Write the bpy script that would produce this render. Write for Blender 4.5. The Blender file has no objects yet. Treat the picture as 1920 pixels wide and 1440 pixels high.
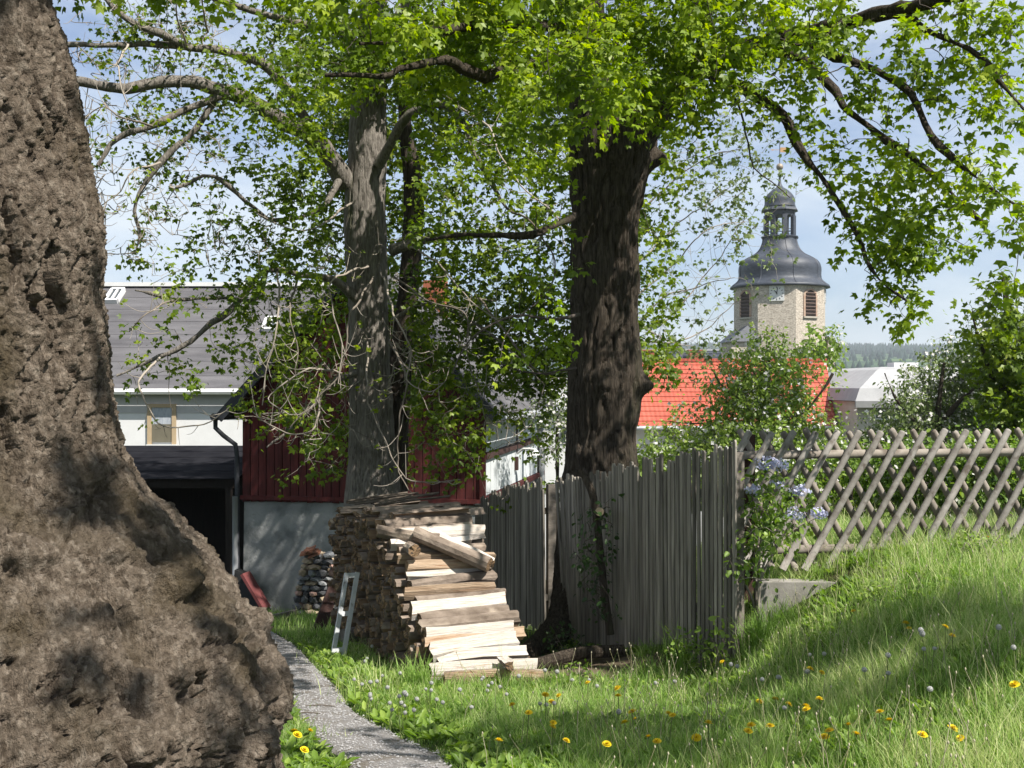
import bpy, bmesh, math, random
import numpy as np
from mathutils import Vector, Matrix, Quaternion

scene = bpy.context.scene
COL = scene.collection
R = math.radians
EYE = 1.6                       # camera height above the ground it stands on
FPX = 2200.0                    # focal length in pixels of a 1920 wide picture

# ---------------------------------------------------------------- camera
cam_d = bpy.data.cameras.new('camera')
cam_d.sensor_width = 36.0
cam_d.lens = FPX / 1920.0 * 36.0
cam_d.clip_start = 0.05
cam_d.clip_end = 9000
cam = bpy.data.objects.new('camera', cam_d)
COL.objects.link(cam)
cam.location = (0, 0, EYE)
cam.rotation_euler = (R(90), 0, 0)
scene.camera = cam

# ---------------------------------------------------------------- sun + sky
SUN_EL, SUN_AZ = R(52), R(130)   # azimuth clockwise from +Y: the sun stands behind the camera, to the right
SUN = np.array([math.cos(SUN_EL) * math.sin(SUN_AZ), math.cos(SUN_EL) * math.cos(SUN_AZ), math.sin(SUN_EL)])
sun_d = bpy.data.lights.new('sun', 'SUN')
sun_d.energy = 5.0
sun_d.angle = R(0.5)
sun_d.color = (1.0, 0.95, 0.87)
sun = bpy.data.objects.new('sun', sun_d)
COL.objects.link(sun)
sun.location = (6, -5, 14)
sun.rotation_euler = Vector(SUN).to_track_quat('Z', 'Y').to_euler()

world = bpy.data.worlds.new('World')
scene.world = world
world.use_nodes = True
wn, wl = world.node_tree.nodes, world.node_tree.links
wn.clear()
wo = wn.new('ShaderNodeOutputWorld')
wb = wn.new('ShaderNodeBackground')
wb.inputs['Strength'].default_value = 0.050
sky = wn.new('ShaderNodeTexSky')
sky.sky_type = 'NISHITA'
sky.sun_disc = False
sky.sun_elevation = SUN_EL
sky.sun_rotation = SUN_AZ
sky.altitude = 400
sky.air_density = 1.0
sky.dust_density = 1.2
sky.ozone_density = 1.5
tc = wn.new('ShaderNodeTexCoord')
mp = wn.new('ShaderNodeMapping')
mp.inputs['Scale'].default_value = (1.6, 1.6, 5.5)
mp.inputs['Location'].default_value = (3.1, 0.4, 0.55)
n1 = wn.new('ShaderNodeTexNoise')
n1.inputs['Scale'].default_value = 1.7
n1.inputs['Detail'].default_value = 7
n1.inputs['Roughness'].default_value = 0.55
n1.inputs['Distortion'].default_value = 0.5
cr = wn.new('ShaderNodeValToRGB')
cr.color_ramp.elements[0].position = 0.36
cr.color_ramp.elements[0].color = (0.22, 0.22, 0.22, 1)
cr.color_ramp.elements[1].position = 0.60
cr.color_ramp.elements[1].color = (0.96, 0.96, 0.96, 1)
mx = wn.new('ShaderNodeMixRGB')
mx.inputs['Color2'].default_value = (8.6, 9.5, 10.3, 1)
wl.new(tc.outputs['Generated'], mp.inputs['Vector'])
wl.new(mp.outputs['Vector'], n1.inputs['Vector'])
wl.new(n1.outputs['Fac'], cr.inputs['Fac'])
wl.new(cr.outputs['Color'], mx.inputs['Fac'])
tint = wn.new('ShaderNodeMixRGB')      # deeper, cleaner blue between the clouds
tint.blend_type = 'MULTIPLY'
tint.inputs['Fac'].default_value = 1.0
tint.inputs['Color2'].default_value = (1.0, 1.12, 1.36, 1)
wl.new(sky.outputs['Color'], tint.inputs['Color1'])
wl.new(tint.outputs['Color'], mx.inputs['Color1'])
wl.new(mx.outputs['Color'], wb.inputs['Color'])
wl.new(wb.outputs['Background'], wo.inputs['Surface'])

vs = scene.view_settings
vs.view_transform = 'Standard'
vs.look = 'None'
vs.exposure = 1.0
vs.gamma = 1.0
vs.use_curve_mapping = False
scene.cycles.max_bounces = 8
scene.cycles.transparent_max_bounces = 6

# ---------------------------------------------------------------- helpers
rng = np.random.default_rng(7)
rnd = random.Random(11)
BASE = {}


def V(*a):
    return np.array(a, dtype=float)


def at(px, py, Y):
    """the point of the place that lies Y metres in front of the camera on that line of sight"""
    return V((px - 960.0) / FPX * Y, Y, EYE + (720.0 - py) / FPX * Y)


def nz(v):
    v = np.asarray(v, float)
    n = np.linalg.norm(v)
    return v / n if n > 1e-12 else v


def hsh(ix, iy, iz, seed):
    with np.errstate(over='ignore'):
        n = (ix.astype(np.uint32) * np.uint32(374761393) + iy.astype(np.uint32) * np.uint32(668265263)
             + iz.astype(np.uint32) * np.uint32(2246822519) + np.uint32(seed * 3266489917 % 4294967296))
        n = (n ^ (n >> np.uint32(13))) * np.uint32(1274126177)
        n = n ^ (n >> np.uint32(16))
        n = n * np.uint32(2654435761)
        n = n ^ (n >> np.uint32(15))
    return n.astype(np.float64) / 2147483648.0 - 1.0


def vnoise(P, seed=0):
    P = np.asarray(P, float)
    I = np.floor(P).astype(np.int64)
    f = P - I
    f = f * f * f * (f * (f * 6 - 15) + 10)
    ix, iy, iz = I[..., 0], I[..., 1], I[..., 2]
    out = 0
    for dx in (0, 1):
        wx = f[..., 0] if dx else 1 - f[..., 0]
        for dy in (0, 1):
            wy = f[..., 1] if dy else 1 - f[..., 1]
            for dz in (0, 1):
                wz = f[..., 2] if dz else 1 - f[..., 2]
                out = out + wx * wy * wz * hsh(ix + dx, iy + dy, iz + dz, seed)
    return out


def fbm(P, octv=4, seed=0, gain=0.5):
    P = np.asarray(P, float)
    s, a, t = 0, 1.0, 0
    for k in range(octv):
        s = s + a * vnoise(P * 2.0 ** k + 17.3 * k, seed + k)
        t += a
        a *= gain
    return s / t


def ridge(P, octv=4, seed=0, gain=0.5):
    P = np.asarray(P, float)
    s, a, t = 0, 1.0, 0
    for k in range(octv):
        s = s + a * (1 - 2 * np.abs(vnoise(P * 2.0 ** k + 9.1 * k, seed + k)))
        t += a
        a *= gain
    return s / t


def smooth(t):
    t = np.clip(t, 0, 1)
    return t * t * (3 - 2 * t)


def np_mesh(name, verts, faces, mats, attr=None, midx=None, smooth_=False):
    """faces: (N,3) or (N,4) array"""
    verts = np.asarray(verts, np.float32)
    faces = np.asarray(faces, np.int32)
    me = bpy.data.meshes.new(name)
    nf, k = faces.shape
    me.vertices.add(len(verts))
    me.vertices.foreach_set('co', verts.ravel())
    me.loops.add(nf * k)
    me.loops.foreach_set('vertex_index', faces.ravel())
    me.polygons.add(nf)
    me.polygons.foreach_set('loop_start', np.arange(0, nf * k, k, dtype=np.int32))
    me.polygons.foreach_set('loop_total', np.full(nf, k, np.int32))
    for m in (mats if isinstance(mats, (list, tuple)) else [mats]):
        me.materials.append(m)
    if midx is not None:
        me.polygons.foreach_set('material_index', np.asarray(midx, np.int32))
    if smooth_:
        me.polygons.foreach_set('use_smooth', np.ones(nf, bool))
    me.update(calc_edges=True)
    if attr:
        for an, av in attr.items():
            a = me.attributes.new(an, 'FLOAT', 'POINT')
            a.data.foreach_set('value', np.asarray(av, np.float32))
    return me


def link(name, me, parent=None, loc=(0, 0, 0)):
    o = bpy.data.objects.new(name, me)
    COL.objects.link(o)
    if parent is not None:
        o.parent = parent
    else:
        o.location = loc
    return o


def obj_np(name, verts, faces, mats, parent=None, base=None, **kw):
    verts = np.asarray(verts, float)
    if parent is not None:
        b = BASE[parent.name]
    elif base is not None:
        b = np.asarray(base, float)
    else:
        b = np.array([(verts[:, 0].min() + verts[:, 0].max()) / 2, (verts[:, 1].min() + verts[:, 1].max()) / 2, verts[:, 2].min()])
    o = link(name, np_mesh(name, verts - b, faces, mats, **kw), parent, b)
    BASE[o.name] = b
    return o


def tag(o, label=None, cat=None, group=None, kind=None):
    if label:
        o['label'] = label
    if cat:
        o['category'] = cat
    if group:
        o['group'] = group
    if kind:
        o['kind'] = kind
    return o


def thing(name, loc, label, cat, group=None):
    o = bpy.data.objects.new(name, None)
    o.empty_display_size = 0.2
    COL.objects.link(o)
    o.location = tuple(float(c) for c in loc)
    BASE[o.name] = np.asarray(loc, float)
    return tag(o, label, cat, group)


def catmull(P, step):
    P = np.asarray(P, float)
    if len(P) == 2:
        n = max(2, int(np.linalg.norm(P[1] - P[0]) / step) + 1)
        return P[0] + (P[1] - P[0]) * np.linspace(0, 1, n)[:, None]
    Q = np.vstack([2 * P[0] - P[1], P, 2 * P[-1] - P[-2]])
    out = []
    for i in range(1, len(Q) - 2):
        p0, p1, p2, p3 = Q[i - 1], Q[i], Q[i + 1], Q[i + 2]
        n = max(1, int(math.ceil(np.linalg.norm(p2[:3] - p1[:3]) / step)))
        t = (np.arange(n) / n)[:, None]
        out.append(0.5 * (2 * p1 + (p2 - p0) * t + (2 * p0 - 5 * p1 + 4 * p2 - p3) * t ** 2 + (3 * p1 - p0 - 3 * p2 + p3) * t ** 3))
    out.append(Q[-2][None])
    return np.vstack(out)


def tube_arrays(P, rad, sides, cap=True):
    P = np.asarray(P, float)
    n = len(P)
    rad = np.broadcast_to(np.asarray(rad, float), (n,))
    T = np.gradient(P, axis=0)
    T /= np.linalg.norm(T, axis=1)[:, None] + 1e-12
    ov = P[-1] - P[0]
    ref = V(0, 0, 1) if abs(nz(ov)[2]) < 0.8 else V(0, 1, 0)
    U = np.cross(T, ref)
    U /= np.linalg.norm(U, axis=1)[:, None] + 1e-12
    W = np.cross(T, U)
    a = np.arange(sides) * 2 * np.pi / sides
    ring = np.cos(a)[None, :, None] * U[:, None, :] + np.sin(a)[None, :, None] * W[:, None, :]
    v = (P[:, None, :] + ring * rad[:, None, None]).reshape(-1, 3)
    i = np.arange(n - 1)[:, None] * sides
    j = np.arange(sides)[None, :]
    j2 = (j + 1) % sides
    f = np.stack([i + j, i + j2, i + sides + j2, i + sides + j], -1).reshape(-1, 4)
    return v, f


class Tubes:
    """many tubes joined in one mesh"""
    def __init__(s):
        s.v, s.f, s.n, s.a = [], [], 0, []

    def add(s, P, rad, sides=6, tone=None):
        v, f = tube_arrays(P, rad, sides)
        s.v.append(v)
        s.f.append(f + s.n)
        s.n += len(v)
        s.a.append(np.full(len(v), rnd.random() if tone is None else tone))

    def build(s, name, mat, parent=None, base=None):
        return obj_np(name, np.vstack(s.v), np.vstack(s.f), mat, parent, base, smooth_=True, attr={'tone': np.concatenate(s.a)})


class MB:
    """mesh builder in world coordinates: mixed polygons"""
    def __init__(s):
        s.v, s.f, s.m = [], [], []

    def poly(s, pts, m=0):
        i = len(s.v)
        s.v += [tuple(float(c) for c in p) for p in pts]
        s.f.append(tuple(range(i, i + len(pts))))
        s.m.append(m)

    def hexa(s, p, m=0):
        """p: 8 corners, bottom ring then top ring"""
        i = len(s.v)
        s.v += [tuple(float(c) for c in q) for q in p]
        for f in ((3, 2, 1, 0), (4, 5, 6, 7), (0, 1, 5, 4), (1, 2, 6, 5), (2, 3, 7, 6), (3, 0, 4, 7)):
            s.f.append(tuple(i + k for k in f))
            s.m.append(m)

    def box(s, c, ex, ey, ez, m=0):
        """centre and three half-extent vectors"""
        c, ex, ey, ez = [np.asarray(q, float) for q in (c, ex, ey, ez)]
        s.hexa([c - ex - ey - ez, c + ex - ey - ez, c + ex + ey - ez, c - ex + ey - ez,
                c - ex - ey + ez, c + ex - ey + ez, c + ex + ey + ez, c - ex + ey + ez], m)

    def abox(s, x0, x1, y0, y1, z0, z1, m=0):
        s.hexa([(x0, y0, z0), (x1, y0, z0), (x1, y1, z0), (x0, y1, z0), (x0, y0, z1), (x1, y0, z1), (x1, y1, z1), (x0, y1, z1)], m)

    def bar(s, a, b, w, t, side=None, m=0):
        """a bar from a to b, w wide along 'side', t thick"""
        a, b = np.asarray(a, float), np.asarray(b, float)
        d = nz(b - a)
        side = V(1, 0, 0) if side is None else np.asarray(side, float)
        sd = nz(side - d * np.dot(side, d))
        n = np.cross(d, sd)
        s.box((a + b) / 2, d * np.linalg.norm(b - a) / 2, sd * w / 2, n * t / 2, m)

    def prism(s, pts, d, m=0):
        pts = [np.asarray(p, float) for p in pts]
        d = np.asarray(d, float)
        n = len(pts)
        i = len(s.v)
        s.v += [tuple(p) for p in pts] + [tuple(p + d) for p in pts]
        s.f.append(tuple(range(i + n - 1, i - 1, -1)))
        s.m.append(m)
        s.f.append(tuple(range(i + n, i + 2 * n)))
        s.m.append(m)
        for k in range(n):
            k2 = (k + 1) % n
            s.f.append((i + k, i + k2, i + n + k2, i + n + k))
            s.m.append(m)

    def tube(s, P, rad, sides=6, m=0, cap=True):
        v, f = tube_arrays(P, rad, sides)
        i = len(s.v)
        s.v += [tuple(q) for q in v]
        s.f += [tuple(int(c) + i for c in q) for q in f]
        s.m += [m] * len(f)
        if cap:
            n = len(v) // sides
            s.f.append(tuple(i + k for k in range(sides)))
            s.f.append(tuple(i + (n - 1) * sides + k for k in range(sides - 1, -1, -1)))
            s.m += [m, m]

    def lathe(s, c, prof, sides=16, rot=0.0, m=0, closed=True):
        """prof: list of (radius, z)"""
        i = len(s.v)
        for r, z in prof:
            for k in range(sides):
                a = rot + 2 * math.pi * k / sides
                s.v.append((c[0] + r * math.cos(a), c[1] + r * math.sin(a), c[2] + z))
        for q in range(len(prof) - 1):
            for k in range(sides):
                k2 = (k + 1) % sides
                s.f.append((i + q * sides + k, i + q * sides + k2, i + (q + 1) * sides + k2, i + (q + 1) * sides + k))
                s.m.append(m)
        if closed:
            s.f.append(tuple(i + k for k in range(sides - 1, -1, -1)))
            s.f.append(tuple(i + (len(prof) - 1) * sides + k for k in range(sides)))
            s.m += [m, m]

    def mesh(s, name, mats, b, smooth_=False):
        me = bpy.data.meshes.new(name)
        me.from_pydata([tuple(np.asarray(v) - b) for v in s.v], [], s.f)
        for q in (mats if isinstance(mats, (list, tuple)) else [mats]):
            me.materials.append(q)
        me.polygons.foreach_set('material_index', s.m)
        if smooth_:
            me.polygons.foreach_set('use_smooth', [True] * len(s.f))
        me.update()
        return me

    def build(s, name, mats, parent=None, base=None, smooth_=False):
        a = np.array(s.v)
        if parent is not None:
            b = BASE[parent.name]
        elif base is not None:
            b = np.asarray(base, float)
        else:
            b = np.array([(a[:, 0].min() + a[:, 0].max()) / 2, (a[:, 1].min() + a[:, 1].max()) / 2, a[:, 2].min()])
        o = link(name, s.mesh(name, mats, b, smooth_), parent, b)
        BASE[o.name] = b
        return o


# ---------------------------------------------------------------- materials
MATS = {}
ALB = 0.74       # the colours below were picked for a lower exposure


def M(name, c1, c2=None, scale=6.0, stretch=(1, 1, 1), rough=0.85, bump=0.0, bscale=None, bdist=0.01, detail=6.0, c3=None, s3=18.0, t3=(0.6, 0.72),
      rand=0.0, spec=0.25, metal=0.0, tone=None, wave=None, dist=0.0):
    m = bpy.data.materials.new(name)
    MATS[name] = m
    m.use_nodes = True
    n, l = m.node_tree.nodes, m.node_tree.links
    b = n['Principled BSDF']
    b.inputs['Roughness'].default_value = rough
    b.inputs['Specular IOR Level'].default_value = spec
    b.inputs['Metallic'].default_value = metal
    c4 = lambda c: (c[0] * ALB, c[1] * ALB, c[2] * ALB, 1)
    tcn = n.new('ShaderNodeTexCoord')
    mpn = n.new('ShaderNodeMapping')
    mpn.inputs['Scale'].default_value = stretch
    l.new(tcn.outputs['Object'], mpn.inputs['Vector'])
    vec = mpn.outputs['Vector']
    if rand:
        oi = n.new('ShaderNodeObjectInfo')
        ad = n.new('ShaderNodeVectorMath')
        ad.operation = 'ADD'
        mu = n.new('ShaderNodeMath')
        mu.operation = 'MULTIPLY'
        mu.inputs[1].default_value = 37.0
        l.new(oi.outputs['Random'], mu.inputs[0])
        l.new(vec, ad.inputs[0])
        l.new(mu.outputs[0], ad.inputs[1])
        vec = ad.outputs[0]
    no = n.new('ShaderNodeTexNoise')
    no.inputs['Scale'].default_value = scale
    no.inputs['Detail'].default_value = detail
    no.inputs['Roughness'].default_value = 0.6
    no.inputs['Distortion'].default_value = dist
    l.new(vec, no.inputs['Vector'])
    ra = n.new('ShaderNodeValToRGB')
    ra.color_ramp.elements[0].position = 0.32
    ra.color_ramp.elements[1].position = 0.68
    ra.color_ramp.elements[0].color = c4(c1)
    ra.color_ramp.elements[1].color = c4(c2 if c2 is not None else c1)
    l.new(no.outputs['Fac'], ra.inputs['Fac'])
    col = ra.outputs['Color']
    if c3 is not None:
        n3 = n.new('ShaderNodeTexNoise')
        n3.inputs['Scale'].default_value = s3
        n3.inputs['Detail'].default_value = 4
        l.new(vec, n3.inputs['Vector'])
        r3 = n.new('ShaderNodeMapRange')
        r3.inputs['From Min'].default_value = t3[0]
        r3.inputs['From Max'].default_value = t3[1]
        l.new(n3.outputs['Fac'], r3.inputs['Value'])
        mxn = n.new('ShaderNodeMixRGB')
        mxn.inputs['Color2'].default_value = c4(c3)
        l.new(r3.outputs['Result'], mxn.inputs['Fac'])
        l.new(col, mxn.inputs['Color1'])
        col = mxn.outputs['Color']
    if tone is not None:
        at_ = n.new('ShaderNodeAttribute')
        at_.attribute_name = 'tone'
        rt = n.new('ShaderNodeMixRGB')
        rt.inputs['Color2'].default_value = c4(tone)
        l.new(at_.outputs['Fac'], rt.inputs['Fac'])
        l.new(col, rt.inputs['Color1'])
        col = rt.outputs['Color']
    if rand:
        hv = n.new('ShaderNodeHueSaturation')
        mr = n.new('ShaderNodeMapRange')
        mr.inputs['To Min'].default_value = 1 - rand
        mr.inputs['To Max'].default_value = 1 + rand
        l.new(oi.outputs['Random'], mr.inputs['Value'])
        l.new(mr.outputs['Result'], hv.inputs['Value'])
        l.new(col, hv.inputs['Color'])
        col = hv.outputs['Color']
    l.new(col, b.inputs['Base Color'])
    if bump:
        bn = n.new('ShaderNodeTexNoise')
        bn.inputs['Scale'].default_value = bscale or scale * 3
        bn.inputs['Detail'].default_value = 8
        bn.inputs['Roughness'].default_value = 0.65
        l.new(vec, bn.inputs['Vector'])
        bu = n.new('ShaderNodeBump')
        bu.inputs['Strength'].default_value = bump
        bu.inputs['Distance'].default_value = bdist
        l.new(bn.outputs['Fac'], bu.inputs['Height'])
        l.new(bu.outputs['Normal'], b.inputs['Normal'])
    return m


def leaf_mat(name, ca, cb, cc, trans=0.45, rough=0.45, spec=0.35):
    """two-sided leaf: diffuse + transmitted light, a colour per leaf from the 'tone' attribute"""
    m = bpy.data.materials.new(name)
    MATS[name] = m
    m.use_nodes = True
    n, l = m.node_tree.nodes, m.node_tree.links
    b = n['Principled BSDF']
    out = n['Material Output']
    b.inputs['Roughness'].default_value = rough
    b.inputs['Specular IOR Level'].default_value = spec
    a = n.new('ShaderNodeAttribute')
    a.attribute_name = 'tone'
    ra = n.new('ShaderNodeValToRGB')
    e = ra.color_ramp.elements
    g_ = 1.12 if 'grass' in name else 1.0 if 'apple' in name or 'bush' in name else ALB if 'leaf' in name else 0.85
    e[0].color = (*[q * g_ * .8 for q in ca], 1)
    e[1].color = (*[q * g_ for q in cc], 1)
    k = e.new(0.6)
    k.color = (*[q * g_ for q in cb], 1)
    l.new(a.outputs['Fac'], ra.inputs['Fac'])
    l.new(ra.outputs['Color'], b.inputs['Base Color'])
    tr = n.new('ShaderNodeBsdfTranslucent')
    hs = n.new('ShaderNodeHueSaturation')
    hs.inputs['Saturation'].default_value = 1.12
    hs.inputs['Value'].default_value = 1.25
    l.new(ra.outputs['Color'], hs.inputs['Color'])
    l.new(hs.outputs['Color'], tr.inputs['Color'])
    mi = n.new('ShaderNodeMixShader')
    mi.inputs['Fac'].default_value = trans
    l.new(b.outputs['BSDF'], mi.inputs[1])
    l.new(tr.outputs['BSDF'], mi.inputs[2])
    l.new(mi.outputs['Shader'], out.inputs['Surface'])
    return m


leaf_maple = leaf_mat('maple_leaf', (0.13, 0.22, 0.012), (0.30, 0.44, 0.026), (0.50, 0.60, 0.06), 0.55)
leaf_dark = leaf_mat('maple_leaf_deep', (0.08, 0.145, 0.012), (0.19, 0.29, 0.022), (0.36, 0.45, 0.045), 0.50)
leaf_apple = leaf_mat('apple_leaf', (0.12, 0.20, 0.03), (0.23, 0.33, 0.06), (0.36, 0.44, 0.10), 0.48)
leaf_pale = leaf_mat('pale_leaf', (0.12, 0.18, 0.05), (0.21, 0.29, 0.09), (0.32, 0.38, 0.15), 0.45)
leaf_bush = leaf_mat('bush_leaf', (0.07, 0.14, 0.02), (0.17, 0.27, 0.04), (0.30, 0.40, 0.08), 0.46)
leaf_far = leaf_mat('far_leaf', (0.03, 0.06, 0.02), (0.06, 0.11, 0.035), (0.11, 0.17, 0.06), 0.3)
leaf_ivy = leaf_mat('ivy_leaf', (0.02, 0.05, 0.010), (0.045, 0.10, 0.018), (0.08, 0.15, 0.03), 0.3)
grass_m = leaf_mat('grass_blade', (0.11, 0.205, 0.035), (0.24, 0.37, 0.085), (0.52, 0.52, 0.27), 0.45, 0.5, 0.3)
blossom_m = leaf_mat('blossom', (0.75, 0.72, 0.68), (0.82, 0.80, 0.78), (0.85, 0.82, 0.82), 0.35, 0.6, 0.2)
lilac_m = leaf_mat('lilac_bloom', (0.56, 0.57, 0.82), (0.68, 0.69, 0.88), (0.82, 0.82, 0.93), 0.3, 0.6, 0.2)
bark_big = M('old_bark', (0.105, 0.08, 0.058), (0.33, 0.265, 0.205), 34, (1, 1, 0.62), 0.95, 1.0, 75, 0.05, c3=(0.41, 0.34, 0.27), s3=42.0, t3=(0.52, 0.68), spec=0.1, tone=(0.115, 0.088, 0.05))
bark_mid = M('maple_bark', (0.028, 0.022, 0.017), (0.135, 0.110, 0.086), 55, (1, 1, 0.10), 0.95, 1.0, 50, 0.05, c3=(0.09, 0.09, 0.05), s3=2.5, spec=0.1)
bark_grey = M('grey_bark', (0.12, 0.104, 0.09), (0.36, 0.325, 0.285), 50, (1, 1, 0.12), 0.95, 1.0, 50, 0.04, c3=(0.13, 0.135, 0.075), s3=3, spec=0.1)
twig_m = M('twig_bark', (0.10, 0.08, 0.062), (0.17, 0.142, 0.115), 12, rough=0.9, tone=(0.44, 0.385, 0.325), spec=0.15)
twig_dark = M('twig_bark_dark', (0.045, 0.036, 0.030), (0.085, 0.070, 0.058), 12, rough=0.9, tone=(0.12, 0.10, 0.085), spec=0.15)
# ================================================================ the ground
_Y = [-40, -20, 0, 6, 9, 12.5, 20, 30, 45, 70, 110, 250, 400, 600, 900, 1200, 1500, 1700, 2600, 4000]
_L = [0.6, 1.0, 1.6, 1.96, 2.36, 2.67, 3.9, 5.4, 7.0, 9.5, 14, 17, 11, -3.4, -15, -27, -43, -52, -30, 0]
_RY = [-40, -20, 0, 4.5, 10, 14, 20, 30, 45]
_RR = [0.4, 0.9, 1.32, 1.38, 1.43, 1.75, 2.9, 4.9, 7.0]


def ground(x, Y):
    """height of the ground (world z)"""
    x, Y = np.asarray(x, float), np.asarray(Y, float)
    hl = np.interp(Y, _Y, _L)
    hr = np.where(Y < 45, np.interp(Y, _RY, _RR), hl)
    x0 = 0.4 + 0.75 * smooth((Y - 5.5) / 2.5) * (1 - smooth((Y - 9.6) / 0.12))
    t = smooth((x - x0) / (3.4 - x0))
    h = hl * (1 - t) + hr * t
    P = np.stack([x, Y, x * 0], -1)
    nearw = np.clip((40 - Y) / 40, 0, 1)
    farw = smooth((Y - 300) / 500)
    h = h + 0.035 * nearw * fbm(P * 0.9, 3, 5) - farw * 5.0 * fbm(P / 420.0, 3, 9)
    return EYE - h


def gz(x, Y):
    return float(ground(np.array([x]), np.array([Y]))[0])


def on_ground(px, py, y0=3.2, y1=30.0):
    """where the line of sight through that picture point meets the ground"""
    ys = np.linspace(y0, y1, 900)
    d = ground((px - 960) / FPX * ys, ys) - (EYE + (720 - py) / FPX * ys)
    k = np.argmax(d > 0)
    Y = ys[k]
    return V((px - 960) / FPX * Y, Y, gz((px - 960) / FPX * Y, Y))


def axis(parts):
    return np.unique(np.concatenate([np.arange(a, b, s) for a, b, s in parts]))


gx = axis([(-3200, -400, 150), (-400, -60, 20), (-60, -14, 2), (-14, -6, .5), (-6, 6, .16), (6, 14, .5), (14, 60, 2), (60, 400, 20), (400, 3201, 150)])
gy = axis([(-40, -4, 3), (-4, 2, .5), (2, 14, .16), (14, 24, .3), (24, 60, 1.5), (60, 300, 12), (300, 2000, 40), (2000, 4001, 200)])
GX, GY = np.meshgrid(gx, gy)
gv = np.stack([GX.ravel(), GY.ravel(), ground(GX.ravel(), GY.ravel())], -1)
nx = len(gx)
ii = (np.arange(len(gy) - 1)[:, None] * nx + np.arange(nx - 1)[None, :]).ravel()
gf = np.stack([ii, ii + 1, ii + nx + 1, ii + nx], -1)


def ground_material():
    m = M('meadow_ground', (0.030, 0.050, 0.012), (0.075, 0.105, 0.026), 3.0, rough=0.95, bump=0.6, bscale=30, bdist=0.03, c3=(0.085, 0.062, 0.04), s3=1.3, t3=(0.58, 0.75), spec=0.1)
    n, l = m.node_tree.nodes, m.node_tree.links
    b = n['Principled BSDF']
    geo = n.new('ShaderNodeNewGeometry')
    sx = n.new('ShaderNodeSeparateXYZ')
    l.new(geo.outputs['Position'], sx.inputs[0])
    far = n.new('ShaderNodeMapRange')
    far.inputs['From Min'].default_value = 120
    far.inputs['From Max'].default_value = 300
    l.new(sx.outputs['Y'], far.inputs['Value'])
    no = n.new('ShaderNodeTexNoise')
    no.inputs['Scale'].default_value = 1.0
    mp_ = n.new('ShaderNodeMapping')
    mp_.inputs['Scale'].default_value = (0.003, 0.012, 0)
    l.new(geo.outputs['Position'], mp_.inputs['Vector'])
    l.new(mp_.outputs['Vector'], no.inputs['Vector'])
    ra = n.new('ShaderNodeValToRGB')
    ra.color_ramp.interpolation = 'EASE'
    e = ra.color_ramp.elements
    e[0].position, e[0].color = 0.42, (0.025, 0.050, 0.025, 1)
    e[1].position, e[1].color = 0.58, (0.075, 0.12, 0.045, 1)
    l.new(no.outputs['Fac'], ra.inputs['Fac'])
    mxn = n.new('ShaderNodeMixRGB')
    l.new(far.outputs['Result'], mxn.inputs['Fac'])
    old = b.inputs['Base Color'].links[0].from_socket
    l.new(old, mxn.inputs['Color1'])
    l.new(ra.outputs['Color'], mxn.inputs['Color2'])
    # bare trodden soil by the fence, behind the woodpile and under the old tree root
    l.new(mxn.outputs['Color'], b.inputs['Base Color'])
    return m


meadow = ground_material()
tag(obj_np('ground', gv, gf, meadow, base=(0, 0, 0), smooth_=True), kind='structure')

# bare soil patch between the woodpile and the fence
soil_m = M('bare_soil', (0.10, 0.075, 0.05), (0.20, 0.155, 0.11), 9, rough=0.95, bump=0.8, bscale=45, bdist=0.02, c3=(0.05, 0.04, 0.03), s3=14, spec=0.1)
SOIL = V(0.18, 10.15)


def patch(name, cx, cy, rx, ry, mat, lift, n=48, rings=14, rot=0.0):
    v, f = [], []
    for q in range(rings + 1):
        for k in range(n):
            a = 2 * math.pi * k / n
            w = 1 + 0.18 * math.sin(3 * a + 1) + 0.1 * math.sin(7 * a)
            dx, dy = rx * q / rings * w * math.cos(a), ry * q / rings * w * math.sin(a)
            v.append((cx + dx * math.cos(rot) - dy * math.sin(rot), cy + dx * math.sin(rot) + dy * math.cos(rot), lift - (0.05 if q == rings else 0)))
    v = np.array(v)
    v[:, 2] += ground(v[:, 0], v[:, 1]) + 0.015 * fbm(np.stack([v[:, 0], v[:, 1], v[:, 0] * 0], -1) * 9, 3, 3)
    for q in range(rings):
        for k in range(n):
            f.append((q * n + k, q * n + (k + 1) % n, (q + 1) * n + (k + 1) % n, (q + 1) * n + k))
    return tag(obj_np(name, v, f, mat, base=(cx, cy, 0), smooth_=True), kind='structure')


patch('soil', SOIL[0], SOIL[1], 1.0, 0.75, soil_m, 0.022, rot=-0.6)

# the gravel path
gravel_m = M('gravel', (0.19, 0.178, 0.172), (0.37, 0.35, 0.34), 60, rough=0.9, bump=1.0, bscale=110, bdist=0.012, c3=(0.17, 0.145, 0.115), s3=5, t3=(0.50, 0.72), spec=0.15)
edge = [(1440, 655, 845), (1400, 612, 770), (1370, 585, 715), (1335, 560, 655), (1300, 545, 630), (1270, 535, 603), (1240, 520, 575), (1215, 500, 548), (1192, 476, 515), (1183, 462, 488)]
pl = [(V(-0.62, 3.0), V(-0.02, 2.9)), (V(-0.80, 4.6), V(-0.22, 4.4))]
for py, xa, xb in edge:
    pl.append((on_ground(xa, py)[:2], on_ground(xb, py)[:2]))
PATH_C = catmull(np.array([np.append((a + b) / 2, np.linalg.norm(b - a) / 2) for a, b in pl]), 0.1)
last = PATH_C[-1]
PATH_C = np.vstack([PATH_C, [last + V(-0.25 * k, 0.5 * k, 0.0) for k in range(1, 15)]])


def path_dist(x, y):
    """distance from the path's edge: negative on the path"""
    d = np.full(np.shape(x), 1e9)
    for c in PATH_C:
        d = np.minimum(d, np.hypot(np.asarray(x) - c[0], np.asarray(y) - c[1]) - c[2])
    return d


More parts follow.
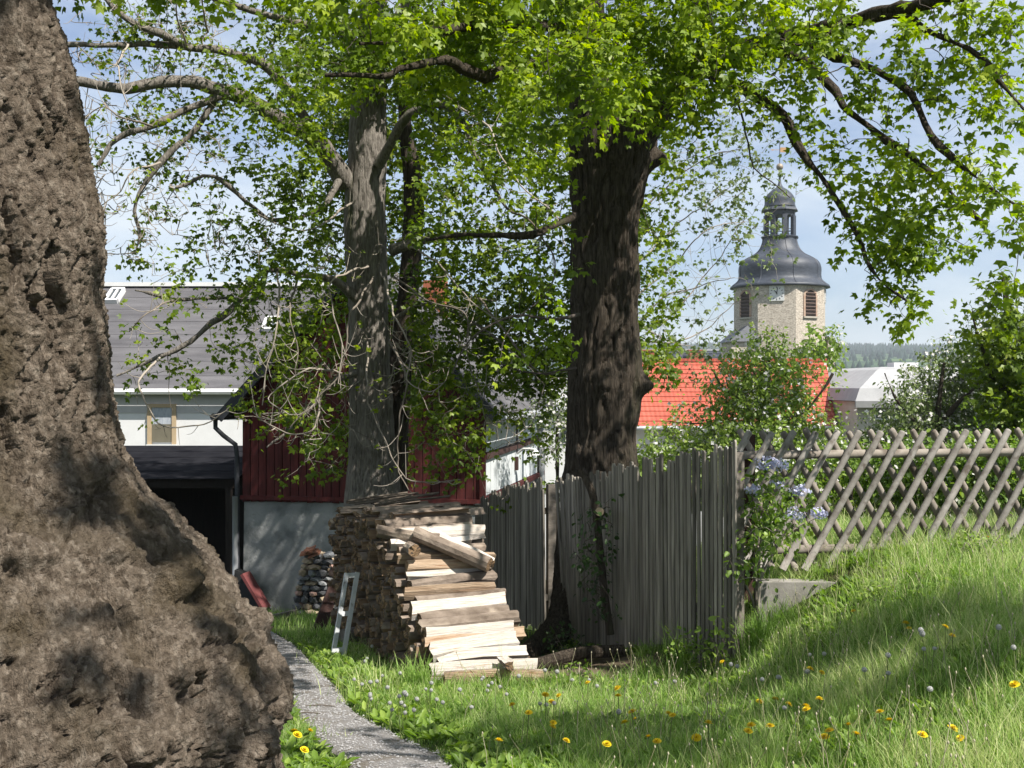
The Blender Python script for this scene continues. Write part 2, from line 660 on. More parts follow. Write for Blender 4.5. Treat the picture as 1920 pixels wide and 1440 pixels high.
pv, pf = [], []
NA = 9
T = np.gradient(PATH_C[:, :2], axis=0)
for k, c in enumerate(PATH_C):
    t = nz(T[k])
    nrm = V(t[1], -t[0])
    for j in range(NA):
        w = (j / (NA - 1) * 2 - 1) * (c[2] + 0.05)
        p = c[:2] + nrm * w
        pv.append((p[0], p[1], gz(p[0], p[1]) + 0.02 - 0.05 * (abs(w) / (c[2] + .05)) ** 8))
for k in range(len(PATH_C) - 1):
    for j in range(NA - 1):
        a = k * NA + j
        pf.append((a, a + 1, a + NA + 1, a + NA))
tag(obj_np('path', pv, pf, gravel_m, base=(0, 0, 0), smooth_=True), kind='structure')

# loose pebbles on the path
pebv = np.array([(1, 0, 0), (-.8, .3, 0), (.1, .9, 0), (0, -.8, .1), (.1, 0, .7)])
pebf = np.array([(0, 2, 4), (2, 1, 4), (1, 3, 4), (3, 0, 4)])
NPB = 5200
k = rng.integers(0, len(PATH_C) - 15, NPB)
c = PATH_C[k]
w = (rng.random(NPB) * 2 - 1) * c[:, 2] * 0.98
tt = T[k] / np.linalg.norm(T[k], axis=1)[:, None]
px_ = c[:, 0] + tt[:, 1] * w
py_ = c[:, 1] - tt[:, 0] * w + (rng.random(NPB) - .5) * .1
sz = rng.uniform(0.004, 0.011, NPB)
ra_ = rng.random(NPB) * 6.28
bx = pebv[None] * sz[:, None, None]
x_ = bx[..., 0] * np.cos(ra_)[:, None] - bx[..., 1] * np.sin(ra_)[:, None] + px_[:, None]
y_ = bx[..., 0] * np.sin(ra_)[:, None] + bx[..., 1] * np.cos(ra_)[:, None] + py_[:, None]
z_ = bx[..., 2] + (ground(px_, py_) + 0.022)[:, None]
pebble_m = M('pebble', (0.22, 0.215, 0.22), (0.42, 0.41, 0.41), 30, rough=0.85, spec=0.2)
tag(obj_np('gravel', np.stack([x_, y_, z_], -1).reshape(-1, 3), (pebf[None] + (np.arange(NPB) * 5)[:, None, None]).reshape(-1, 3), pebble_m, base=(0, 0, 0)), kind='stuff')

# ================================================================ far forest on the ridge
NT = 9500
fx = rng.uniform(-900, 1300, NT)
fy = rng.uniform(1150, 1690, NT)
band = fbm(np.stack([fx / 260, fy / 160, fx * 0], -1), 2, 40)
keep = (fy > 1270 + 110 * band) | (band > 0.35)
fx, fy = fx[keep], fy[keep]
fx2, fy2 = rng.uniform(-350, 520, 2600), rng.uniform(480, 1150, 2600)
b2 = fbm(np.stack([fx2 / 130, fy2 / 50, fx2 * 0], -1), 2, 44)
k2 = b2 > 0.0
fx, fy = np.concatenate([fx, fx2[k2]]), np.concatenate([fy, fy2[k2]])
fz = ground(fx, fy)
hh = rng.uniform(6.5, 10.5, len(fx)) * np.where(fy < 1000, 0.7, 1)
ww = hh * rng.uniform(.26, .40, len(fx))
ns = 4
ca = np.arange(ns) * 2 * np.pi / ns
tv = []
for (rr, zz) in ((1.0, 0.05), (0.62, 0.5)):
    tv.append(np.stack([np.cos(ca) * rr, np.sin(ca) * rr, np.full(ns, zz)], -1))
tv.append(np.array([[0, 0, 1.0]]))
tv = np.vstack(tv)
tf = []
for q in range(1):
    for k in range(ns):
        a, b_ = q * ns + k, q * ns + (k + 1) % ns
        tf += [(a, b_, b_ + ns), (a, b_ + ns, a + ns)]
for k in range(ns):
    tf.append((ns + k, ns + (k + 1) % ns, 2 * ns))
tf = np.array(tf)
fv = np.stack([tv[None, :, 0] * ww[:, None] + fx[:, None], tv[None, :, 1] * ww[:, None] + fy[:, None], tv[None, :, 2] * hh[:, None] + fz[:, None] - 0.5], -1)
forest_m = M('far_conifer', (0.022, 0.042, 0.036), (0.040, 0.066, 0.05), 0.01, rough=0.95, spec=0.05)
tag(obj_np('forest', fv.reshape(-1, 3), (tf[None] + (np.arange(len(fx)) * len(tv))[:, None, None]).reshape(-1, 3), forest_m, base=(0, 1400, 0)), kind='stuff')

# ================================================================ church tower
slate = M('slate', (0.030, 0.036, 0.050), (0.062, 0.072, 0.094), 2.2, (1, 1, 3), rough=0.5, bump=0.35, bscale=14, bdist=0.05, spec=0.4, c3=(0.12, 0.13, 0.15), s3=3, t3=(0.6, 0.8))
stone_m = bpy.data.materials.new('rubble_masonry')


def masonry(m, ca, cb, cm, sc, bs=0.6):
    m.use_nodes = True
    n, l = m.node_tree.nodes, m.node_tree.links
    b = n['Principled BSDF']
    b.inputs['Roughness'].default_value = 0.95
    b.inputs['Specular IOR Level'].default_value = 0.1
    tcn = n.new('ShaderNodeTexCoord')
    mpn = n.new('ShaderNodeMapping')
    mpn.inputs['Scale'].default_value = (sc, sc, sc * 1.9)
    l.new(tcn.outputs['Object'], mpn.inputs['Vector'])
    vo = n.new('ShaderNodeTexVoronoi')
    l.new(mpn.outputs['Vector'], vo.inputs['Vector'])
    vd = n.new('ShaderNodeTexVoronoi')
    vd.feature = 'DISTANCE_TO_EDGE'
    l.new(mpn.outputs['Vector'], vd.inputs['Vector'])
    ra = n.new('ShaderNodeValToRGB')
    ra.color_ramp.elements[0].color = (*ca, 1)
    ra.color_ramp.elements[1].color = (*cb, 1)
    sp = n.new('ShaderNodeSeparateColor')
    l.new(vo.outputs['Color'], sp.inputs['Color'])
    l.new(sp.outputs['Red'], ra.inputs['Fac'])
    er = n.new('ShaderNodeMapRange')
    er.inputs['From Max'].default_value = 0.09
    l.new(vd.outputs['Distance'], er.inputs['Value'])
    mi = n.new('ShaderNodeMixRGB')
    mi.inputs['Color1'].default_value = (*cm, 1)
    l.new(er.outputs['Result'], mi.inputs['Fac'])
    l.new(ra.outputs['Color'], mi.inputs['Color2'])
    l.new(mi.outputs['Color'], b.inputs['Base Color'])
    bu = n.new('ShaderNodeBump')
    bu.inputs['Strength'].default_value = bs
    bu.inputs['Distance'].default_value = 0.06
    l.new(er.outputs['Result'], bu.inputs['Height'])
    l.new(bu.outputs['Normal'], b.inputs['Normal'])


masonry(stone_m, (0.28, 0.235, 0.19), (0.60, 0.535, 0.455), (0.52, 0.475, 0.41), 1.7)
white_paint = M('white_paint', (0.74, 0.74, 0.73), (0.82, 0.82, 0.81), 4, rough=0.6, bump=0.05)
dark_open = M('dark_louvre', (0.030, 0.020, 0.018), (0.055, 0.036, 0.030), 4, rough=0.8)
louvre_m = M('brown_louvre', (0.07, 0.045, 0.038), (0.11, 0.075, 0.060), 6, rough=0.8)
brick_trim = M('brick_surround', (0.40, 0.25, 0.18), (0.50, 0.38, 0.29), 3, rough=0.9)
copper_m = M('gilded_copper', (0.55, 0.30, 0.14), (0.66, 0.42, 0.22), 4, rough=0.45, metal=0.3)
ball_m = M('tarnished_ball', (0.30, 0.24, 0.18), (0.40, 0.34, 0.27), 3, rough=0.5, metal=0.2)
iron_m = M('dark_iron', (0.025, 0.025, 0.028), (0.05, 0.05, 0.055), 5, rough=0.6)
black_m = M('black_paint', (0.02, 0.02, 0.02), (0.03, 0.03, 0.03), 5, rough=0.6)

YC = 110.0
S = YC / FPX
CX, ZC = (1462 - 960) * S, EYE


def zc(py):
    return EYE + (720 - py) * S


gch = gz(CX, YC)
church = thing('church_tower', (CX, YC, gch), 'octagonal stone church tower with slate onion dome, open lantern and weather vane', 'church')
RO = 88 * S
ROT = R(-90 + 6)          # a corner of the octagon 6 degrees right of the line of sight
octp = lambda r, k: (CX + r * math.cos(ROT + k * math.pi / 4), YC + r * math.sin(ROT + k * math.pi / 4))
mb = MB()
mb.lathe((CX, YC, 0), [(RO * 1.012, gch - 1), (RO, zc(541))], 8, ROT)
mb.build('tower_wall', stone_m, church)


def tower_face(k, u, py, out=0.0):
    """a point on face k (between corner k and k+1), u along it, at picture height py"""
    a, b = V(*octp(RO, k)), V(*octp(RO, k + 1))
    p = a + (b - a) * u
    nrm = nz((a + b) / 2 - V(CX, YC))
    p = p + nrm * out
    return V(p[0], p[1], zc(py))


def face_frame(k):
    a, b = V(*octp(RO, k)), V(*octp(RO, k + 1))
    t = nz(b - a)
    n_ = nz((a + b) / 2 - V(CX, YC))
    return V(t[0], t[1], 0), V(n_[0], n_[1], 0)


WN = 0
for k in range(8):
    t, n_ = face_frame(k)
    c = tower_face(k, 0.5, 573)
    if k % 2 == 0:      # belfry windows
        # arched opening: brick surround, dark opening, louvres
        w2, h0, h1 = 0.62, zc(597), zc(562)
        arch = [(-w2, h0), (w2, h0), (w2, h1)] + [(w2 * math.cos(a), h1 + w2 * 1.0 * math.sin(a)) for a in np.linspace(0.3, math.pi - 0.3, 7)] + [(-w2, h1)]
        q = MB()
        sc_ = 1.32
        hm = (h0 + h1) / 2
        for (ua, za), (ub, zb) in zip(arch, arch[1:] + arch[:1]):
            g = lambda u, z, o: V(c[0], c[1], 0) + t * u + n_ * o + V(0, 0, z)
            qa, qb = (ua * sc_, hm + (za - hm) * 1.10), (ub * sc_, hm + (zb - hm) * 1.10)
            if za == h0 and zb == h0:
                continue
            q.hexa([g(ua, za, -.02), g(ub, zb, -.02), g(*qb, -.02), g(*qa, -.02), g(ua, za, .10), g(ub, zb, .10), g(*qb, .07), g(*qa, .07)])
        win = q.build('belfry_window', brick_trim, church)
        q = MB()
        q.prism([V(c[0], c[1], 0) + t * u + n_ * 0.006 + V(0, 0, z) for u, z in arch], n_ * 0.012)
        q.build('opening', dark_open, win)
        for j in range(7):
            zz = h0 + 0.2 + j * 0.31
            q = MB()
            q.box(V(c[0], c[1], zz) + n_ * 0.06, t * (w2 * .96), n_ * 0.05 + V(0, 0, -.05), V(0, 0, .07) + n_ * 0.04)
            q.build('louvre', louvre_m, win)
        q = MB()
        q.box(V(c[0], c[1], h0 - .09) + n_ * 0.06, t * (w2 * 1.35), n_ * 0.11, V(0, 0, .08))
        q.build('sill', M('stone_sill', (0.4, 0.36, 0.3), (0.5, 0.46, 0.4), 3) if 'stone_sill' not in MATS else MATS['stone_sill'], win)
    else:               # clock faces
        c = tower_face(k, 0.5, 556)
        q = MB()
        q.box(c + n_ * 0.05, t * 0.66, n_ * 0.05, V(0, 0, 0.68))
        ck = q.build('clock_face', white_paint, church)
        q = MB()
        for h in range(12):
            a = h * math.pi / 6
            d = t * math.sin(a) + V(0, 0, math.cos(a))
            q.bar(c + n_ * 0.112 + d * 0.46, c + n_ * 0.112 + d * 0.60, 0.055, 0.016, np.cross(d, n_))
        q.build('hour_marks', black_m, ck)
        for ang, ln, nm in ((R(-38), 0.34, 'hour_hand'), (R(8), 0.52, 'minute_hand')):
            d = t * math.sin(ang) + V(0, 0, math.cos(ang))
            q = MB()
            q.bar(c + n_ * 0.132 - d * 0.1, c + n_ * 0.132 + d * ln, 0.06, 0.016, np.cross(d, n_))
            q.build(nm, black_m, ck)
# eaves + big onion dome
prof = [(541.5, 89), (541, 92.5), (537, 91), (531, 83), (525, 77.5), (516, 76), (505, 76.3), (497, 74.5), (490, 69.5), (485, 62), (480, 52), (474, 43.5), (468, 38.5), (461, 35), (453, 32.5), (447, 32)]
mb = MB()
prm = catmull(np.array([(y, r, 0) for y, r in prof[2:]]), 2.5)
mb.lathe((CX, YC, 0), [(prof[0][1] * S, zc(prof[0][0])), (prof[1][1] * S, zc(prof[1][0]))] + [(r * S, zc(y)) for y, r, _ in prm], 24, ROT)
mb.build('onion_roof', slate, church, smooth_=True)
mb = MB()
for k in range(8):      # raised hips on the eight edges
    P = [V(CX + r * S * 0.999 * math.cos(ROT + k * math.pi / 4), YC + r * S * 0.999 * math.sin(ROT + k * math.pi / 4), zc(y)) for y, r, _ in prm]
    mb.tube(P, 0.05, 5)
mb.build('hip_roll', slate, church)
mb = MB()
mb.lathe((CX, YC, 0), [(35.5 * S, zc(447.5)), (36.5 * S, zc(445)), (32 * S, zc(443.5)), (30 * S, zc(443))], 8, ROT)
mb.build('lower_cornice', slate, church)
for k in range(8):
    a = ROT + k * math.pi / 4
    q = MB()
    d, tt_ = V(math.cos(a), math.sin(a), 0), V(-math.sin(a), math.cos(a), 0)
    q.box(V(CX, YC, (zc(443) + zc(405)) / 2) + d * 27.0 * S, d * 0.15, tt_ * 0.22, V(0, 0, (zc(405) - zc(443)) / 2))
    q.build('lantern_post', slate, church)
    am = a + math.pi / 8
    d, tt_ = V(math.cos(am), math.sin(am), 0), V(-math.sin(am), math.cos(am), 0)
    q = MB()      # arched head between two posts
    half = 27 * S * math.sin(math.pi / 8) - 0.18
    cc = V(CX, YC, 0) + d * 27.0 * S * math.cos(math.pi / 8)
    prev = None
    for u in np.linspace(-1, 1, 9):
        z = zc(412) + (zc(404) - zc(412)) * math.sqrt(max(0, 1 - u * u))
        cur = (u * half, z)
        if prev:
            q.hexa([cc + tt_ * prev[0] + d * o + V(0, 0, prev[1]) if s_ == 0 else cc + tt_ * cur[0] + d * o + V(0, 0, cur[1]) for s_, o in ((0, -.1), (1, -.1), (1, .1), (0, .1))]
                   + [cc + tt_ * (prev[0] if s_ == 0 else cur[0]) + d * o + V(0, 0, zc(400)) for s_, o in ((0, -.1), (1, -.1), (1, .1), (0, .1))])
        prev = cur
    q.build('lantern_arch', slate, church)
    q = MB()
    for zz in (437, 431):
        q.bar(cc - tt_ * half + V(0, 0, zc(zz)), cc + tt_ * half + V(0, 0, zc(zz)), 0.05, 0.05, d)
    q.build('lantern_rail', iron_m, church)
mb = MB()
mb.lathe((CX, YC, 0), [(29 * S, zc(405)), (30.5 * S, zc(398)), (35.5 * S, zc(396)), (34 * S, zc(393)), (29.5 * S, zc(389))], 8, ROT)
mb.build('upper_cornice', slate, church)
cp = catmull(np.array([(389, 29.5, 0), (382, 28, 0), (373, 27.6, 0), (368, 25.4, 0), (362.5, 21, 0), (356, 14, 0), (351.5, 7, 0), (346, 3.8, 0), (338, 2.2, 0), (320, 1.4, 0)]), 1.6)
mb = MB()
mb.lathe((CX, YC, 0), [(r * S, zc(y)) for y, r, _ in cp], 24, ROT)
mb.build('cap_dome', slate, church, smooth_=True)
mb = MB()
mb.lathe((CX, YC, zc(313)), [(max(0.01, 6.6 * S * math.cos(a)), 6.6 * S * math.sin(a)) for a in np.linspace(-math.pi / 2, math.pi / 2, 11)], 16)
mb.build('finial_ball', ball_m, church, smooth_=True)
mb = MB()
mb.tube([V(CX, YC, zc(320)), V(CX, YC, zc(264))], 0.035, 6)
mb.build('finial_rod', iron_m, church)
mb = MB()
mb.abox(CX + .05, CX + .78, YC - .02, YC + .02, zc(285.5), zc(276.5))
mb.prism([V(CX + .78, YC - .02, zc(285.5)), V(CX + .78, YC - .02, zc(276.5)), V(CX + .62, YC - .02, zc(281))], V(0, .04, 0))
mb.abox(CX - .6, CX - .04, YC - .015, YC + .015, zc(281.4), zc(280.6))
mb.prism([V(CX - .6, YC - .015, zc(282.5)), V(CX - .6, YC - .015, zc(279.5)), V(CX - .9, YC - .015, zc(281))], V(0, .03, 0))
mb.build('weather_vane', copper_m, church)
# low stair turret with slate gable on the left, buttress on the right
mb = MB()
TX0, TX1 = (1358 - 960) * S, (1410 - 960) * S
mb.abox(TX0, TX1, YC - 3.6, YC + 1.5, gch - 1, zc(643))
mb.build('stair_turret', stone_m, church)
mb = MB()
xm = (1389 - 960) * S
mb.prism([V(TX0 - .25, YC - 3.85, zc(643)), V(TX1 + .2, YC - 3.85, zc(643)), V(xm, YC - 3.2, zc(613))], V(0, 5.6, 0))
mb.build('turret_roof', slate, church)
mb = MB()
mb.hexa([V((1545 - 960) * S, YC - 1.4, gch - 1), V((1558 - 960) * S, YC - 1.4, gch - 1), V((1558 - 960) * S, YC + 1.4, gch - 1), V((1545 - 960) * S, YC + 1.4, gch - 1),
         V((1545 - 960) * S, YC - 1.4, zc(634)), V((1557 - 960) * S, YC - 1.4, zc(645)), V((1557 - 960) * S, YC + 1.4, zc(645)), V((1545 - 960) * S, YC + 1.4, zc(634))])
mb.build('buttress', stone_m, church)
mb = MB()
mb.bar(V((1544 - 960) * S, YC, zc(632)), V((1559.5 - 960) * S, YC, zc(644)), 3.1, .15, V(0, 1, 0))
mb.build('buttress_cap', slate, church)

# ================================================================ village houses
tile_m = bpy.data.materials.new('red_tile')


def tile_material(m):
    m.use_nodes = True
    n, l = m.node_tree.nodes, m.node_tree.links
    b = n['Principled BSDF']
    b.inputs['Roughness'].default_value = 0.55
    b.inputs['Specular IOR Level'].default_value = 0.3
    tcn = n.new('ShaderNodeTexCoord')
    no = n.new('ShaderNodeTexNoise')
    no.inputs['Scale'].default_value = 1.5
    no.inputs['Detail'].default_value = 5
    l.new(tcn.outputs['Object'], no.inputs['Vector'])
    ra = n.new('ShaderNodeValToRGB')
    ra.color_ramp.elements[0].position, ra.color_ramp.elements[0].color = 0.3, (0.29, 0.060, 0.036, 1)
    ra.color_ramp.elements[1].position, ra.color_ramp.elements[1].color = 0.7, (0.40, 0.098, 0.062, 1)
    l.new(no.outputs['Fac'], ra.inputs['Fac'])
    l.new(ra.outputs['Color'], b.inputs['Base Color'])
    wv = n.new('ShaderNodeTexWave')
    wv.bands_direction = 'X'
    wv.inputs['Scale'].default_value = 1.9
    l.new(tcn.outputs['Object'], wv.inputs['Vector'])
    bu = n.new('ShaderNodeBump')
    bu.inputs['Strength'].default_value = 0.5
    bu.inputs['Distance'].default_value = 0.025
    l.new(wv.outputs['Fac'], bu.inputs['Height'])
    l.new(bu.outputs['Normal'], b.inputs['Normal'])


tile_material(tile_m)
plaster_white = M('white_plaster', (0.74, 0.74, 0.74), (0.82, 0.82, 0.82), 3, rough=0.9, bump=0.1)
plaster_beige = M('beige_plaster', (0.46, 0.42, 0.36), (0.56, 0.52, 0.45), 2, rough=0.9, bump=0.2)
grey_roof = M('light_grey_roof', (0.36, 0.36, 0.365), (0.45, 0.45, 0.455), 2, rough=0.85, bump=0.2)
glass_m = M('window_glass', (0.035, 0.045, 0.055), (0.06, 0.075, 0.09), 3, rough=0.12, spec=0.6)
brick_m = M('chimney_brick', (0.34, 0.10, 0.06), (0.46, 0.17, 0.10), 5, rough=0.9, bump=0.3)
zinc_m = M('zinc_gutter', (0.40, 0.41, 0.43), (0.52, 0.53, 0.55), 4, rough=0.5, metal=0.2)


def P3(px, py, Y):
    return at(px, py, Y)


def tiled_slope(name, parent, e0, e1, r0, r1, rows, mat=None, th=0.05, left=None):
    """roof slope made of overlapping courses from eaves e0-e1 up to ridge r0-r1"""
    e0, e1, r0, r1 = [np.asarray(q, float) for q in (e0, e1, r0, r1)]
    nrm = nz(np.cross(e1 - e0, r0 - e0))
    if nrm[2] < 0:
        nrm = -nrm
    mb = MB()
    for k in range(rows):
        a, b = k / rows, (k + 1.15) / rows
        b = min(b, 1.0)
        p = [e0 + (r0 - e0) * a, e1 + (r1 - e1) * a, e1 + (r1 - e1) * b, e0 + (r0 - e0) * b]
        lo = [p[0] - nrm * .02, p[1] - nrm * .02, p[2] - nrm * .04, p[3] - nrm * .04]
        hi = [p[0] + nrm * th, p[1] + nrm * th, p[2] + nrm * .005, p[3] + nrm * .005]
        mb.hexa(lo + hi)
    o = mb.build(name, mat or tile_m, parent)
    return o


# long red roof in front of the church
YE, YR = 42.0, 46.0
g0 = gz(6, 43)
red = thing('red_roofed_house', (6, 44, g0), 'long house with a bright red tiled roof below the church tower', 'house')
e0, e1 = P3(1140, 800, YE), P3(1568, 800, YE)
r0, r1 = P3(1140, 677, YR), P3(1549, 677, YR)
sl = tiled_slope('roof', red, e0, e1, r0, r1, 14, th=.035)
back = [r0 + V(0, 4, r0[2] * 0), r1]
mb = MB()
mb.bar(r0 + V(0, 0, .04), r1 + V(0, 0, .04), 0.28, 0.12, V(0, 1, 0))
mb.build('ridge', tile_m, red)
tiled_slope('roof', red, V(e0[0], 2 * YR - YE, e0[2]), V(e1[0], 2 * YR - YE, e1[2]), r0, r1, 11)
mb = MB()
zb = e0[2] - .06
mb.hexa([V(e0[0], YE + .5, g0), V(e1[0] - .3, YE + .5, g0), V(e1[0] - .3, 2 * YR - YE - .5, g0), V(e0[0], 2 * YR - YE - .5, g0),
         V(e0[0], YE + .5, zb), V(e1[0] - .3, YE + .5, zb), V(e1[0] - .3, 2 * YR - YE - .5, zb), V(e0[0], 2 * YR - YE - .5, zb)])
mb.prism([V(e1[0] - .5, YE + .5, zb), V(e1[0] - .5, 2 * YR - YE - .5, zb), V(r1[0] - .1, YR, r1[2] - .25)], V(.18, 0, 0))
mb.build('wall', plaster_white, red)
mb = MB()
mb.tube([e0 + V(0, -.08, -.05), e1 + V(0, -.08, -.05)], 0.08, 8)
mb.build('gutter', zinc_m, red)
# white gabled dormer showing through the apple tree
mb = MB()
dx0, dx1 = P3(1405, 0, 42.6)[0], P3(1452, 0, 42.6)[0]
dz0, dz1, dzt = P3(0, 770, 42.6)[2], P3(0, 722, 42.6)[2], P3(0, 694, 42.6)[2]
mb.prism([V(dx0, 42.6, dz0), V(dx1, 42.6, dz0), V(dx1, 42.6, dz1), V((dx0 + dx1) / 2, 42.6, dzt), V(dx0, 42.6, dz1)], V(0, 3.0, 0))
dm = mb.build('dormer', plaster_white, red)
mb = MB()
for s_ in (-1, 1):
    a = V((dx0 + dx1) / 2, 44.1, dzt + .05)
    b = V((dx0 + dx1) / 2 + s_ * ((dx1 - dx0) / 2 + .2), 44.1, dz1 - .12)
    mb.bar(a, b, 3.4, .08, V(0, 1, 0))
mb.build('dormer_roof', tile_m, dm)
mb = MB()
mb.abox(dx0 + .25, dx1 - .25, 42.57, 42.6, dz0 + .25, dz1 - .05)
mb.build('dormer_window', glass_m, dm)

# lower red roof further right, with a chimney
g1 = gz(14.5, 52)
low = thing('small_red_house', (14.3, 52, g1), 'smaller lower red tiled house with brick chimney, right of the church', 'house')
e0, e1 = P3(1500, 777, 50), P3(1601, 777, 50)
r0, r1 = P3(1510, 704, 54), P3(1613, 704, 54)
tiled_slope('roof', low, e0, e1, r0, r1, 8)
tiled_slope('roof', low, V(e0[0], 58, e0[2]), V(e1[0], 58, e1[2]), r0, r1, 8)
mb = MB()
mb.hexa([V(e0[0], 50.4, g1), V(e1[0] - .2, 50.4, g1), V(e1[0] - .2, 57.6, g1), V(e0[0], 57.6, g1), V(e0[0], 50.4, e0[2] - .05), V(e1[0] - .2, 50.4, e0[2] - .05), V(e1[0] - .2, 57.6, e0[2] - .05), V(e0[0], 57.6, e0[2] - .05)])
mb.prism([V(e1[0] - .25, 50.4, e1[2] - .1), V(e1[0] - .25, 57.6, e1[2] - .1), V(r1[0] - .45, 54, r1[2] - .2)], V(.12, 0, 0))
mb.build('wall', plaster_beige, low)
mb = MB()
ca_ = P3(1598, 706, 54)
mb.abox(ca_[0] - .22, ca_[0] + .22, 53.7, 54.2, ca_[2] - .5, P3(0, 697.5, 54)[2])
ch = mb.build('chimney', brick_m, low)
mb = MB()
mb.abox(ca_[0] - .28, ca_[0] + .28, 53.64, 54.26, P3(0, 697.5, 54)[2], P3(0, 696, 54)[2])
mb.build('chimney_cap', brick_m, ch)

# grey mansard house at the right
g2 = gz(13.5, 42)
man = thing('grey_mansard_house', (14, 42, g2), 'beige house with a pale grey mansard roof and white framed window', 'house')
A = [P3(1604, 752, 40), P3(1612, 728, 40.2), P3(1645, 693, 41.5), P3(1652, 688, 42)]
xr = P3(1830, 700, 40)[0]
mb = MB()
prevp = None
Yd = 49.0
for p in A:
    ring = [p, V(xr, p[1], p[2]), V(xr, Yd - (p[1] - 40), p[2]), V(p[0], Yd - (p[1] - 40), p[2])]
    if prevp is not None:
        for k in range(4):
            mb.poly([prevp[k], prevp[(k + 1) % 4], ring[(k + 1) % 4], ring[k]])
    prevp = ring
mb.poly(prevp)
mb.build('roof', grey_roof, man)
mb = MB()
mb.abox(A[0][0] + .15, xr - .2, 40.3, Yd - .3, g2, A[0][2] - .02)
mb.build('wall', plaster_beige, man)
mb = MB()
mb.abox(A[0][0] - .02, xr, 39.9, 40.02, A[0][2] - .22, A[0][2] - .005)
mb.build('fascia', M('grey_fascia', (0.22, 0.22, 0.22), (0.30, 0.30, 0.30), 3), man)
wa, wb_ = P3(1640, 759, 40.3), P3(1700, 784, 40.3)
mb = MB()
mb.abox(wa[0] - .06, wb_[0] + .06, 40.22, 40.3, wb_[2] - .06, wa[2] + .06)
wf = mb.build('window', white_paint, man)
mb = MB()
for a_, b_ in ((0.02, 0.46), (0.54, 0.98)):
    xa_, xb_ = wa[0] + (wb_[0] - wa[0]) * a_, wa[0] + (wb_[0] - wa[0]) * b_
    q = MB()
    q.abox(xa_, xb_, 40.205, 40.218, wb_[2], wa[2])
    q.build('pane', glass_m, wf)
cc = P3(1690, 690, 44)
mb = MB()
mb.abox(cc[0] - .4, cc[0] + .5, 43.6, 44.4, cc[2] - .4, P3(0, 680, 44)[2])
mb.build('chimney', plaster_white, man)

# long grey roof left of the church, with two chimneys
g3 = gz(8.5, 70)
lg = thing('grey_roofed_house', (9, 71, g3), 'long grey slate roof with brick chimneys behind the red roof, left of the church', 'house')
e0, e1, r0, r1 = P3(1150, 690, 68), P3(1362, 690, 68), P3(1150, 658, 71), P3(1350, 658, 71)
tiled_slope('roof', lg, e0, e1, r0, r1, 5, slate)
mb = MB()
mb.bar(r0 + V(0, 0, .06), r1 + V(0, 0, .06), .2, .1, V(0, 1, 0))
mb.build('ridge', zinc_m, lg)
mb = MB()
mb.prism([V(e0[0], 68.2, g3), V(e0[0], 74, g3), V(e0[0], 74, e0[2]), V(e0[0], 71, r0[2] - .12), V(e0[0], 68.2, e0[2] - .1)], V(e1[0] - e0[0] - .3, 0, 0))
mb.build('wall', plaster_beige, lg)
for px in (1214, 1304):
    p = P3(px, 668, 69.5)
    mb = MB()
    mb.abox(p[0] - .4, p[0] + .4, 69.1, 69.9, p[2] - .7, P3(0, 658.5, 69.5)[2] + (0.0 if px < 1250 else -.05))
    ch = mb.build('chimney', brick_m, lg)
    mb = MB()
    zt = P3(0, 658.5, 69.5)[2]
    mb.abox(p[0] - .46, p[0] + .46, 69.04, 69.96, zt, zt + .08)
    mb.build('chimney_cap', brick_m, ch)

# white cottage in the gap between the barn and the big tree
g4 = gz(1.6, 36)
ct = thing('white_cottage', (2.2, 38, g4), 'white rendered cottage in the gap between the red barn and the big dark trunk', 'house')
cx0, cx1 = P3(1022, 0, 36)[0], P3(1120, 0, 36)[0]
zt_ = P3(0, 768, 36)[2]
mb = MB()
mb.abox(cx0, cx1, 36, 41, g4 - .3, zt_)
mb.build('wall', plaster_white, ct)
mb = MB()
mb.prism([V(cx0 - .2, 35.7, zt_ - .05), V(cx0 - .2, 41.3, zt_ - .05), V(cx0 - .2, 38.5, zt_ + 1.0)], V(cx1 - cx0 + .4, 0, 0))
mb.build('roof', grey_roof, ct)
q = MB()
wx = P3(1052, 0, 36)[0]
q.abox(wx, wx + .5, 35.95, 36.0, P3(0, 830, 36)[2], P3(0, 795, 36)[2])
q.build('window', glass_m, ct)
# ================================================================ white house at the left, far side of the yard
felt_m = M('grey_felt_roof', (0.085, 0.082, 0.088), (0.165, 0.16, 0.168), 1.4, (0.35, 1, 3.0), rough=0.9, bump=0.5, bscale=9, bdist=0.03, c3=(0.12, 0.115, 0.12), s3=2.4, t3=(0.5, 0.8), spec=0.15)
skirt_m = M('white_render', (0.78, 0.78, 0.78), (0.84, 0.84, 0.84), 3, rough=0.9, bump=0.1)
eave_shade_m = M('eave_shade', (0.52, 0.51, 0.51), (0.60, 0.59, 0.59), 3, rough=0.9)  # grey stands for the eave shadow on the white wall
tan_trim = M('tan_surround', (0.48, 0.36, 0.22), (0.56, 0.43, 0.28), 4, rough=0.9)
curtain_m = M('net_curtain', (0.32, 0.36, 0.42), (0.55, 0.58, 0.62), 18, (3, 1, .4), rough=0.9)
olive_blind = M('olive_blind', (0.16, 0.145, 0.105), (0.20, 0.18, 0.13), 5, rough=0.8)
YW = 33.0
gw = gz(-10, 34)
hx0, hx1 = -19.5, at(705, 0, YW)[0]
wh = thing('white_house', ((hx0 + hx1) / 2, 37, gw), 'white rendered house with long grey roof and two white skylights, behind the red barn', 'house')
ze = at(0, 733, YW)[2]
zr = at(0, 537, 38.4)[2]
mb = MB()
mb.abox(hx0, hx1, YW, 43.4, gw, ze - .62)
mb.build('wall', skirt_m, wh)
mb = MB()
mb.abox(hx0, hx1, YW - .02, 43.4, ze - .62, ze - .12)
mb.build('eave_shade_band', eave_shade_m, wh)  # top strip of the wall, eave shadow put into its colour
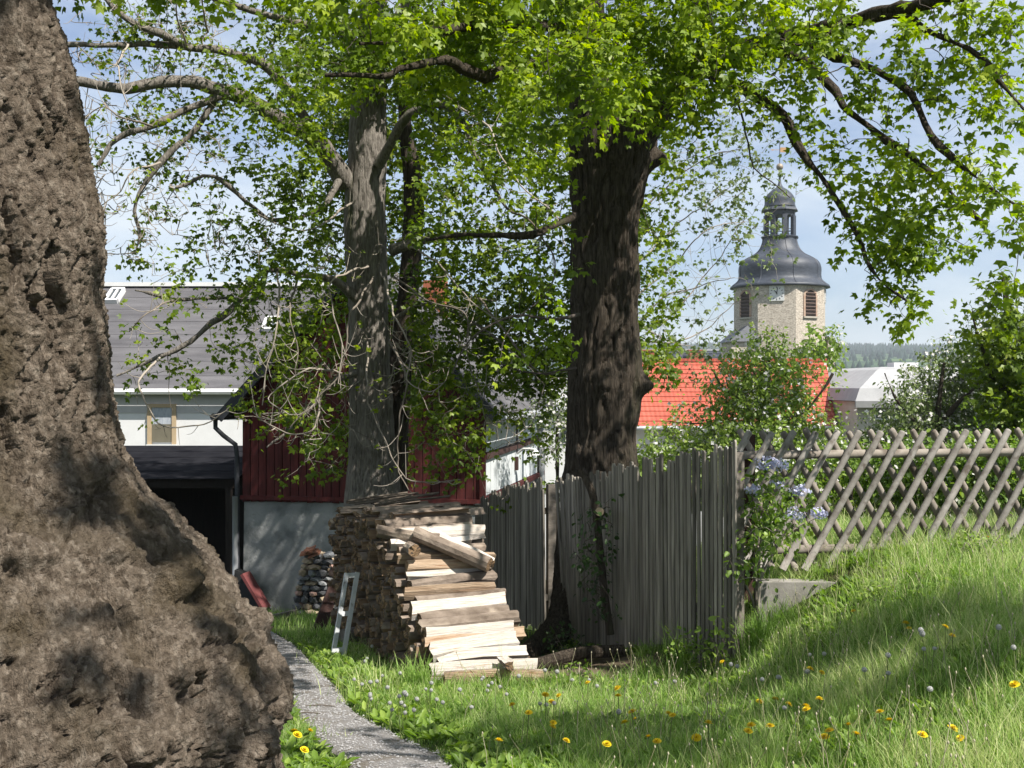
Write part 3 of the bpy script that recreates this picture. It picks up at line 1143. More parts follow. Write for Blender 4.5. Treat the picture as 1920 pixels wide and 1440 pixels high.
# roof in felt courses
e0, e1 = V(hx0 - .3, YW - .22, ze), V(hx1 + .2, YW - .22, ze)
r0, r1 = V(hx0 - .3, 38.4, zr), V(hx1 + .2, 38.4, zr)
nc = 8
for k in range(nc):
    a, b = k / nc, min(1, (k + 1.1) / nc)
    q = MB()
    nrm = nz(np.cross(e1 - e0, r0 - e0))
    p = [e0 + (r0 - e0) * a, e1 + (r1 - e1) * a, e1 + (r1 - e1) * b, e0 + (r0 - e0) * b]
    q.hexa([p[0] - nrm * .03, p[1] - nrm * .03, p[2] - nrm * .05, p[3] - nrm * .05, p[0] + nrm * .012, p[1] + nrm * .012, p[2] + nrm * .004, p[3] + nrm * .004])
    q.build('roof_course', felt_m, wh)
mb = MB()
mb.poly([V(hx0 - .3, 38.41, zr), V(hx1 + .2, 38.41, zr), V(hx1 + .2, 44.2, ze), V(hx0 - .3, 44.2, ze)])
mb.prism([V(hx1 - .05, YW, ze - .12), V(hx1 - .05, 43.4, ze - .12), V(hx1 - .05, 38.4, zr - .06)], V(-.2, 0, 0))
mb.build('back_slope', felt_m, wh)
mb = MB()
mb.bar(r0 + V(0, 0, .06), r1 + V(0, 0, .06), .34, .13, V(0, 1, 0))
mb.build('ridge_cap', white_paint, wh)
mb = MB()
mb.tube([e0 + V(0, -.09, -.02), e1 + V(0, -.09, -.02)], 0.085, 8)
mb.build('gutter', MATS['white_paint'], wh)
ndir = nz(np.cross(e1 - e0, r0 - e0))
up = nz(r0 - e0)
for px, py, ww_, hh_ in ((216, 558, .215, .40), (508, 612, .205, .36)):
    # where that line of sight meets the slope
    t = np.linspace(YW, 38.4, 800)
    zs = ze + (zr - ze) * (t - (YW - .22)) / (38.4 - YW + .22)
    k = np.argmin(np.abs(EYE + (720 - py) / FPX * t - zs))
    c = V((px - 960) / FPX * t[k], t[k], zs[k])
    q = MB()
    for s_ in (-1, 1):
        q.box(c + V(s_ * ww_, 0, 0) * .9 + ndir * .08, V(.04, 0, 0), up * hh_, ndir * .07)
        q.box(c + up * s_ * hh_ + ndir * .08, V(ww_ * .94, 0, 0), up * .05, ndir * .072)
    q.box(c + ndir * .08, V(.03, 0, 0), up * hh_ * .94, ndir * .062)
    sk = q.build('skylight', white_paint, wh)
    q = MB()
    q.box(c + ndir * .06, V(ww_ * .88, 0, 0), up * hh_ * .95, ndir * .02)
    q.build('pane', glass_m, sk)
# tall upper window
wl_, wr_ = at(285, 0, YW)[0], at(323, 0, YW)[0]
zt, zb = at(0, 764, YW)[2], at(0, 829, YW)[2]
q = MB()
for a_, b_, c_, d_ in ((wl_ - .12, wl_, zb - .06, zt + .1), (wr_, wr_ + .12, zb - .06, zt + .1)):
    q.abox(a_, b_, YW - .06, YW - .021, c_, d_)
q.abox(wl_, wr_, YW - .06, YW - .021, zt, zt + .1)
win = q.build('window', tan_trim, wh)
q = MB()
q.abox(wl_ - .02, wr_ + .02, YW - .034, YW - .024, zb + (zt - zb) * .5, zt)
q.build('curtain', curtain_m, win)
q = MB()
q.abox(wl_ - .02, wr_ + .02, YW - .036, YW - .024, zb, zb + (zt - zb) * .52)
q.build('blind', olive_blind, win)
q = MB()
q.abox(wl_ - .14, wr_ + .14, YW - .12, YW - .021, zb - .12, zb - .06)
q.build('sill', white_paint, win)

# ================================================================ red barn
YB = 20.0
C0 = V(-0.5, YB, 0)
ES = V(.186, .983, 0)          # along the side wall
EG = V(-.983, .186, 0)         # along the gable, to the left
WG, DG = 4.35, 6.2
gb = EYE - 3.98
red_board = M('red_board', (0.075, 0.016, 0.016), (0.13, 0.029, 0.027), 6, (5, 5, .5), rough=0.8, bump=0.5, bscale=40, bdist=0.006, c3=(0.06, 0.016, 0.014), s3=5, t3=(.5, .75), rand=0.18, spec=0.2)
plinth_m = M('grey_render', (0.27, 0.28, 0.28), (0.40, 0.405, 0.395), 1.6, rough=0.95, bump=0.6, bscale=14, bdist=0.03, c3=(0.19, 0.20, 0.20), s3=3.5, t3=(0.52, 0.72), spec=0.1)
dark_wood = M('dark_timber', (0.05, 0.026, 0.022), (0.08, 0.042, 0.036), 8, (1, 1, .4), rough=0.85, bump=0.3)
barn = thing('red_barn', tuple(C0 + EG * WG / 2 + ES * DG / 2 + V(0, 0, gb)), 'small barn with dark red boarded gable on a grey rendered plinth, behind the woodpile', 'barn')


def bp(g, s, z):
    return V(C0[0], C0[1], 0) + EG * g + ES * s + V(0, 0, z)


zp = at(0, 944, YB)[2]
zev = at(0, 752, YB)[2]
zap = zev + WG / 2 * 1.05
mb = MB()
mb.hexa([bp(0, 0, gb - .3), bp(WG, 0, gb - .3), bp(WG, DG, gb - .3), bp(0, DG, gb - .3), bp(0.02, .02, zp), bp(WG - .02, .02, zp), bp(WG - .02, DG - .02, zp), bp(0.02, DG - .02, zp)][::1])
mb.build('plinth', plinth_m, barn)
# core behind the boards
mb = MB()
mb.prism([bp(.06, .06, zp - .01), bp(WG - .06, .06, zp - .01), bp(WG - .06, .06, zev), bp(WG / 2, .06, zap - .06), bp(.06, .06, zev)], ES * (DG - .12))
mb.build('frame', dark_wood, barn)
nb = 29
bw = WG / nb
for k in range(nb):
    ga, gb_ = k * bw + .008, (k + 1) * bw - .008
    h = lambda g: zev + (WG / 2 - abs(g - WG / 2)) * 1.05
    o = rnd.uniform(-.006, .006)
    pts = [bp(ga, -.02 + o, zp - .03 - rnd.uniform(0, .02)), bp(gb_, -.02 + o, zp - .03 - rnd.uniform(0, .02)), bp(gb_, -.02 + o, h(gb_)), bp(ga, -.02 + o, h(ga))]
    q = MB()
    q.prism(pts, ES * .032)
    q.build('board', red_board, barn)
mb = MB()
mb.bar(bp(-.02, -.045, zp + .03), bp(WG + .02, -.045, zp + .03), .07, .05, V(0, 0, 1))
mb.build('drip_board', red_board, barn)
mb = MB()
mb.bar(bp(-.01, -.035, zp - .02), bp(-.01, -.035, zev), .10, .06, EG)
mb.build('corner_board', red_board, barn)
# right side wall: white panels between dark posts
sw_m = M('white_panel', (0.66, 0.70, 0.72), (0.76, 0.79, 0.80), 3, rough=0.8, bump=0.1, rand=.05)
npan = 11
for k in range(npan):
    sa, sb = .10 + (DG - .75) * k / npan, .10 + (DG - .75) * (k + 1) / npan - .035
    q = MB()
    q.hexa([bp(-.02, sa, zp + .12), bp(-.02, sb, zp + .12), bp(.05, sb, zp + .12), bp(.05, sa, zp + .12), bp(-.02, sa, zev - .02), bp(-.02, sb, zev - .02), bp(.05, sb, zev - .02), bp(.05, sa, zev - .02)])
    q.build('panel', sw_m, barn)
mb = MB()
zm = at(0, 856, YB)[2]
mb.bar(bp(-.04, .08, zm), bp(-.04, DG - .62, zm + .06), .12, .05, V(0, 0, 1))
mb.build('middle_rail', dark_wood, barn)
mb = MB()
mb.bar(bp(-.04, .05, zp + .06), bp(-.04, DG, zp + .06), .10, .06, V(0, 0, 1))
mb.build('sole_plate', red_board, barn)
mb = MB()
mb.bar(bp(-.02, DG - .22, zp), bp(-.02, DG - .22, zev), .36, .06, ES)
mb.build('corner_board', red_board, barn)
mb = MB()
mb.bar(bp(-.03, DG - .47, zp + .1), bp(-.03, DG - .47, zev), .16, .05, ES)
mb.build('panel', white_paint, barn)
mb = MB()
mb.tube([bp(-.10, DG - .62, zp - .2), bp(-.10, DG - .62, zev - .15), bp(-.28, DG - .55, zev + .02)], .055, 8)
mb.build('downpipe', zinc_m, barn)
# roof slopes
for sgn in (0, 1):
    gE = -0.32 if sgn == 0 else WG + .32
    zE = zev - .32 * 1.05
    q = MB()
    th = V(0, 0, .09)
    a, b = bp(gE, -.28, zE + .06), bp(gE, DG + .28, zE + .06)
    c, d = bp(WG / 2, DG + .28, zap + .06), bp(WG / 2, -.28, zap + .06)
    q.hexa([a, b, c, d, a + th, b + th, c + th, d + th])
    rf = q.build('roof_slope', felt_m, barn)
    q = MB()
    a2, d2 = bp(gE, -.31, zE + .02), bp(WG / 2, -.31, zap + .02)
    q.bar(a2, d2, .16, .035, V(0, 0, 1))
    q.build('verge_board', MATS['verge'] if 'verge' in MATS else M('verge', (0.03, 0.032, 0.04), (0.05, 0.052, 0.06), 4, rough=.6), rf)
    q = MB()
    off = -.08 if sgn == 0 else .08
    q.tube([bp(gE + off, -.34, zE + .05), bp(gE + off, DG + .3, zE + .05)], .065, 8)
    q.build('gutter', zinc_m if sgn == 0 else MATS['verge'], rf)
mb = MB()
gE = WG + .40
mb.tube([bp(gE, -.25, zev - .30), bp(gE, -.25, zev - .48), bp(gE - .12, -.18, zev - .62), bp(WG + .10, -.08, zev - .78), bp(WG + .08, -.06, zev - 1.0), bp(WG + .08, -.06, gb + .05)], .042, 8)
mb.build('downpipe', MATS['verge'], barn, smooth_=True)
mb = MB()
mb.tube([bp(WG + .10, -.10, gb + .02), bp(WG + .10, -.10, zp + .05)], .05, 8)
mb.build('lower_pipe', zinc_m, barn, smooth_=True)
mb = MB()
c = bp(1.6, 3.0, 0)
mb.box(V(c[0], c[1], zap - .45), EG * .2, ES * .2, V(0, 0, .5))
ch = mb.build('chimney', brick_m, barn)
# wall lamp on the white side wall
lp = bp(-.06, 2.9, at(0, 852, 22.6)[2])
mb = MB()
mb.tube([lp, lp + V(.12, -.05, .10), lp + V(.30, -.08, .10)], .022, 6)
mb.lathe(lp + V(.32, -.08, -.02), [(.13, 0), (.10, .07), (.03, .13)], 10)
lamp = mb.build('wall_lamp', white_paint, base=lp)
tag(lamp, 'small white wall lamp on the white side wall of the red barn', 'lamp')
mb = MB()
mb.bar(lp + V(0, 0, .0), lp + V(.0, 0, .9), .035, .03, ES)
mb.build('cable', black_m, lamp)
mb = MB()
mb.bar(lp + V(-.01, -.01, -.32), lp + V(-.01, -.01, -.06), .12, .06, ES)
mb.build('switch_box', dark_wood, lamp)

# ================================================================ open shed left of the barn
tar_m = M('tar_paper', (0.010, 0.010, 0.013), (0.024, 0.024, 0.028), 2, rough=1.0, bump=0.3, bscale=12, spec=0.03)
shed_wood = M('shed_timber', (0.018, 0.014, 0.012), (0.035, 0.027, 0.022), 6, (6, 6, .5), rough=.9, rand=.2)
sx0, sx1 = -10.5, bp(WG, 0, 0)[0] - .12
ys0 = 21.0
gs = gz(-6, 21)
shed = thing('open_shed', ((sx0 + sx1) / 2, 22.5, gs), 'open fronted dark shed with low tar paper roof beside the red barn', 'shed')
zl, zh = at(0, 897, ys0)[2], at(0, 836, 25)[2]
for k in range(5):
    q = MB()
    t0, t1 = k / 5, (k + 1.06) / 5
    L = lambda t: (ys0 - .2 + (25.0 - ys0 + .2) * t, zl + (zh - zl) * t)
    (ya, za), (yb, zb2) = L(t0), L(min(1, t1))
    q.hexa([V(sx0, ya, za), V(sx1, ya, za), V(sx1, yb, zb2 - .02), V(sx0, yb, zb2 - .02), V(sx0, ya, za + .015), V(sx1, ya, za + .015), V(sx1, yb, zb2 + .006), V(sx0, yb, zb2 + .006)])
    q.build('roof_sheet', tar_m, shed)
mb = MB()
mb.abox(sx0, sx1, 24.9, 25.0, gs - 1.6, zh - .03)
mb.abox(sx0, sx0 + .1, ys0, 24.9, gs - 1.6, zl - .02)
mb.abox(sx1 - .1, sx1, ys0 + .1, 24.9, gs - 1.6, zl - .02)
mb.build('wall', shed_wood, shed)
mb = MB()
mb.bar(V(sx0, ys0, zl - .09), V(sx1, ys0, zl - .09), .16, .12, V(0, 0, 1))
mb.build('lintel', shed_wood, shed)
for fx_ in (0.0, 0.38, 0.985):
    q = MB()
    xx = sx0 + .08 + (sx1 - sx0 - .16) * fx_
    q.bar(V(xx, ys0 + .02, gs - .2), V(xx, ys0 + .02, zl - .17), .13, .13, V(1, 0, 0))
    q.build('post', shed_wood, shed)
nbk = 14
for k in range(6):      # boards stored upright in the dark
    q = MB()
    xx = -5.9 + k * .22
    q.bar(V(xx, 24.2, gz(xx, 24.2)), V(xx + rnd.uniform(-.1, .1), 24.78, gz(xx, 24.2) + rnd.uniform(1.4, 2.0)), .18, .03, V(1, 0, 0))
    tag(q.build('plank', shed_wood), 'brown plank leaning upright inside the dark open shed', 'plank', 'planks stored in the shed')

# dull red slab leaning against the plinth corner
q = MB()
p = bp(WG - .12, -.5, gb)
g_ = gz(p[0], p[1])
q.hexa([bp(WG + .02, -.42, g_), bp(WG - .62, -.42, g_), bp(WG - .62, -.20, g_), bp(WG + .02, -.20, g_), bp(WG + .02, -.30, g_ + .70), bp(WG - .22, -.30, g_ + .62), bp(WG - .22, -.12, g_ + .62), bp(WG + .02, -.12, g_ + .70)])
q.box(bp(WG - .40, -.37, g_ + .36), nz(bp(WG - .62, 0, 0.0) - bp(WG - .22, 0, 0.62)) * .36, ES * .16, nz(np.cross(ES, bp(WG - .62, 0, 0.0) - bp(WG - .22, 0, 0.62))) * .025, 1)
tag(q.build('hatch_cover', [black_m, M('dull_red_paint', (0.16, 0.045, 0.045), (0.22, 0.07, 0.07), 5, rough=.7)]), 'black hatch cover with a dull red top leaning on the barn corner', 'hatch cover')
# ================================================================ woodpile
wood_pale = M('split_wood', (0.56, 0.48, 0.40), (0.84, 0.79, 0.74), 5, (.5, 9, 9), rough=0.85, bump=0.8, bscale=16, bdist=0.02, c3=(0.42, 0.26, 0.14), s3=5, t3=(.60, .74), rand=0.10, spec=0.15)
wood_old = M('weathered_split_wood', (0.20, 0.125, 0.075), (0.40, 0.275, 0.175), 6, (.5, 7, 7), rough=0.9, bump=0.6, bscale=22, bdist=0.006, c3=(0.16, 0.145, 0.13), s3=4, t3=(.52, .66), rand=0.45, spec=0.1)
wood_end = M('log_end', (0.17, 0.105, 0.058), (0.44, 0.295, 0.175), 9, (1, 3, 9), rough=0.95, bump=0.9, bscale=45, bdist=0.012, c3=(0.085, 0.065, 0.05), s3=12, t3=(.48, .6), rand=0.55, spec=0.08)
wood_bark = M('log_bark', (0.15, 0.115, 0.09), (0.34, 0.275, 0.225), 11, (.6, 1, 1), rough=0.95, bump=0.8, bscale=45, bdist=0.01, c3=(0.42, 0.35, 0.28), s3=7, t3=(.56, .7), rand=0.2, spec=0.1)
PF, PU, PV = V(-.573, 9.0, 0), nz(V(-.355, .935, 0)), nz(V(.935, .355, 0))
LG = .86


def log_arrays(kind, r, L, seed, sq=(1, 1)):
    rg = random.Random(seed)
    if kind == 'round':
        pts = [(r * math.cos(a), r * math.sin(a), 1) for a in np.linspace(0, 2 * math.pi, 11)[:-1]]
    elif kind == 'half':
        pts = [(r * math.cos(a), r * math.sin(a) - r * .4, 1) for a in np.linspace(0.05, math.pi - .05, 7)]
        pts[-1] = (pts[-1][0], pts[-1][1], 0)
        pts += [(-r * .35, -r * rg.uniform(.5, .75), 0), (r * .3, -r * rg.uniform(.5, .8), 0)]
    else:
        w = rg.uniform(.75, 1.05)
        pts = [(r * 1.25 * math.cos(a), r * 1.25 * math.sin(a) - r * .62, 1) for a in np.linspace(math.pi / 2 - w, math.pi / 2 + w, 5)]
        pts[-1] = (pts[-1][0], pts[-1][1], 0)
        pts += [(rg.uniform(-.45, -.2) * r, -r * .25, 0), (rg.uniform(-.2, .2) * r, -r * .75, 0), (rg.uniform(.3, .5) * r, -r * .2, 0)]
    n = len(pts)
    NS = 5
    bend = rg.uniform(-.018, .018)
    v, f, m = [], [], []
    for s in range(NS):
        t = s / (NS - 1)
        x = (t - .5) * L
        k = 1 + rg.uniform(-.07, .07)
        dy = bend * math.sin(math.pi * t)
        for (y, z, b) in pts:
            e = rg.uniform(-.014, .014) if s in (0, NS - 1) else 0
            v.append((x + e, y * sq[0] * k + dy + rg.uniform(-.004, .004), z * sq[1] * k + rg.uniform(-.004, .004)))
    for s in range(NS - 1):
        for q in range(n):
            q2 = (q + 1) % n
            f.append((s * n + q, s * n + q2, (s + 1) * n + q2, (s + 1) * n + q))
            m.append(0 if pts[q][2] else 1)
    # ends
    for s in (0, NS - 1):
        c = np.mean(v[s * n:(s + 1) * n], axis=0)
        v.append(tuple(c))
        ci = len(v) - 1
        for q in range(n):
            q2 = (q + 1) % n
            f.append((s * n + q2, s * n + q, ci) if s == 0 else (s * n + q, s * n + q2, ci))
            m.append(2)
    return v, f, m


def log_mesh(kind, r, L, seed, mats, sq=(1, 1)):
    v, f, m = log_arrays(kind, r, L, seed, sq)
    me = bpy.data.meshes.new('split_log')
    me.from_pydata(v, [], f)
    for q in mats:
        me.materials.append(q)
    me.polygons.foreach_set('material_index', m)
    me.update()
    return me


def log_matrix(c, yaw=0.0, pitch=0.0, roll=0.0, xdir=None):
    x = nz(PV if xdir is None else xdir)
    b = Matrix((Vector(x), Vector(np.cross(V(0, 0, 1), x)), Vector((0, 0, 1)))).transposed().to_4x4()
    return Matrix.Translation(Vector(c)) @ Matrix.Rotation(yaw, 4, 'Z') @ b @ Matrix.Rotation(-pitch, 4, 'Y') @ Matrix.Rotation(roll, 4, 'X')


OLD = [wood_bark, wood_old, wood_end]
PALE = [wood_bark, wood_pale, wood_end]
wood_tan = M('tan_split_wood', (0.34, 0.225, 0.14), (0.64, 0.50, 0.37), 5, (.5, 9, 9), rough=.88, bump=.8, bscale=16, bdist=.02, c3=(0.30, 0.15, 0.07), s3=5, t3=(.56, .72), rand=.15, spec=.12)
TAN = [wood_bark, wood_tan, wood_end]
stack_meshes = [log_mesh(rnd.choice(['quarter', 'quarter', 'half', 'round']), rnd.uniform(.046, .064), LG * rnd.uniform(.97, 1.04), 100 + k, OLD, (rnd.uniform(.5, .95), rnd.uniform(.95, 1.5))) for k in range(14)]
pos = []
DZ = .098
for k in range(13):
    z = .06 + k * DZ
    u = z * 1.36 + .10
    while u < 3.72:
        pos.append((u, z + rnd.uniform(-.03, .03)))
        u += rnd.uniform(.072, .098)
pos.sort(key=lambda q: q[0] - .25 * q[1])
NIND = 255
stuff_v, stuff_f, stuff_m, nv = [], [], [], 0
for i, (u, z) in enumerate(pos):
    me = rnd.choice(stack_meshes)
    p = PF + PU * u + PV * (LG / 2 + rnd.uniform(-.06, .04))
    g = gz(p[0], p[1])
    mtx = log_matrix((p[0], p[1], g + z), rnd.uniform(-.05, .05), rnd.uniform(-.04, .04), rnd.choice([0, 0, math.pi, .6, -.6]) + rnd.uniform(-.4, .4))
    if i < NIND:
        o = link('split_log', me)
        o.matrix_world = mtx
        tag(o, "weathered split log %s the %s half of the woodpile's shaded left face" % ('low in' if z < .42 else 'midway up' if z < .85 else 'high in', 'near' if u < 1.3 else 'far'), 'log', 'split logs stacked in the woodpile')
    else:
        vv = np.array([mtx @ v.co for v in me.vertices])
        for pl_ in me.polygons:
            stuff_f.append([q + nv for q in pl_.vertices])
            stuff_m.append(pl_.material_index)
        stuff_v.append(vv)
        nv += len(vv)
me = bpy.data.meshes.new('stacked_firewood')
pc = PF + PU * 3
gb3 = gz(pc[0], pc[1])
me.from_pydata([tuple(q - V(pc[0], pc[1], gb3)) for q in np.vstack(stuff_v)], [], stuff_f)
for q in OLD:
    me.materials.append(q)
me.polygons.foreach_set('material_index', stuff_m)
me.update()
tag(link('stacked_firewood', me, None, (pc[0], pc[1], gb3)), 'far end of the woodpile, weathered split logs packed behind the nearer ones', 'firewood', kind='stuff')

# the stepped front: one big log per step, listed from the bottom up
STEP = [  # kind, radius, mats, roll, yaw, pitch, shift, label
    ('half', .070, TAN, -1.2, -.12, -.04, .05, 'lowest log of the woodpile, brown split face, half sunk in the grass'),
    ('half', .066, PALE, -1.75, -.07, -.02, .0, 'pale split log just above the lowest one at the foot of the woodpile'),
    ('quarter', .066, PALE, -1.7, -.02, .0, .03, 'pale wedge lying third from the ground in the woodpile front'),
    ('half', .075, PALE, -1.9, .07, .04, -.02, 'very pale split log tilted up to the right, low in the woodpile front'),
    ('quarter', .060, TAN, -1.5, .03, .02, .02, 'tan wedge with ragged underside below the broad pale log'),
    ('half', .082, PALE, -1.65, .0, .0, -.02, 'broad pale split log with a knot, in the lower half of the woodpile front'),
    ('round', .062, TAN, 0.4, .03, .02, .01, 'brown split log with a torn splinter on top, under the round bark log'),
    ('round', .066, PALE, 0.3, .02, .015, .0, 'round log with pinkish grey bark halfway up the woodpile front'),
    ('half', .074, PALE, -1.8, .03, .03, -.02, 'white split log with leaf shadow on its right end, above the round bark log'),
    ('round', .052, OLD, 0.2, .02, .02, .04, 'thin dark barked log above the white split one on the woodpile'),
    ('half', .058, TAN, -1.4, -.02, .0, -.04, 'flat tan log wedged under the bent grey one'),
    ('round', .052, OLD, 0.2, .05, .05, .02, 'grey bark log bent upward at its right end, upper woodpile front'),
    ('quarter', .058, PALE, -1.8, .04, .02, .0, 'light split log with frayed edge right above the bent grey one'),
    ('half', .058, TAN, -1.6, -.06, -.02, .02, 'honey coloured split log in the upper woodpile front'),
    ('quarter', .056, TAN, -2.0, -.09, -.03, .03, 'orange tinged split log pointing slightly down, upper woodpile front'),
    ('round', .060, OLD, 0.1, -.02, .0, .03, 'brown log under the crossing logs near the top of the woodpile'),
    ('quarter', .058, PALE, -1.6, .02, .0, -.05, 'short pale wedge left of the crossing logs'),
    ('half', .066, PALE, -1.8, .0, .0, .08, 'pale log behind the crossing logs, its right end bright in the sun'),
    ('half', .062, OLD, -0.6, .02, .02, .02, 'grey wedge just below the top edge of the woodpile steps'),
    ('half', .070, OLD, 0.5, .04, .03, .0, 'broad grey log at the top edge of the woodpile steps'),
]
for i, (kd, r, mt, roll, yaw, pitch, sh, lab) in enumerate(STEP):
    t = (i + .5) / len(STEP)
    u, z = -.02 + t * 1.66 + rnd.uniform(-.035, .035), .05 + t * 1.24 + rnd.uniform(-.015, .015)
    p = PF + PU * u + PV * (LG / 2 - .02 + sh)
    o = link('split_log', log_mesh(kd, r, LG * rnd.uniform(.84, 1.02), 300 + i, mt))
    o.matrix_world = log_matrix((p[0], p[1], gz(p[0], p[1]) + z), yaw, pitch, roll)
    tag(o, lab, 'log', 'logs on the stepped front of the woodpile')
# two logs thrown across the steps, a short end piece, loose weathered ones on top
extra = [
    ('round', .065, .72, OLD, at(848, 1030, 10.15), nz(V(.86, -.25, -.33)), .2, 'round bark log thrown slantwise across the upper steps of the woodpile'),
    ('quarter', .07, .66, PALE, at(862, 1026, 10.25), nz(V(.86, -.22, -.36)), 2.6, 'split log with orange top face lying slantwise beside the round bark one'),
    ('quarter', .06, .22, PALE, at(950, 1242, 9.12), nz(V(.25, -.95, .02)), 2.5, 'short wedge of wood with its cut end showing, on the lower steps of the woodpile'),
    ('quarter', .06, .55, OLD, at(765, 1003, 10.3), nz(V(.93, -.1, -.12)), 2.0, 'narrow pale wedge above the upper left corner of the woodpile steps'),
    ('round', .055, .20, OLD, at(772, 1030, 10.1), nz(V(.3, -.93, .0)), .3, 'short round log end sticking out at the upper left of the woodpile'),
]
for kd, r, L, mt, c, xd, roll, lab in extra:
    o = link('split_log', log_mesh(kd, r, L, rnd.randrange(9999), mt))
    o.matrix_world = log_matrix(c, 0, math.asin(xd[2]), roll, nz(V(xd[0], xd[1], 0)))
    tag(o, lab, 'log', 'loose logs on the woodpile')
TOPL = ['grey weathered slab', 'long grey board', 'thin dark branch piece', 'flat split slab', 'grey split log', 'silvery plank', 'dark bark strip', 'crooked stick']
for i in range(20):
    u = 1.65 + i * .108
    p = PF + PU * u + PV * (LG / 2 + rnd.uniform(-.12, .18))
    kd = rnd.choice(['quarter', 'half', 'half'])
    r = rnd.uniform(.04, .075)
    o = link('split_log', log_mesh(kd, r, LG * rnd.uniform(.7, 1.1), 500 + i, TAN if i % 3 == 0 else OLD, (1.25, rnd.uniform(.5, .8))))
    o.matrix_world = log_matrix((p[0], p[1], gz(p[0], p[1]) + 1.32 + rnd.uniform(0, .05)), rnd.uniform(-.28, .2), rnd.uniform(-.02, .07), rnd.uniform(-.3, .3))
    tag(o, 'grey weathered %s lying loose across the top of the woodpile, %s' % ('slab' if kd == 'half' else 'wedge', 'toward its front' if i < 10 else 'toward the barn'), 'log', 'loose slabs on top of the woodpile')
for i in range(9):
    u = 1.9 + rnd.random() * 1.9
    p = PF + PU * u + PV * (LG / 2 + rnd.uniform(-.1, .25))
    z = gz(p[0], p[1]) + 1.40 + rnd.uniform(0, .05)
    q = MB()
    d = PV * rnd.uniform(.2, .42) + PU * rnd.uniform(-.25, .15)
    q.tube(catmull(np.array([p + V(0, 0, z) - d, p + V(0, 0, z + .03) + PU * .04, p + V(0, 0, z + .06) + d]), .12), .012, 5)
    tag(q.build('stick', twig_m), 'thin dry stick lying on top of the woodpile', 'stick', 'dry sticks on the woodpile')

# ================================================================ things leaning on and beside the pile
frame_paint = M('old_white_paint', (0.50, 0.52, 0.54), (0.66, 0.67, 0.68), 9, rough=.7, c3=(0.30, 0.29, 0.27), s3=20, t3=(.6, .7))
b0 = on_ground(632, 1236)
t0 = at(660, 1074, b0[1] + .25)
lat = nz(V(.94, .34, 0)) * .05
fr = thing('wooden_frame', b0, 'narrow flaking white wooden frame leaning upright on the left face of the woodpile', 'frame')
for s_ in (-1, 1):
    q = MB()
    q.bar(b0 + lat * s_ - V(0, 0, .03), t0 + lat * s_, .038, .045, lat)
    q.build('rail', frame_paint, fr)
for t in (.97, .52, .10):
    q = MB()
    c = b0 + (t0 - b0) * t
    q.bar(c - lat * .75, c + lat * .75, .045, .03, t0 - b0)
    q.build('crosspiece', frame_paint, fr)
b1 = on_ground(596, 1186)
q = MB()
q.bar(b1, at(627, 1100, b1[1] + .3), .14, .035, V(.8, .5, 0))
tag(q.build('plank', dark_wood), 'dark brown plank leaning on the far left corner of the woodpile', 'plank')
q = MB()
c0_, c1_ = on_ground(572, 1152), on_ground(628, 1150)
q.tube(catmull(np.array([c0_ + V(0, 0, .09), c1_ + V(.15, .1, .1)]), .2), .085, 10)
tag(q.build('log', M('birch_bark', (0.5, 0.49, 0.46), (0.66, 0.64, 0.60), 7, rough=.85, c3=(0.12, 0.11, 0.10), s3=9, t3=(.62, .68))), 'pale barked log lying in the grass in front of the rubble heap', 'log')
q = MB()
c0_ = on_ground(640, 1215)
q.tube(catmull(np.array([c0_ + V(0.0, .05, .08), c0_ + V(.45, .55, .09)]), .2), .085, 10)
tag(q.build('log', bark_grey), 'grey round log on the ground behind the white frame at the foot of the woodpile', 'log')
q = MB()
c0_, c1_ = on_ground(500, 1168), on_ground(566, 1152)
q.bar(c0_ + V(0, 0, .05), c1_ + V(0, 0, .06), .09, .04, V(0, 1, 0))
tag(q.build('board', bark_grey), 'weathered board lying flat in the grass by the barn plinth', 'board')

# rubble heap against the plinth
stone_cols = [M('rubble_grey', (0.17, 0.175, 0.18), (0.32, 0.325, 0.33), 7, rough=.9, bump=.4, rand=.3), M('rubble_dark', (0.07, 0.072, 0.078), (0.14, 0.142, 0.15), 7, rough=.85, bump=.4, rand=.3),
              M('rubble_tan', (0.36, 0.28, 0.19), (0.50, 0.40, 0.29), 7, rough=.9, bump=.4, rand=.25), M('rubble_pink', (0.40, 0.24, 0.19), (0.52, 0.35, 0.29), 7, rough=.9, bump=.4, rand=.2)]


def stone_mesh(seed, r, flat=.65):
    bm = bmesh.new()
    bmesh.ops.create_icosphere(bm, subdivisions=1, radius=1.0)
    for v in bm.verts:
        n = 1 + .28 * float(vnoise(np.array([[v.co.x * 1.3 + seed * 3.7, v.co.y * 1.3, v.co.z * 1.3]]), seed)[0])
        v.co = Vector((v.co.x * r * 1.25 * n, v.co.y * r * n, v.co.z * r * flat * n))
    me = bpy.data.meshes.new('rubble_stone')
    bm.to_mesh(me)
    bm.free()
    return me


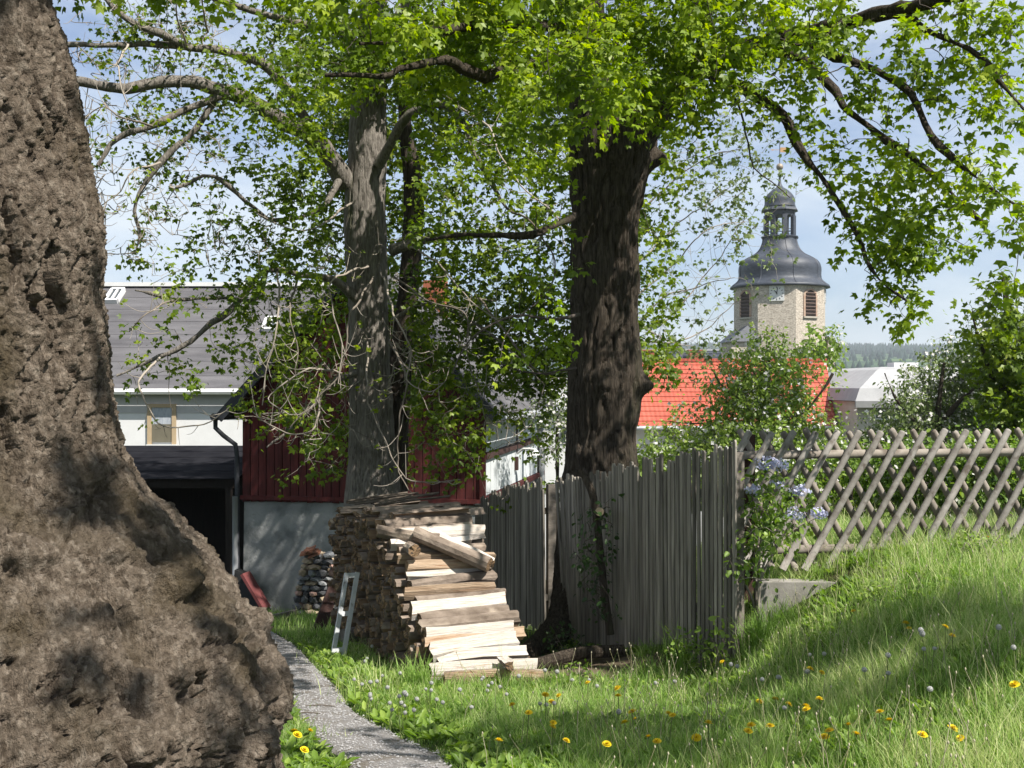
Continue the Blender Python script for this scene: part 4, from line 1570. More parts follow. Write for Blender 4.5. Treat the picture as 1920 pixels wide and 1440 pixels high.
sm = []
for k in range(12):
    me = stone_mesh(k, 1.0)
    me.materials.append(stone_cols[[0, 0, 1, 0, 2, 1, 0, 3, 1, 2, 0, 1][k]])
    sm.append(me)
hb = on_ground(592, 1150, 8, 19.3)
YH = 18.6
hx = lambda px: (px - 960) / FPX * YH
row = 0
zrow = gz(hx(590), YH) + .02
while zrow < at(0, 1045, YH)[2]:
    fr_ = (zrow - gz(hx(590), YH)) / 1.25
    x0_, x1_ = hx(548 + 34 * fr_ ** 1.5), hx(646 - 14 * fr_)
    x = x0_
    hrow = rnd.uniform(.07, .12)
    while x < x1_:
        w = rnd.uniform(.055, .12)
        for dep in (0, .22):
            o = link('rubble_stone', rnd.choice(sm))
            o.location = (x + w, YH + dep + rnd.uniform(-.04, .04), zrow + hrow * .5)
            o.scale = (w * .95, w * 1.0, hrow * .95)
            o.rotation_euler = (rnd.uniform(-.2, .2), rnd.uniform(-.15, .15), rnd.uniform(-.6, .6))
            tag(o, 'field stone in the %s of the rubble heap against the grey barn plinth' % ('bottom rows' if fr_ < .33 else 'middle' if fr_ < .66 else 'upper part'), 'stone', 'stones of the rubble heap')
        x += w * 2.0
    zrow += hrow * 1.0
terra = M('terracotta', (0.22, 0.095, 0.06), (0.34, 0.16, 0.10), 6, rough=.9, rand=.3)
for k in range(4):
    q = MB()
    c = V(hx(576 + 5 * k), YH - .05, zrow + .02 + .05 * math.sin(k * 1.2))
    q.box(c, nz(V(1, .2, rnd.uniform(-.4, .4))) * .10, V(0, .07, .02), V(0, 0, .012))
    tag(q.build('tile_shard', terra), 'broken terracotta roof tile on top of the rubble heap', 'tile', 'broken tiles on the rubble heap')

# ================================================================ old picket fence
picket_m = M('weathered_picket', (0.19, 0.168, 0.142), (0.40, 0.36, 0.31), 5, (8, 8, .35), rough=0.9, bump=0.6, bscale=60, bdist=0.004, c3=(0.085, 0.08, 0.072), s3=3, t3=(.5, .75), rand=0.4, spec=0.12)
rail_m = M('weathered_rail', (0.14, 0.12, 0.10), (0.24, 0.21, 0.18), 6, (1, 4, 4), rough=.9, bump=.4)


def picket_fence(label, pts, tops, n, lean, gapr, seed):
    rg = random.Random(seed)
    C = catmull(np.array(pts), .05)
    L = np.concatenate([[0], np.cumsum(np.linalg.norm(np.diff(C[:, :2], axis=0), axis=1))])
    f = thing('picket_fence', (pts[0][0], pts[0][1], gz(pts[0][0], pts[0][1])), label, 'fence', 'old grey picket fence sections')
    dirs = np.gradient(C[:, :2], axis=0)
    pit = L[-1] / n
    for k in range(n):
        s = (k + .5) * pit + rg.uniform(-.004, .004)
        x, y = np.interp(s, L, C[:, 0]), np.interp(s, L, C[:, 1])
        d = nz(V(np.interp(s, L, dirs[:, 0]), np.interp(s, L, dirs[:, 1]), 0))
        t = s / L[-1]
        zt = np.interp(t, [q[0] for q in tops], [q[1] for q in tops]) + rg.choice([rg.uniform(-.05, .03), rg.uniform(-.05, .03), rg.uniform(-.05, .03), rg.uniform(-.14, -.03)])
        g = gz(x, y) + rg.uniform(.0, .07)
        ln = np.interp(t, [q[0] for q in lean], [q[1] for q in lean]) + rg.uniform(-.006, .006)
        w = pit * np.interp(t, [q[0] for q in gapr], [q[1] for q in gapr]) * rg.uniform(.80, 1.04)
        nrm = V(-d[1], d[0], 0)
        a = V(x, y, g) + nrm * rg.uniform(-.004, .004)
        b = V(x, y, zt) + d * ln + nrm * rg.uniform(-.008, .008)
        q = MB()
        hw, ht = d * w / 2, nrm * .010
        e = V(0, 0, rg.uniform(.012, .03))
        low, top = a, b
        hw2 = hw * rg.uniform(.8, 1)
        q.hexa([low - hw - ht, low + hw - ht, low + hw + ht, low - hw + ht, top - hw - ht - e, top + hw - ht - e, top + hw + ht - e, top - hw + ht - e])
        q.hexa([top - hw * .999 - ht * .98 - e, top + hw * .999 - ht * .98 - e, top + hw * .999 + ht * .98 - e, top - hw * .999 + ht * .98 - e, top - hw2 * .45 - ht, top + hw2 * .45 - ht, top + hw2 * .45 + ht, top - hw2 * .45 + ht])
        q.build('picket', picket_m, f, )
    for fr2 in (.22, .78):
        P = []
        for s in np.linspace(.02, .98, 9) * L[-1]:
            x, y = np.interp(s, L, C[:, 0]), np.interp(s, L, C[:, 1])
            d = nz(V(np.interp(s, L, dirs[:, 0]), np.interp(s, L, dirs[:, 1]), 0))
            t = s / L[-1]
            zt = np.interp(t, [q[0] for q in tops], [q[1] for q in tops])
            ln = np.interp(t, [q[0] for q in lean], [q[1] for q in lean])
            g = gz(x, y)
            P.append(V(x, y, g + (zt - g) * fr2) + d * ln * fr2 + V(d[1], -d[0], 0) * .035)
        for a, b in zip(P[::2][:-1], P[::2][1:]):
            q = MB()
            q.bar(a, b, .07, .04, V(0, 0, 1))
            q.build('rail', rail_m, f)
    for t in (.04, .55):
        s = t * L[-1]
        x, y = np.interp(s, L, C[:, 0]), np.interp(s, L, C[:, 1])
        d = nz(V(np.interp(s, L, dirs[:, 0]), np.interp(s, L, dirs[:, 1]), 0))
        p = V(x, y, 0) + V(d[1], -d[0], 0) * .10
        q = MB()
        zt = np.interp(t, [q_[0] for q_ in tops], [q_[1] for q_ in tops])
        q.bar(V(p[0], p[1], gz(p[0], p[1]) - .2), V(p[0], p[1], zt - .08), .09, .09, d)
        q.build('post', rail_m, f)
    return f


picket_fence('near section of weathered grey picket fence, its left end leaning against the big tree', [(1.762, 9.2), (1.11, 10.2), (.53, 11.55)],
             [(0, at(0, 826, 9.2)[2]), (.42, at(0, 862, 10.2)[2]), (.75, at(0, 880, 11.0)[2]), (1, at(0, 898, 11.6)[2])], 54, [(0, .0), (.5, .02), (.72, .08), (.86, .16), (1, .22)],
             [(0, .70), (.3, .80), (.45, .93), (1, .95)], 5)
picket_fence('far section of grey picket fence between the red barn and the big tree', [(.37, 13.0), (0.0, 14.2), (-.40, 15.4)],
             [(0, at(0, 894, 13.0)[2]), (.5, at(0, 908, 14.2)[2]), (1, at(0, 932, 15.4)[2])], 46, [(0, .06), (.3, 0), (1, 0)], [(0, .96), (1, .96)], 6)
q = MB()
p = at(900, 1010, 15.6)
q.bar(V(p[0], p[1], gz(p[0], p[1]) - .1), at(900, 945, 15.6), .13, .12, V(1, 0, 0))
tag(q.build('fence_post', rail_m), 'thick grey post at the far end of the picket fence, by the barn corner', 'post')

# ================================================================ criss-cross pole fence on the right
pole_m = M('lattice_pole', (0.235, 0.212, 0.19), (0.42, 0.39, 0.36), 5, (2.0, 2.0, 2.0), rough=0.88, bump=0.5, bscale=35, bdist=0.004, c3=(0.15, 0.125, 0.105), s3=6, t3=(.55, .7), rand=0.16, spec=0.15)
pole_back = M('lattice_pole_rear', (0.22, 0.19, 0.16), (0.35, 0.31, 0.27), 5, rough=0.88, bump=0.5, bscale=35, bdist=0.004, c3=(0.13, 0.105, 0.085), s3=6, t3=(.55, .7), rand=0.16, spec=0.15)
jf = thing('lattice_fence', (3.2, 10.05, gz(3.2, 10.05)), 'criss-cross pole fence of grey round poles on the grassy bank', 'fence')
JY = lambda x: 9.9 + (x - 1.9) * .13
JZT, JZB = at(0, 808, 9.95)[2], at(0, 1068, 9.95)[2]
XL, XR = 1.905, 5.1
TAN = .583
RP = .0305


def pole(xt, sgn, yo, mat):
    """a pole whose top is at xt; sgn -1: runs down to the left"""
    zt, zb = JZT + rnd.uniform(-.012, .02), JZB + rnd.uniform(-.02, .02)
    xb = xt + sgn * TAN * (zt - zb)
    if sgn < 0 and xb < XL:
        zb = zt - (xt - XL) / TAN
        xb = XL
    if sgn > 0 and xt < XL:
        zt = zb + (xb - XL) / TAN
        xt = XL
    if zt - zb < .12:
        return
    a = V(xb, JY(xb) + yo, zb)
    b = V(xt, JY(xt) + yo, zt)
    d = nz(b - a)
    P = np.array([a, a + (b - a) * .25, a + (b - a) * .5, a + (b - a) * .75, b - d * .02, b - d * .005, b])
    P[1:4] += np.array([[rnd.uniform(-.007, .007), rnd.uniform(-.005, .005), 0] for _ in range(3)])
    q = MB()
    r = RP * rnd.uniform(.9, 1.06)
    q.tube(P, [r * 1.04, r, r, r * .98, r * .96, r * .8, r * .4], 9)
    q.build('pole', mat, jf, smooth_=True)


PIT = 42.4 / FPX * 9.95
for k in range(-1, 19):
    pole(at(1445, 0, 9.95)[0] + k * PIT, -1, -.055, pole_m)
for k in range(-14, 18):
    pole(at(1428, 0, 9.95)[0] + k * PIT, 1, .055, pole_back)
for zc_, in ((at(0, 853, 9.95)[2],), (at(0, 1031, 9.95)[2],)):
    q = MB()
    q.tube([V(XL - .02, JY(XL), zc_), V(XR, JY(XR), zc_ + .01)], .037, 8)
    q.build('rail', pole_back, jf, smooth_=True)
rust_m = M('brown_post', (0.055, 0.028, 0.024), (0.10, 0.050, 0.040), 7, rough=.85, bump=.4)
for xx, ht in ((2.03, at(0, 815, 10)[2]), (4.75, at(0, 815, 10)[2])):
    q = MB()
    q.bar(V(xx, JY(xx) + .13, gz(xx, JY(xx)) - .3), V(xx, JY(xx) + .13, ht), .09, .07, V(1, 0, 0))
    q.build('post', rust_m, jf)
q = MB()
q.bar(V(XL - .02, JY(XL) + .12, at(0, 860, 10)[2]), V(2.25, JY(2.2) + .12, at(0, 860, 10)[2]), .05, .03, V(0, 0, 1))
q.build('bracket', rust_m, jf)
# concrete kerb in front of it
conc = M('concrete', (0.24, 0.225, 0.20), (0.36, 0.34, 0.31), 6, rough=.95, bump=.5, bscale=40, bdist=.01, c3=(0.22, 0.21, 0.17), s3=4)
q = MB()
zt = at(0, 1092, 9.62)[2]
q.abox(at(1422, 0, 9.62)[0], at(1590, 0, 9.62)[0], 9.62, 9.80, zt - .35, zt)
tag(q.build('concrete_kerb', conc), 'low weathered concrete kerb below the left end of the pole fence', 'kerb')

# garden things seen through the lattice
q = MB()
garden_wall_x = at(1470, 0, 15)[0]
q.abox(at(1425, 0, 16.0)[0], at(1513, 0, 16.0)[0], 16.0, 16.2, gz(4, 16) - .2, at(0, 948, 16)[2])
tag(q.build('garden_wall', plaster_white), 'piece of white garden wall seen through the pole fence beside the lilac', 'wall')
bf = thing('board_fence', (5.1, 15.5, gz(5.1, 15.5)), 'low reddish brown board fence in the garden, seen through the pole fence', 'fence')
zb = at(0, 985, 15.5)[2]
for k in range(3):
    q = MB()
    q.bar(V(at(1515, 0, 15.5)[0], 15.5, zb - k * .17), V(at(1690, 0, 15.5)[0], 15.5, zb - k * .17), .12 if k else .06, .03, V(0, 0, 1))
    q.build('board', rust_m, bf)
for px in (1518, 1600, 1685):
    q = MB()
    q.bar(V(at(px, 0, 15.5)[0], 15.55, gz(5, 15.5) - .2), V(at(px, 0, 15.5)[0], 15.55, zb + .08), .08, .06, V(1, 0, 0))
    q.build('post', rust_m, bf)
# ================================================================ trees
MAPLE_V = np.array([
    (0, 0, 0), (.27, .50, .04), (0, 1.0, -.16), (-.27, .50, .04),
    (.0, .04, 0), (.44, .06, .03), (.66, .58, -.12), (.16, .52, .03),
    (-.0, .04, 0), (-.16, .52, .03), (-.66, .58, -.12), (-.44, .06, .03)])
MAPLE_F = np.array([(0, 1, 2, 3), (4, 5, 6, 7), (8, 9, 10, 11)])
OVAL_V = np.array([(0, 0, 0), (.31, .30, .05), (.26, .70, .03), (0, 1, -.12), (-.26, .70, .03), (-.31, .30, .05)])
OVAL_F = np.array([(0, 1, 2, 3), (0, 3, 4, 5)])
PETAL_V = np.array([(0, 0, 0), (.5, .35, .1), (0, 1, .2), (-.5, .35, .1), (0, 0, 0), (.5, -.35, .1), (0, -1, .2), (-.5, -.35, .1),
                    (0, 0, 0), (.35, .5, .12), (1, 0, .2), (.35, -.5, .12), (0, 0, 0), (-.35, .5, .12), (-1, 0, .2), (-.35, -.5, .12)])
PETAL_F = np.array([(0, 1, 2, 3), (4, 5, 6, 7), (8, 9, 10, 11), (12, 13, 14, 15)])


def unit(A):
    return A / (np.linalg.norm(A, axis=-1, keepdims=True) + 1e-12)


def leaf_arrays(pos, ax, nrm, size, tone, tv, tf):
    pos, ax, nrm, size, tone = [np.asarray(q, float) for q in (pos, ax, nrm, size, tone)]
    ax = unit(ax)
    sd = unit(np.cross(ax, nrm))
    nn = np.cross(sd, ax)
    v = pos[:, None] + size[:, None, None] * (tv[None, :, 0:1] * sd[:, None] + tv[None, :, 1:2] * ax[:, None] + tv[None, :, 2:3] * nn[:, None])
    f = tf[None] + (np.arange(len(pos)) * len(tv))[:, None, None]
    return v.reshape(-1, 3), f.reshape(-1, tf.shape[1]), np.repeat(tone, len(tv))


# spots that the sun reaches in the photograph: no leaves are grown in the way
LIT = [(at(880, 1210, 9.3), .75), (at(830, 1120, 9.9), .75), (at(800, 1060, 10.4), .45), (at(960, 890, 22.5), 1.0), (at(380, 800, 33), 2.2), (at(300, 640, 35), 2.0), (V(2.6, 10, .3), .7),
       (V(3.6, 10, .5), .8), (V(4.4, 10.2, .5), .8), (V(2.9, 8.6, -.1), .6), (V(3.4, 7.2, 0), .6), (on_ground(760, 1330), .5), (on_ground(1000, 1310), .5), (on_ground(1150, 1300), .4), (at(40, 260, 3.4), .55),
       (at(40, 60, 3.4), .55), (at(110, 470, 3.4), .3), (at(1140, 560, 11.5), .2), (at(680, 330, 15), .4), (on_ground(640, 1360), .3)]
LITC = np.array([q[0] for q in LIT])
LITR = np.array([q[1] for q in LIT])


LIT2 = [(at(1200, 110, 9.4), 1.0), (at(1450, 90, 9.0), .9), (at(1680, 390, 8.6), .7), (at(900, 140, 9.2), .9), (at(1000, 40, 9.2), .8), (at(500, 180, 14), 1.3), (at(1860, 200, 8.2), .8), (at(1180, 60, 9.0), .8), (at(620, 120, 8.8), .9), (at(820, 360, 14), 1.2), (at(560, 830, 14), .6)]
L2C, L2R = np.array([q[0] for q in LIT2]), np.array([q[1] for q in LIT2])


def shades_crown(p):
    w = np.asarray(p, float)[None] - L2C
    t = w @ SUN
    d = np.linalg.norm(w - t[:, None] * SUN[None], axis=1)
    return bool(np.any((t > L2R) & (d < L2R)))


def blocks_sun(p, extra=0.0):
    """does a leaf clump at p throw its shadow on one of those spots?"""
    w = np.asarray(p, float)[None] - LITC
    t = w @ SUN
    d = np.linalg.norm(w - t[:, None] * SUN[None], axis=1)
    return bool(np.any((t > 0.3) & (d < LITR + extra)))


class Plant:
    def __init__(s, seed, tv=MAPLE_V, tf=MAPLE_F):
        s.r = np.random.default_rng(seed)
        s.tw = Tubes()
        s.limbs = []
        s.np_, s.nr_ = [], []
        s.lp, s.la, s.ln, s.ls, s.lt = [], [], [], [], []
        s.bp_, s.bn_, s.bs_ = [], [], []
        s.tv, s.tf = tv, tf
        s.outside = False      # a crown that stays out of the picture
        s._cache = None

    def node(s, P, rad):
        s.np_.append(np.asarray(P, float))
        s.nr_.append(np.broadcast_to(np.asarray(rad, float), (len(P),)))
        s._cache = None

    def nodes(s):
        if s._cache is None:
            s._cache = (np.vstack(s.np_), np.concatenate(s.nr_))
        return s._cache

    def limb(s, pts, r0, r1, wig=.03, thick=True, step=.12, reg=True):
        P = catmull(np.array(pts, float), step)
        t = np.linspace(0, 1, len(P))
        off = np.stack([fbm(np.stack([t * 3 * len(P) * step / 1.0, t * 0 + k * 11.3, t * 0 + len(s.np_) * 3.1], -1), 3, 50 + k) for k in range(3)], -1)
        L = np.sum(np.linalg.norm(np.diff(P, axis=0), axis=1))
        P = P + off * wig * L ** .5 * np.minimum(1, np.minimum(t, 1) * 6)[:, None]
        rad = r0 + (r1 - r0) * t ** .8
        if thick:
            s.limbs.append((P, rad))
        else:
            s.tw.add(P, rad, 5)
        if reg:
            s.node(P, rad)
        return P

    def bough(s, p, side=.12, up=.14, rmax=.03, minr=0.0):
        N, Rr = s.nodes()
        d = np.linalg.norm(N - p, axis=1)
        cost = d - 0.0 * Rr + .15 * np.maximum(0, N[:, 2] - p[2])
        k = int(np.argmin(cost))
        a = N[k]
        L = d[k]
        if L < .03:
            return None
        m = a + (p - a) * .55 + V(0, 0, up * L) + s.r.normal(0, side * L * .6, 3)
        P = catmull(np.array([a, m, p]), max(.06, L / 9))
        n = len(P)
        t = np.linspace(0, 1, n)
        P = P + s.r.normal(0, .008 * L ** .5, P.shape) * np.minimum(1, t * 5)[:, None]
        r0 = min(max(Rr[k] * .7, .004), .0045 + .0085 * L, rmax)
        rad = r0 + (.0028 - r0) * t
        s.tw.add(P, rad, 5 if r0 > .008 else 4)
        s.node(P[2:], rad[2:])
        return P

    def cluster(s, p, d, n, size, droop=.55, spread=.05, tone=None, blossom=0, up=1.0):
        r = s.r
        t0 = r.random() if tone is None else tone
        off = r.normal(0, spread, (n, 3))
        pos = p + off
        ax = unit(off) * .65 + d * .3 + r.normal(0, .38, (n, 3)) + V(0, 0, -droop)
        nr = V(0, 0, up) + r.normal(0, .55, (n, 3)) - V(0, .25, 0)
        s.lp.append(pos)
        s.la.append(ax)
        s.ln.append(nr)
        s.ls.append(size * r.uniform(.5, 1.25, n))
        s.lt.append(np.clip(t0 * .75 - .08 + r.uniform(0, .40, n), 0, 1))
        if blossom:
            s.bp_.append(p + r.normal(0, spread, (blossom, 3)) + V(0, -.02, .02))
            s.bn_.append(V(0, -.5, .6) + r.normal(0, .5, (blossom, 3)))
            s.bs_.append(r.uniform(.022, .034, blossom) * size / .055)

    def twig(s, p, r0=.0048, tone=None):
        """a twig from the nearest wood to p; returns its end direction"""
        N, Rr = s.nodes()
        d = np.linalg.norm(N - p, axis=1)
        k = int(np.argmin(d))
        a = N[k]
        L = d[k]
        if L < .02:
            return unit(s.r.normal(0, 1, 3))
        m = a + (p - a) * .5 + V(0, 0, .12 * L) + s.r.normal(0, .10 * L, 3)
        P = np.array([a, (a + m) / 2 + s.r.normal(0, .03 * L, 3), m, (m + p) / 2 + s.r.normal(0, .03 * L, 3), p])
        s.tw.add(P, np.linspace(min(r0, .0022 + .004 * L), .0014, 5), 3, tone)
        s.node(P[2:4], .002)
        return nz(p - m)

    def skip(s, q, check, extra=0.0):
        if s.outside and q[1] > -.3 and q[2] - EYE < .36 * max(q[1], 0) + .35 and abs(q[0]) < .47 * max(q[1], 0) + .5:
            return True
        if not check:
            return False
        return (check != 3 and blocks_sun(q, extra)) or (check == 2 and shades_crown(q))

    def fill(s, rows, cell, x0, y0, ymid, yamp, size, per=6, k=1.0, jit=.6, bl=0, sun_check=True, seed=3, spread=None, maxbough=None, ynoise=180.0, droop=.55, clear=None):
        jobs = []
        for j, row in enumerate(rows):
            for i, ch in enumerate(row):
                if ch in ' .0':
                    continue
                cov = min(.95, int(ch) / 10.0)
                jobs.append((x0 + (i + .5) * cell, y0 + (j + .5) * cell, cov))
        out = []
        for (px, py, cov) in jobs:
            if clear and clear[0] < px < clear[1] and py > clear[2]:
                out.append((px, py, cov, clear[3]))
                continue
            ym = ymid(px, py) if callable(ymid) else ymid
            Y = ym + yamp * 1.6 * float(vnoise(np.array([[px / ynoise, py / ynoise, seed * 1.7]]), seed)[0])
            out.append((px, py, cov, Y))
        N0, _ = s.nodes()
        out.sort(key=lambda q: np.min(np.linalg.norm(N0 - at(q[0], q[1], q[3]), axis=1)))
        for (px, py, cov, Y) in out:
            spx = size * FPX / Y
            n = -math.log(1 - cov) * cell * cell / (.17 * spx * spx) * k
            nc = n / per
            nc = int(nc) + (s.r.random() < nc % 1)
            if not nc:
                continue
            c = None
            for tr in range(10):
                q = at(px + s.r.uniform(-.35, .35) * cell, py + s.r.uniform(-.35, .35) * cell, Y + (float(np.clip(s.r.normal(0, .35 * yamp * tr), -1.3, 2.2)) if tr else 0))
                if not s.skip(q, sun_check, .12):
                    c = q
                    break
            if c is None:
                continue
            s.bough(c)
            Yc = c[1]
            for _ in range(nc):
                for tr in range(3):
                    q = at(px + s.r.uniform(-jit, jit) * cell, py + s.r.uniform(-jit, jit) * cell, Yc + s.r.normal(0, .16 + cell / FPX * Yc * .4))
                    if not s.skip(q, sun_check):
                        break
                else:
                    continue
                d = s.twig(q)
                s.cluster(q, d, max(2, int(per * s.r.uniform(.6, 1.4))), size, spread=size * .75 if spread is None else spread, blossom=(int(bl) + (s.r.random() < bl % 1)) if bl else 0, droop=droop)

    def blob(s, c, rad, nc, size, per=6, bl=0, flat=.8, sun_check=False, droop=.4, tone=None):
        c = np.asarray(c, float)
        s.bough(c)
        for _ in range(nc):
            d = unit(s.r.normal(0, 1, 3)) * s.r.random() ** (1 / 2.2)
            q = c + d * V(rad, rad, rad * flat)
            if s.skip(q, sun_check):
                continue
            if s.r.random() < .2:
                s.bough(q)
            dd = s.twig(q)
            s.cluster(q, dd, max(2, int(per * s.r.uniform(.6, 1.4))), size, spread=size * .8, blossom=(int(bl) + (s.r.random() < bl % 1)) if bl else 0, droop=droop, tone=tone)

    def bare(s, pts, r0=.012, r1=.003, kids=5, klen=.35, tone=.9, tuft=0, size=.05):
        """a drooping bare twig with short crooked side shoots"""
        P = s.limb(pts, r0, r1, wig=.03, thick=False, step=.07)
        for _ in range(kids):
            a = P[s.r.integers(len(P) // 4, len(P))]
            d = unit(s.r.normal(0, 1, 3) + V(0, 0, -.3))
            L = klen * s.r.uniform(.3, 1)
            Q = np.array([a, a + d * L * .4 + V(0, 0, -.05 * L), a + d * L * .7 + V(0, 0, .04 * L), a + d * L + V(0, 0, .22 * L)])
            s.tw.add(catmull(Q, .05), np.linspace(.0045, .0018, len(catmull(Q, .05))), 4, tone)
            s.node(Q[1:], .003)
            if s.r.random() < tuft:
                s.cluster(Q[-1], nz(Q[-1] - Q[-2]), 3, size, droop=-.3, spread=.02, tone=.9)

    def finish(s, root, leafm, barkm, twigm, limb_sides=10, amp=.012, blossom_m=None, crown='crown'):
        for P, rad in s.limbs:
            v, f = bark_tube(P, rad, limb_sides if rad[0] < .1 else 16, amp, 5)
            obj_np('limb', v, f, barkm, root, smooth_=True)
        if s.tw.v:
            tag(s.tw.build('twigs', twigm, root), kind='stuff')
        if s.lp:
            v, f, t = leaf_arrays(np.vstack(s.lp), np.vstack(s.la), np.vstack(s.ln), np.concatenate(s.ls), np.concatenate(s.lt), s.tv, s.tf)
            tag(obj_np(crown, v, f, leafm, root, attr={'tone': t}), kind='stuff')
        if s.bp_ and blossom_m:
            n = np.vstack(s.bn_)
            ax = np.cross(n, unit(s.r.normal(0, 1, n.shape)))
            v, f, t = leaf_arrays(np.vstack(s.bp_), ax, n, np.concatenate(s.bs_), s.r.random(len(n)), PETAL_V, PETAL_F)
            tag(obj_np('blossom', v, f, blossom_m, root, attr={'tone': t}), kind='stuff')


def bark_tube(P, rad, sides, amp, seed, freq=7.0, fine=True):
    v, f = tube_arrays(P, rad, sides)
    n = len(P)
    C = np.repeat(np.asarray(P), sides, axis=0)
    o = unit(v - C)
    d = ridge(v * V(freq, freq, freq * .28), 3, seed) * amp - amp * .4 + fbm(v * 1.7, 2, seed + 9) * amp * 1.6
    if fine:
        d = d + fbm(v * V(22, 22, 9), 2, seed + 4) * amp * .35
    return v + o * d[:, None], f


# ---------------------------------------------------------------- the huge old trunk in the foreground
AX, AY = -2.1, 4.0
prof_a = [(-900, 60), (-300, 90), (0, 106), (60, 130), (190, 158), (330, 184), (400, 205), (480, 213), (540, 208), (620, 216), (690, 219), (780, 226), (850, 238), (940, 280), (965, 315), (1000, 345), (1050, 385), (1110, 425), (1150, 450),
          (1210, 500), (1280, 540), (1330, 556), (1380, 548), (1410, 530), (1440, 522), (1600, 560), (1800, 640)]
pz = np.array([EYE + (720 - a) / FPX * AY for a, b in prof_a])[::-1]
pr = np.array([(b - 960) / FPX * AY - AX - .045 for a, b in prof_a])[::-1]
zz = np.concatenate([np.linspace(-.6, EYE - 1.36, 26)[:-1], np.linspace(EYE - 1.36, EYE + 1.42, 500), np.linspace(EYE + 1.42, 6.4, 50)[1:]])
th = np.concatenate([np.linspace(R(-116), R(34), 268)[:-1], np.linspace(R(38), R(242), 60)[:-1]])
TH, ZZ = np.meshgrid(th, zz)
ZL = np.interp(ZZ, pz, pr)
rt = .50
w_ang = np.clip(np.cos((TH - R(-8)) * .85), 0, 1) ** 1.2 * .62 + .38
RR = np.minimum(ZL, rt) + np.maximum(ZL - rt, 0) * np.where(np.abs((TH - R(-8) + np.pi) % (2 * np.pi) - np.pi) < 1.8, w_ang, .38)
RR = RR * (1 + .035 * np.sin(3 * TH + ZZ * .6) + .02 * np.sin(5 * TH - ZZ * 1.1))
P = np.stack([AX + RR * np.cos(TH), AY + RR * np.sin(TH), ZZ], -1).reshape(-1, 3)
lowz = smooth((EYE + .0 - P[:, 2]) / .9)                # 0 up the trunk, 1 at the swollen foot
st = V(1, 1, .33)
# shear so that the fissures lean with the flare
Q = P.copy()
Q[:, 0] = Q[:, 0] + (P[:, 2] - EYE) * .18
wob = .14 * np.stack([fbm(Q * 2.2, 3, 70), fbm(Q * 2.2, 3, 71), fbm(Q * 2.2, 3, 72)], -1)
mask1 = smooth((vnoise(Q * V(1, 1, .6) * 2.4, 19) + .45) / .5)
a1 = np.abs(fbm((Q + wob) * V(1, 1, .15) * 5.6, 2, 21)) * (1 - lowz) + np.abs(fbm((Q + wob) * V(1, 1, .5) * 5.0, 2, 22)) * lowz
crev = -smooth(1 - a1 / .075) ** .75 * (.095 - .040 * lowz) * mask1 * .95
mask2 = smooth((vnoise(Q * 3.7, 29) + .3) / .5)
a2 = np.abs(fbm((Q + wob * .6) * V(1, 1, .24) * 12.5, 2, 25)) * (1 - lowz) + np.abs(fbm((Q + wob * .7) * V(1, 1, .6) * 11.0, 2, 26)) * lowz
crev2 = -smooth(1 - a2 / .13) * (.042 - .008 * lowz) * mask2
pit = -smooth((fbm((Q + wob) * V(1, 1, .27) * 8.0, 2, 33) - .34) / .14) * (.045 - .03 * lowz)
lump = fbm(Q * V(1, 1, .45) * 2.6, 3, 41) * (.038 + .025 * lowz)
knob = smooth((vnoise(Q * 5.5 + wob * 4, 47) - .30) / .35) * .075 * lowz
pit2 = -smooth((fbm(Q * V(1, 1, .7) * 15.0 + wob * 20, 2, 49) - .27) / .12) * (.012 + .018 * lowz)
a4 = np.abs(fbm((Q + wob * .5) * V(1, 1, .7) * 24.0, 2, 81))
crev3 = -smooth(1 - a4 / .085) * .014
gran = np.abs(fbm(Q * V(1, 1, .5) * 30, 2, 55)) * (.013 + .015 * lowz) + np.abs(fbm(Q * 62, 2, 57)) * .016
# deep irregular gaps between the bark plates
slots = np.zeros(len(P))
sr = np.random.default_rng(88)
THf, RRf = TH.ravel(), RR.ravel()
wz = .045 * fbm(Q * 9, 2, 93)
for k in range(115):
    up_ = k < 80
    t_i, z_i = sr.uniform(R(-112), R(28)), (sr.uniform(EYE - .1, EYE + 1.5) if up_ else sr.uniform(EYE - 1.4, EYE + .1))
    L_i, w_i = (sr.uniform(.05, .20), sr.uniform(.007, .017)) if up_ else (sr.uniform(.02, .07), sr.uniform(.008, .02))
    if k % 9 == 0:
        L_i, w_i = L_i * 1.5, w_i * 1.7
    dz_ = P[:, 2] - z_i
    du_ = (THf - t_i) * RRf - (sr.uniform(-.35, .05) if up_ else sr.uniform(-1.2, 1.2)) * dz_ + wz
    q_ = (du_ / w_i) ** 2 + (dz_ / L_i) ** 2
    slots = np.minimum(slots, -smooth((1.15 - q_) / .8) * (sr.uniform(.035, .075) if up_ else sr.uniform(.02, .04)))
D = slots + crev + crev2 + pit + lump + knob + pit2 + crev3 + gran - .012
N_ = np.stack([np.cos(TH), np.sin(TH), TH * 0], -1).reshape(-1, 3)
slope = np.gradient(RR, axis=0) / np.gradient(ZZ, axis=0)
N_[:, 2] = -np.clip(slope, -1.5, 1.5).ravel() * .8
N_ = unit(N_)
P = P + N_ * D[:, None]
na = len(th)
i = np.arange(len(zz) - 1)[:, None] * na
j = np.arange(na)[None, :]
j2 = (j + 1) % na
F_ = np.stack([i + j, i + j2, i + na + j2, i + na + j], -1).reshape(-1, 4)
old = thing('old_tree', (AX, AY, gz(AX, AY)), 'huge old tree trunk with deeply fissured bark and swollen foot filling the left side', 'tree')
obj_np('trunk', P, F_, bark_big, old, smooth_=True, attr={'tone': .75 * smooth((fbm(P * 2.6, 3, 91) - .02) / .5)})
pa = Plant(201)
pa.outside = True
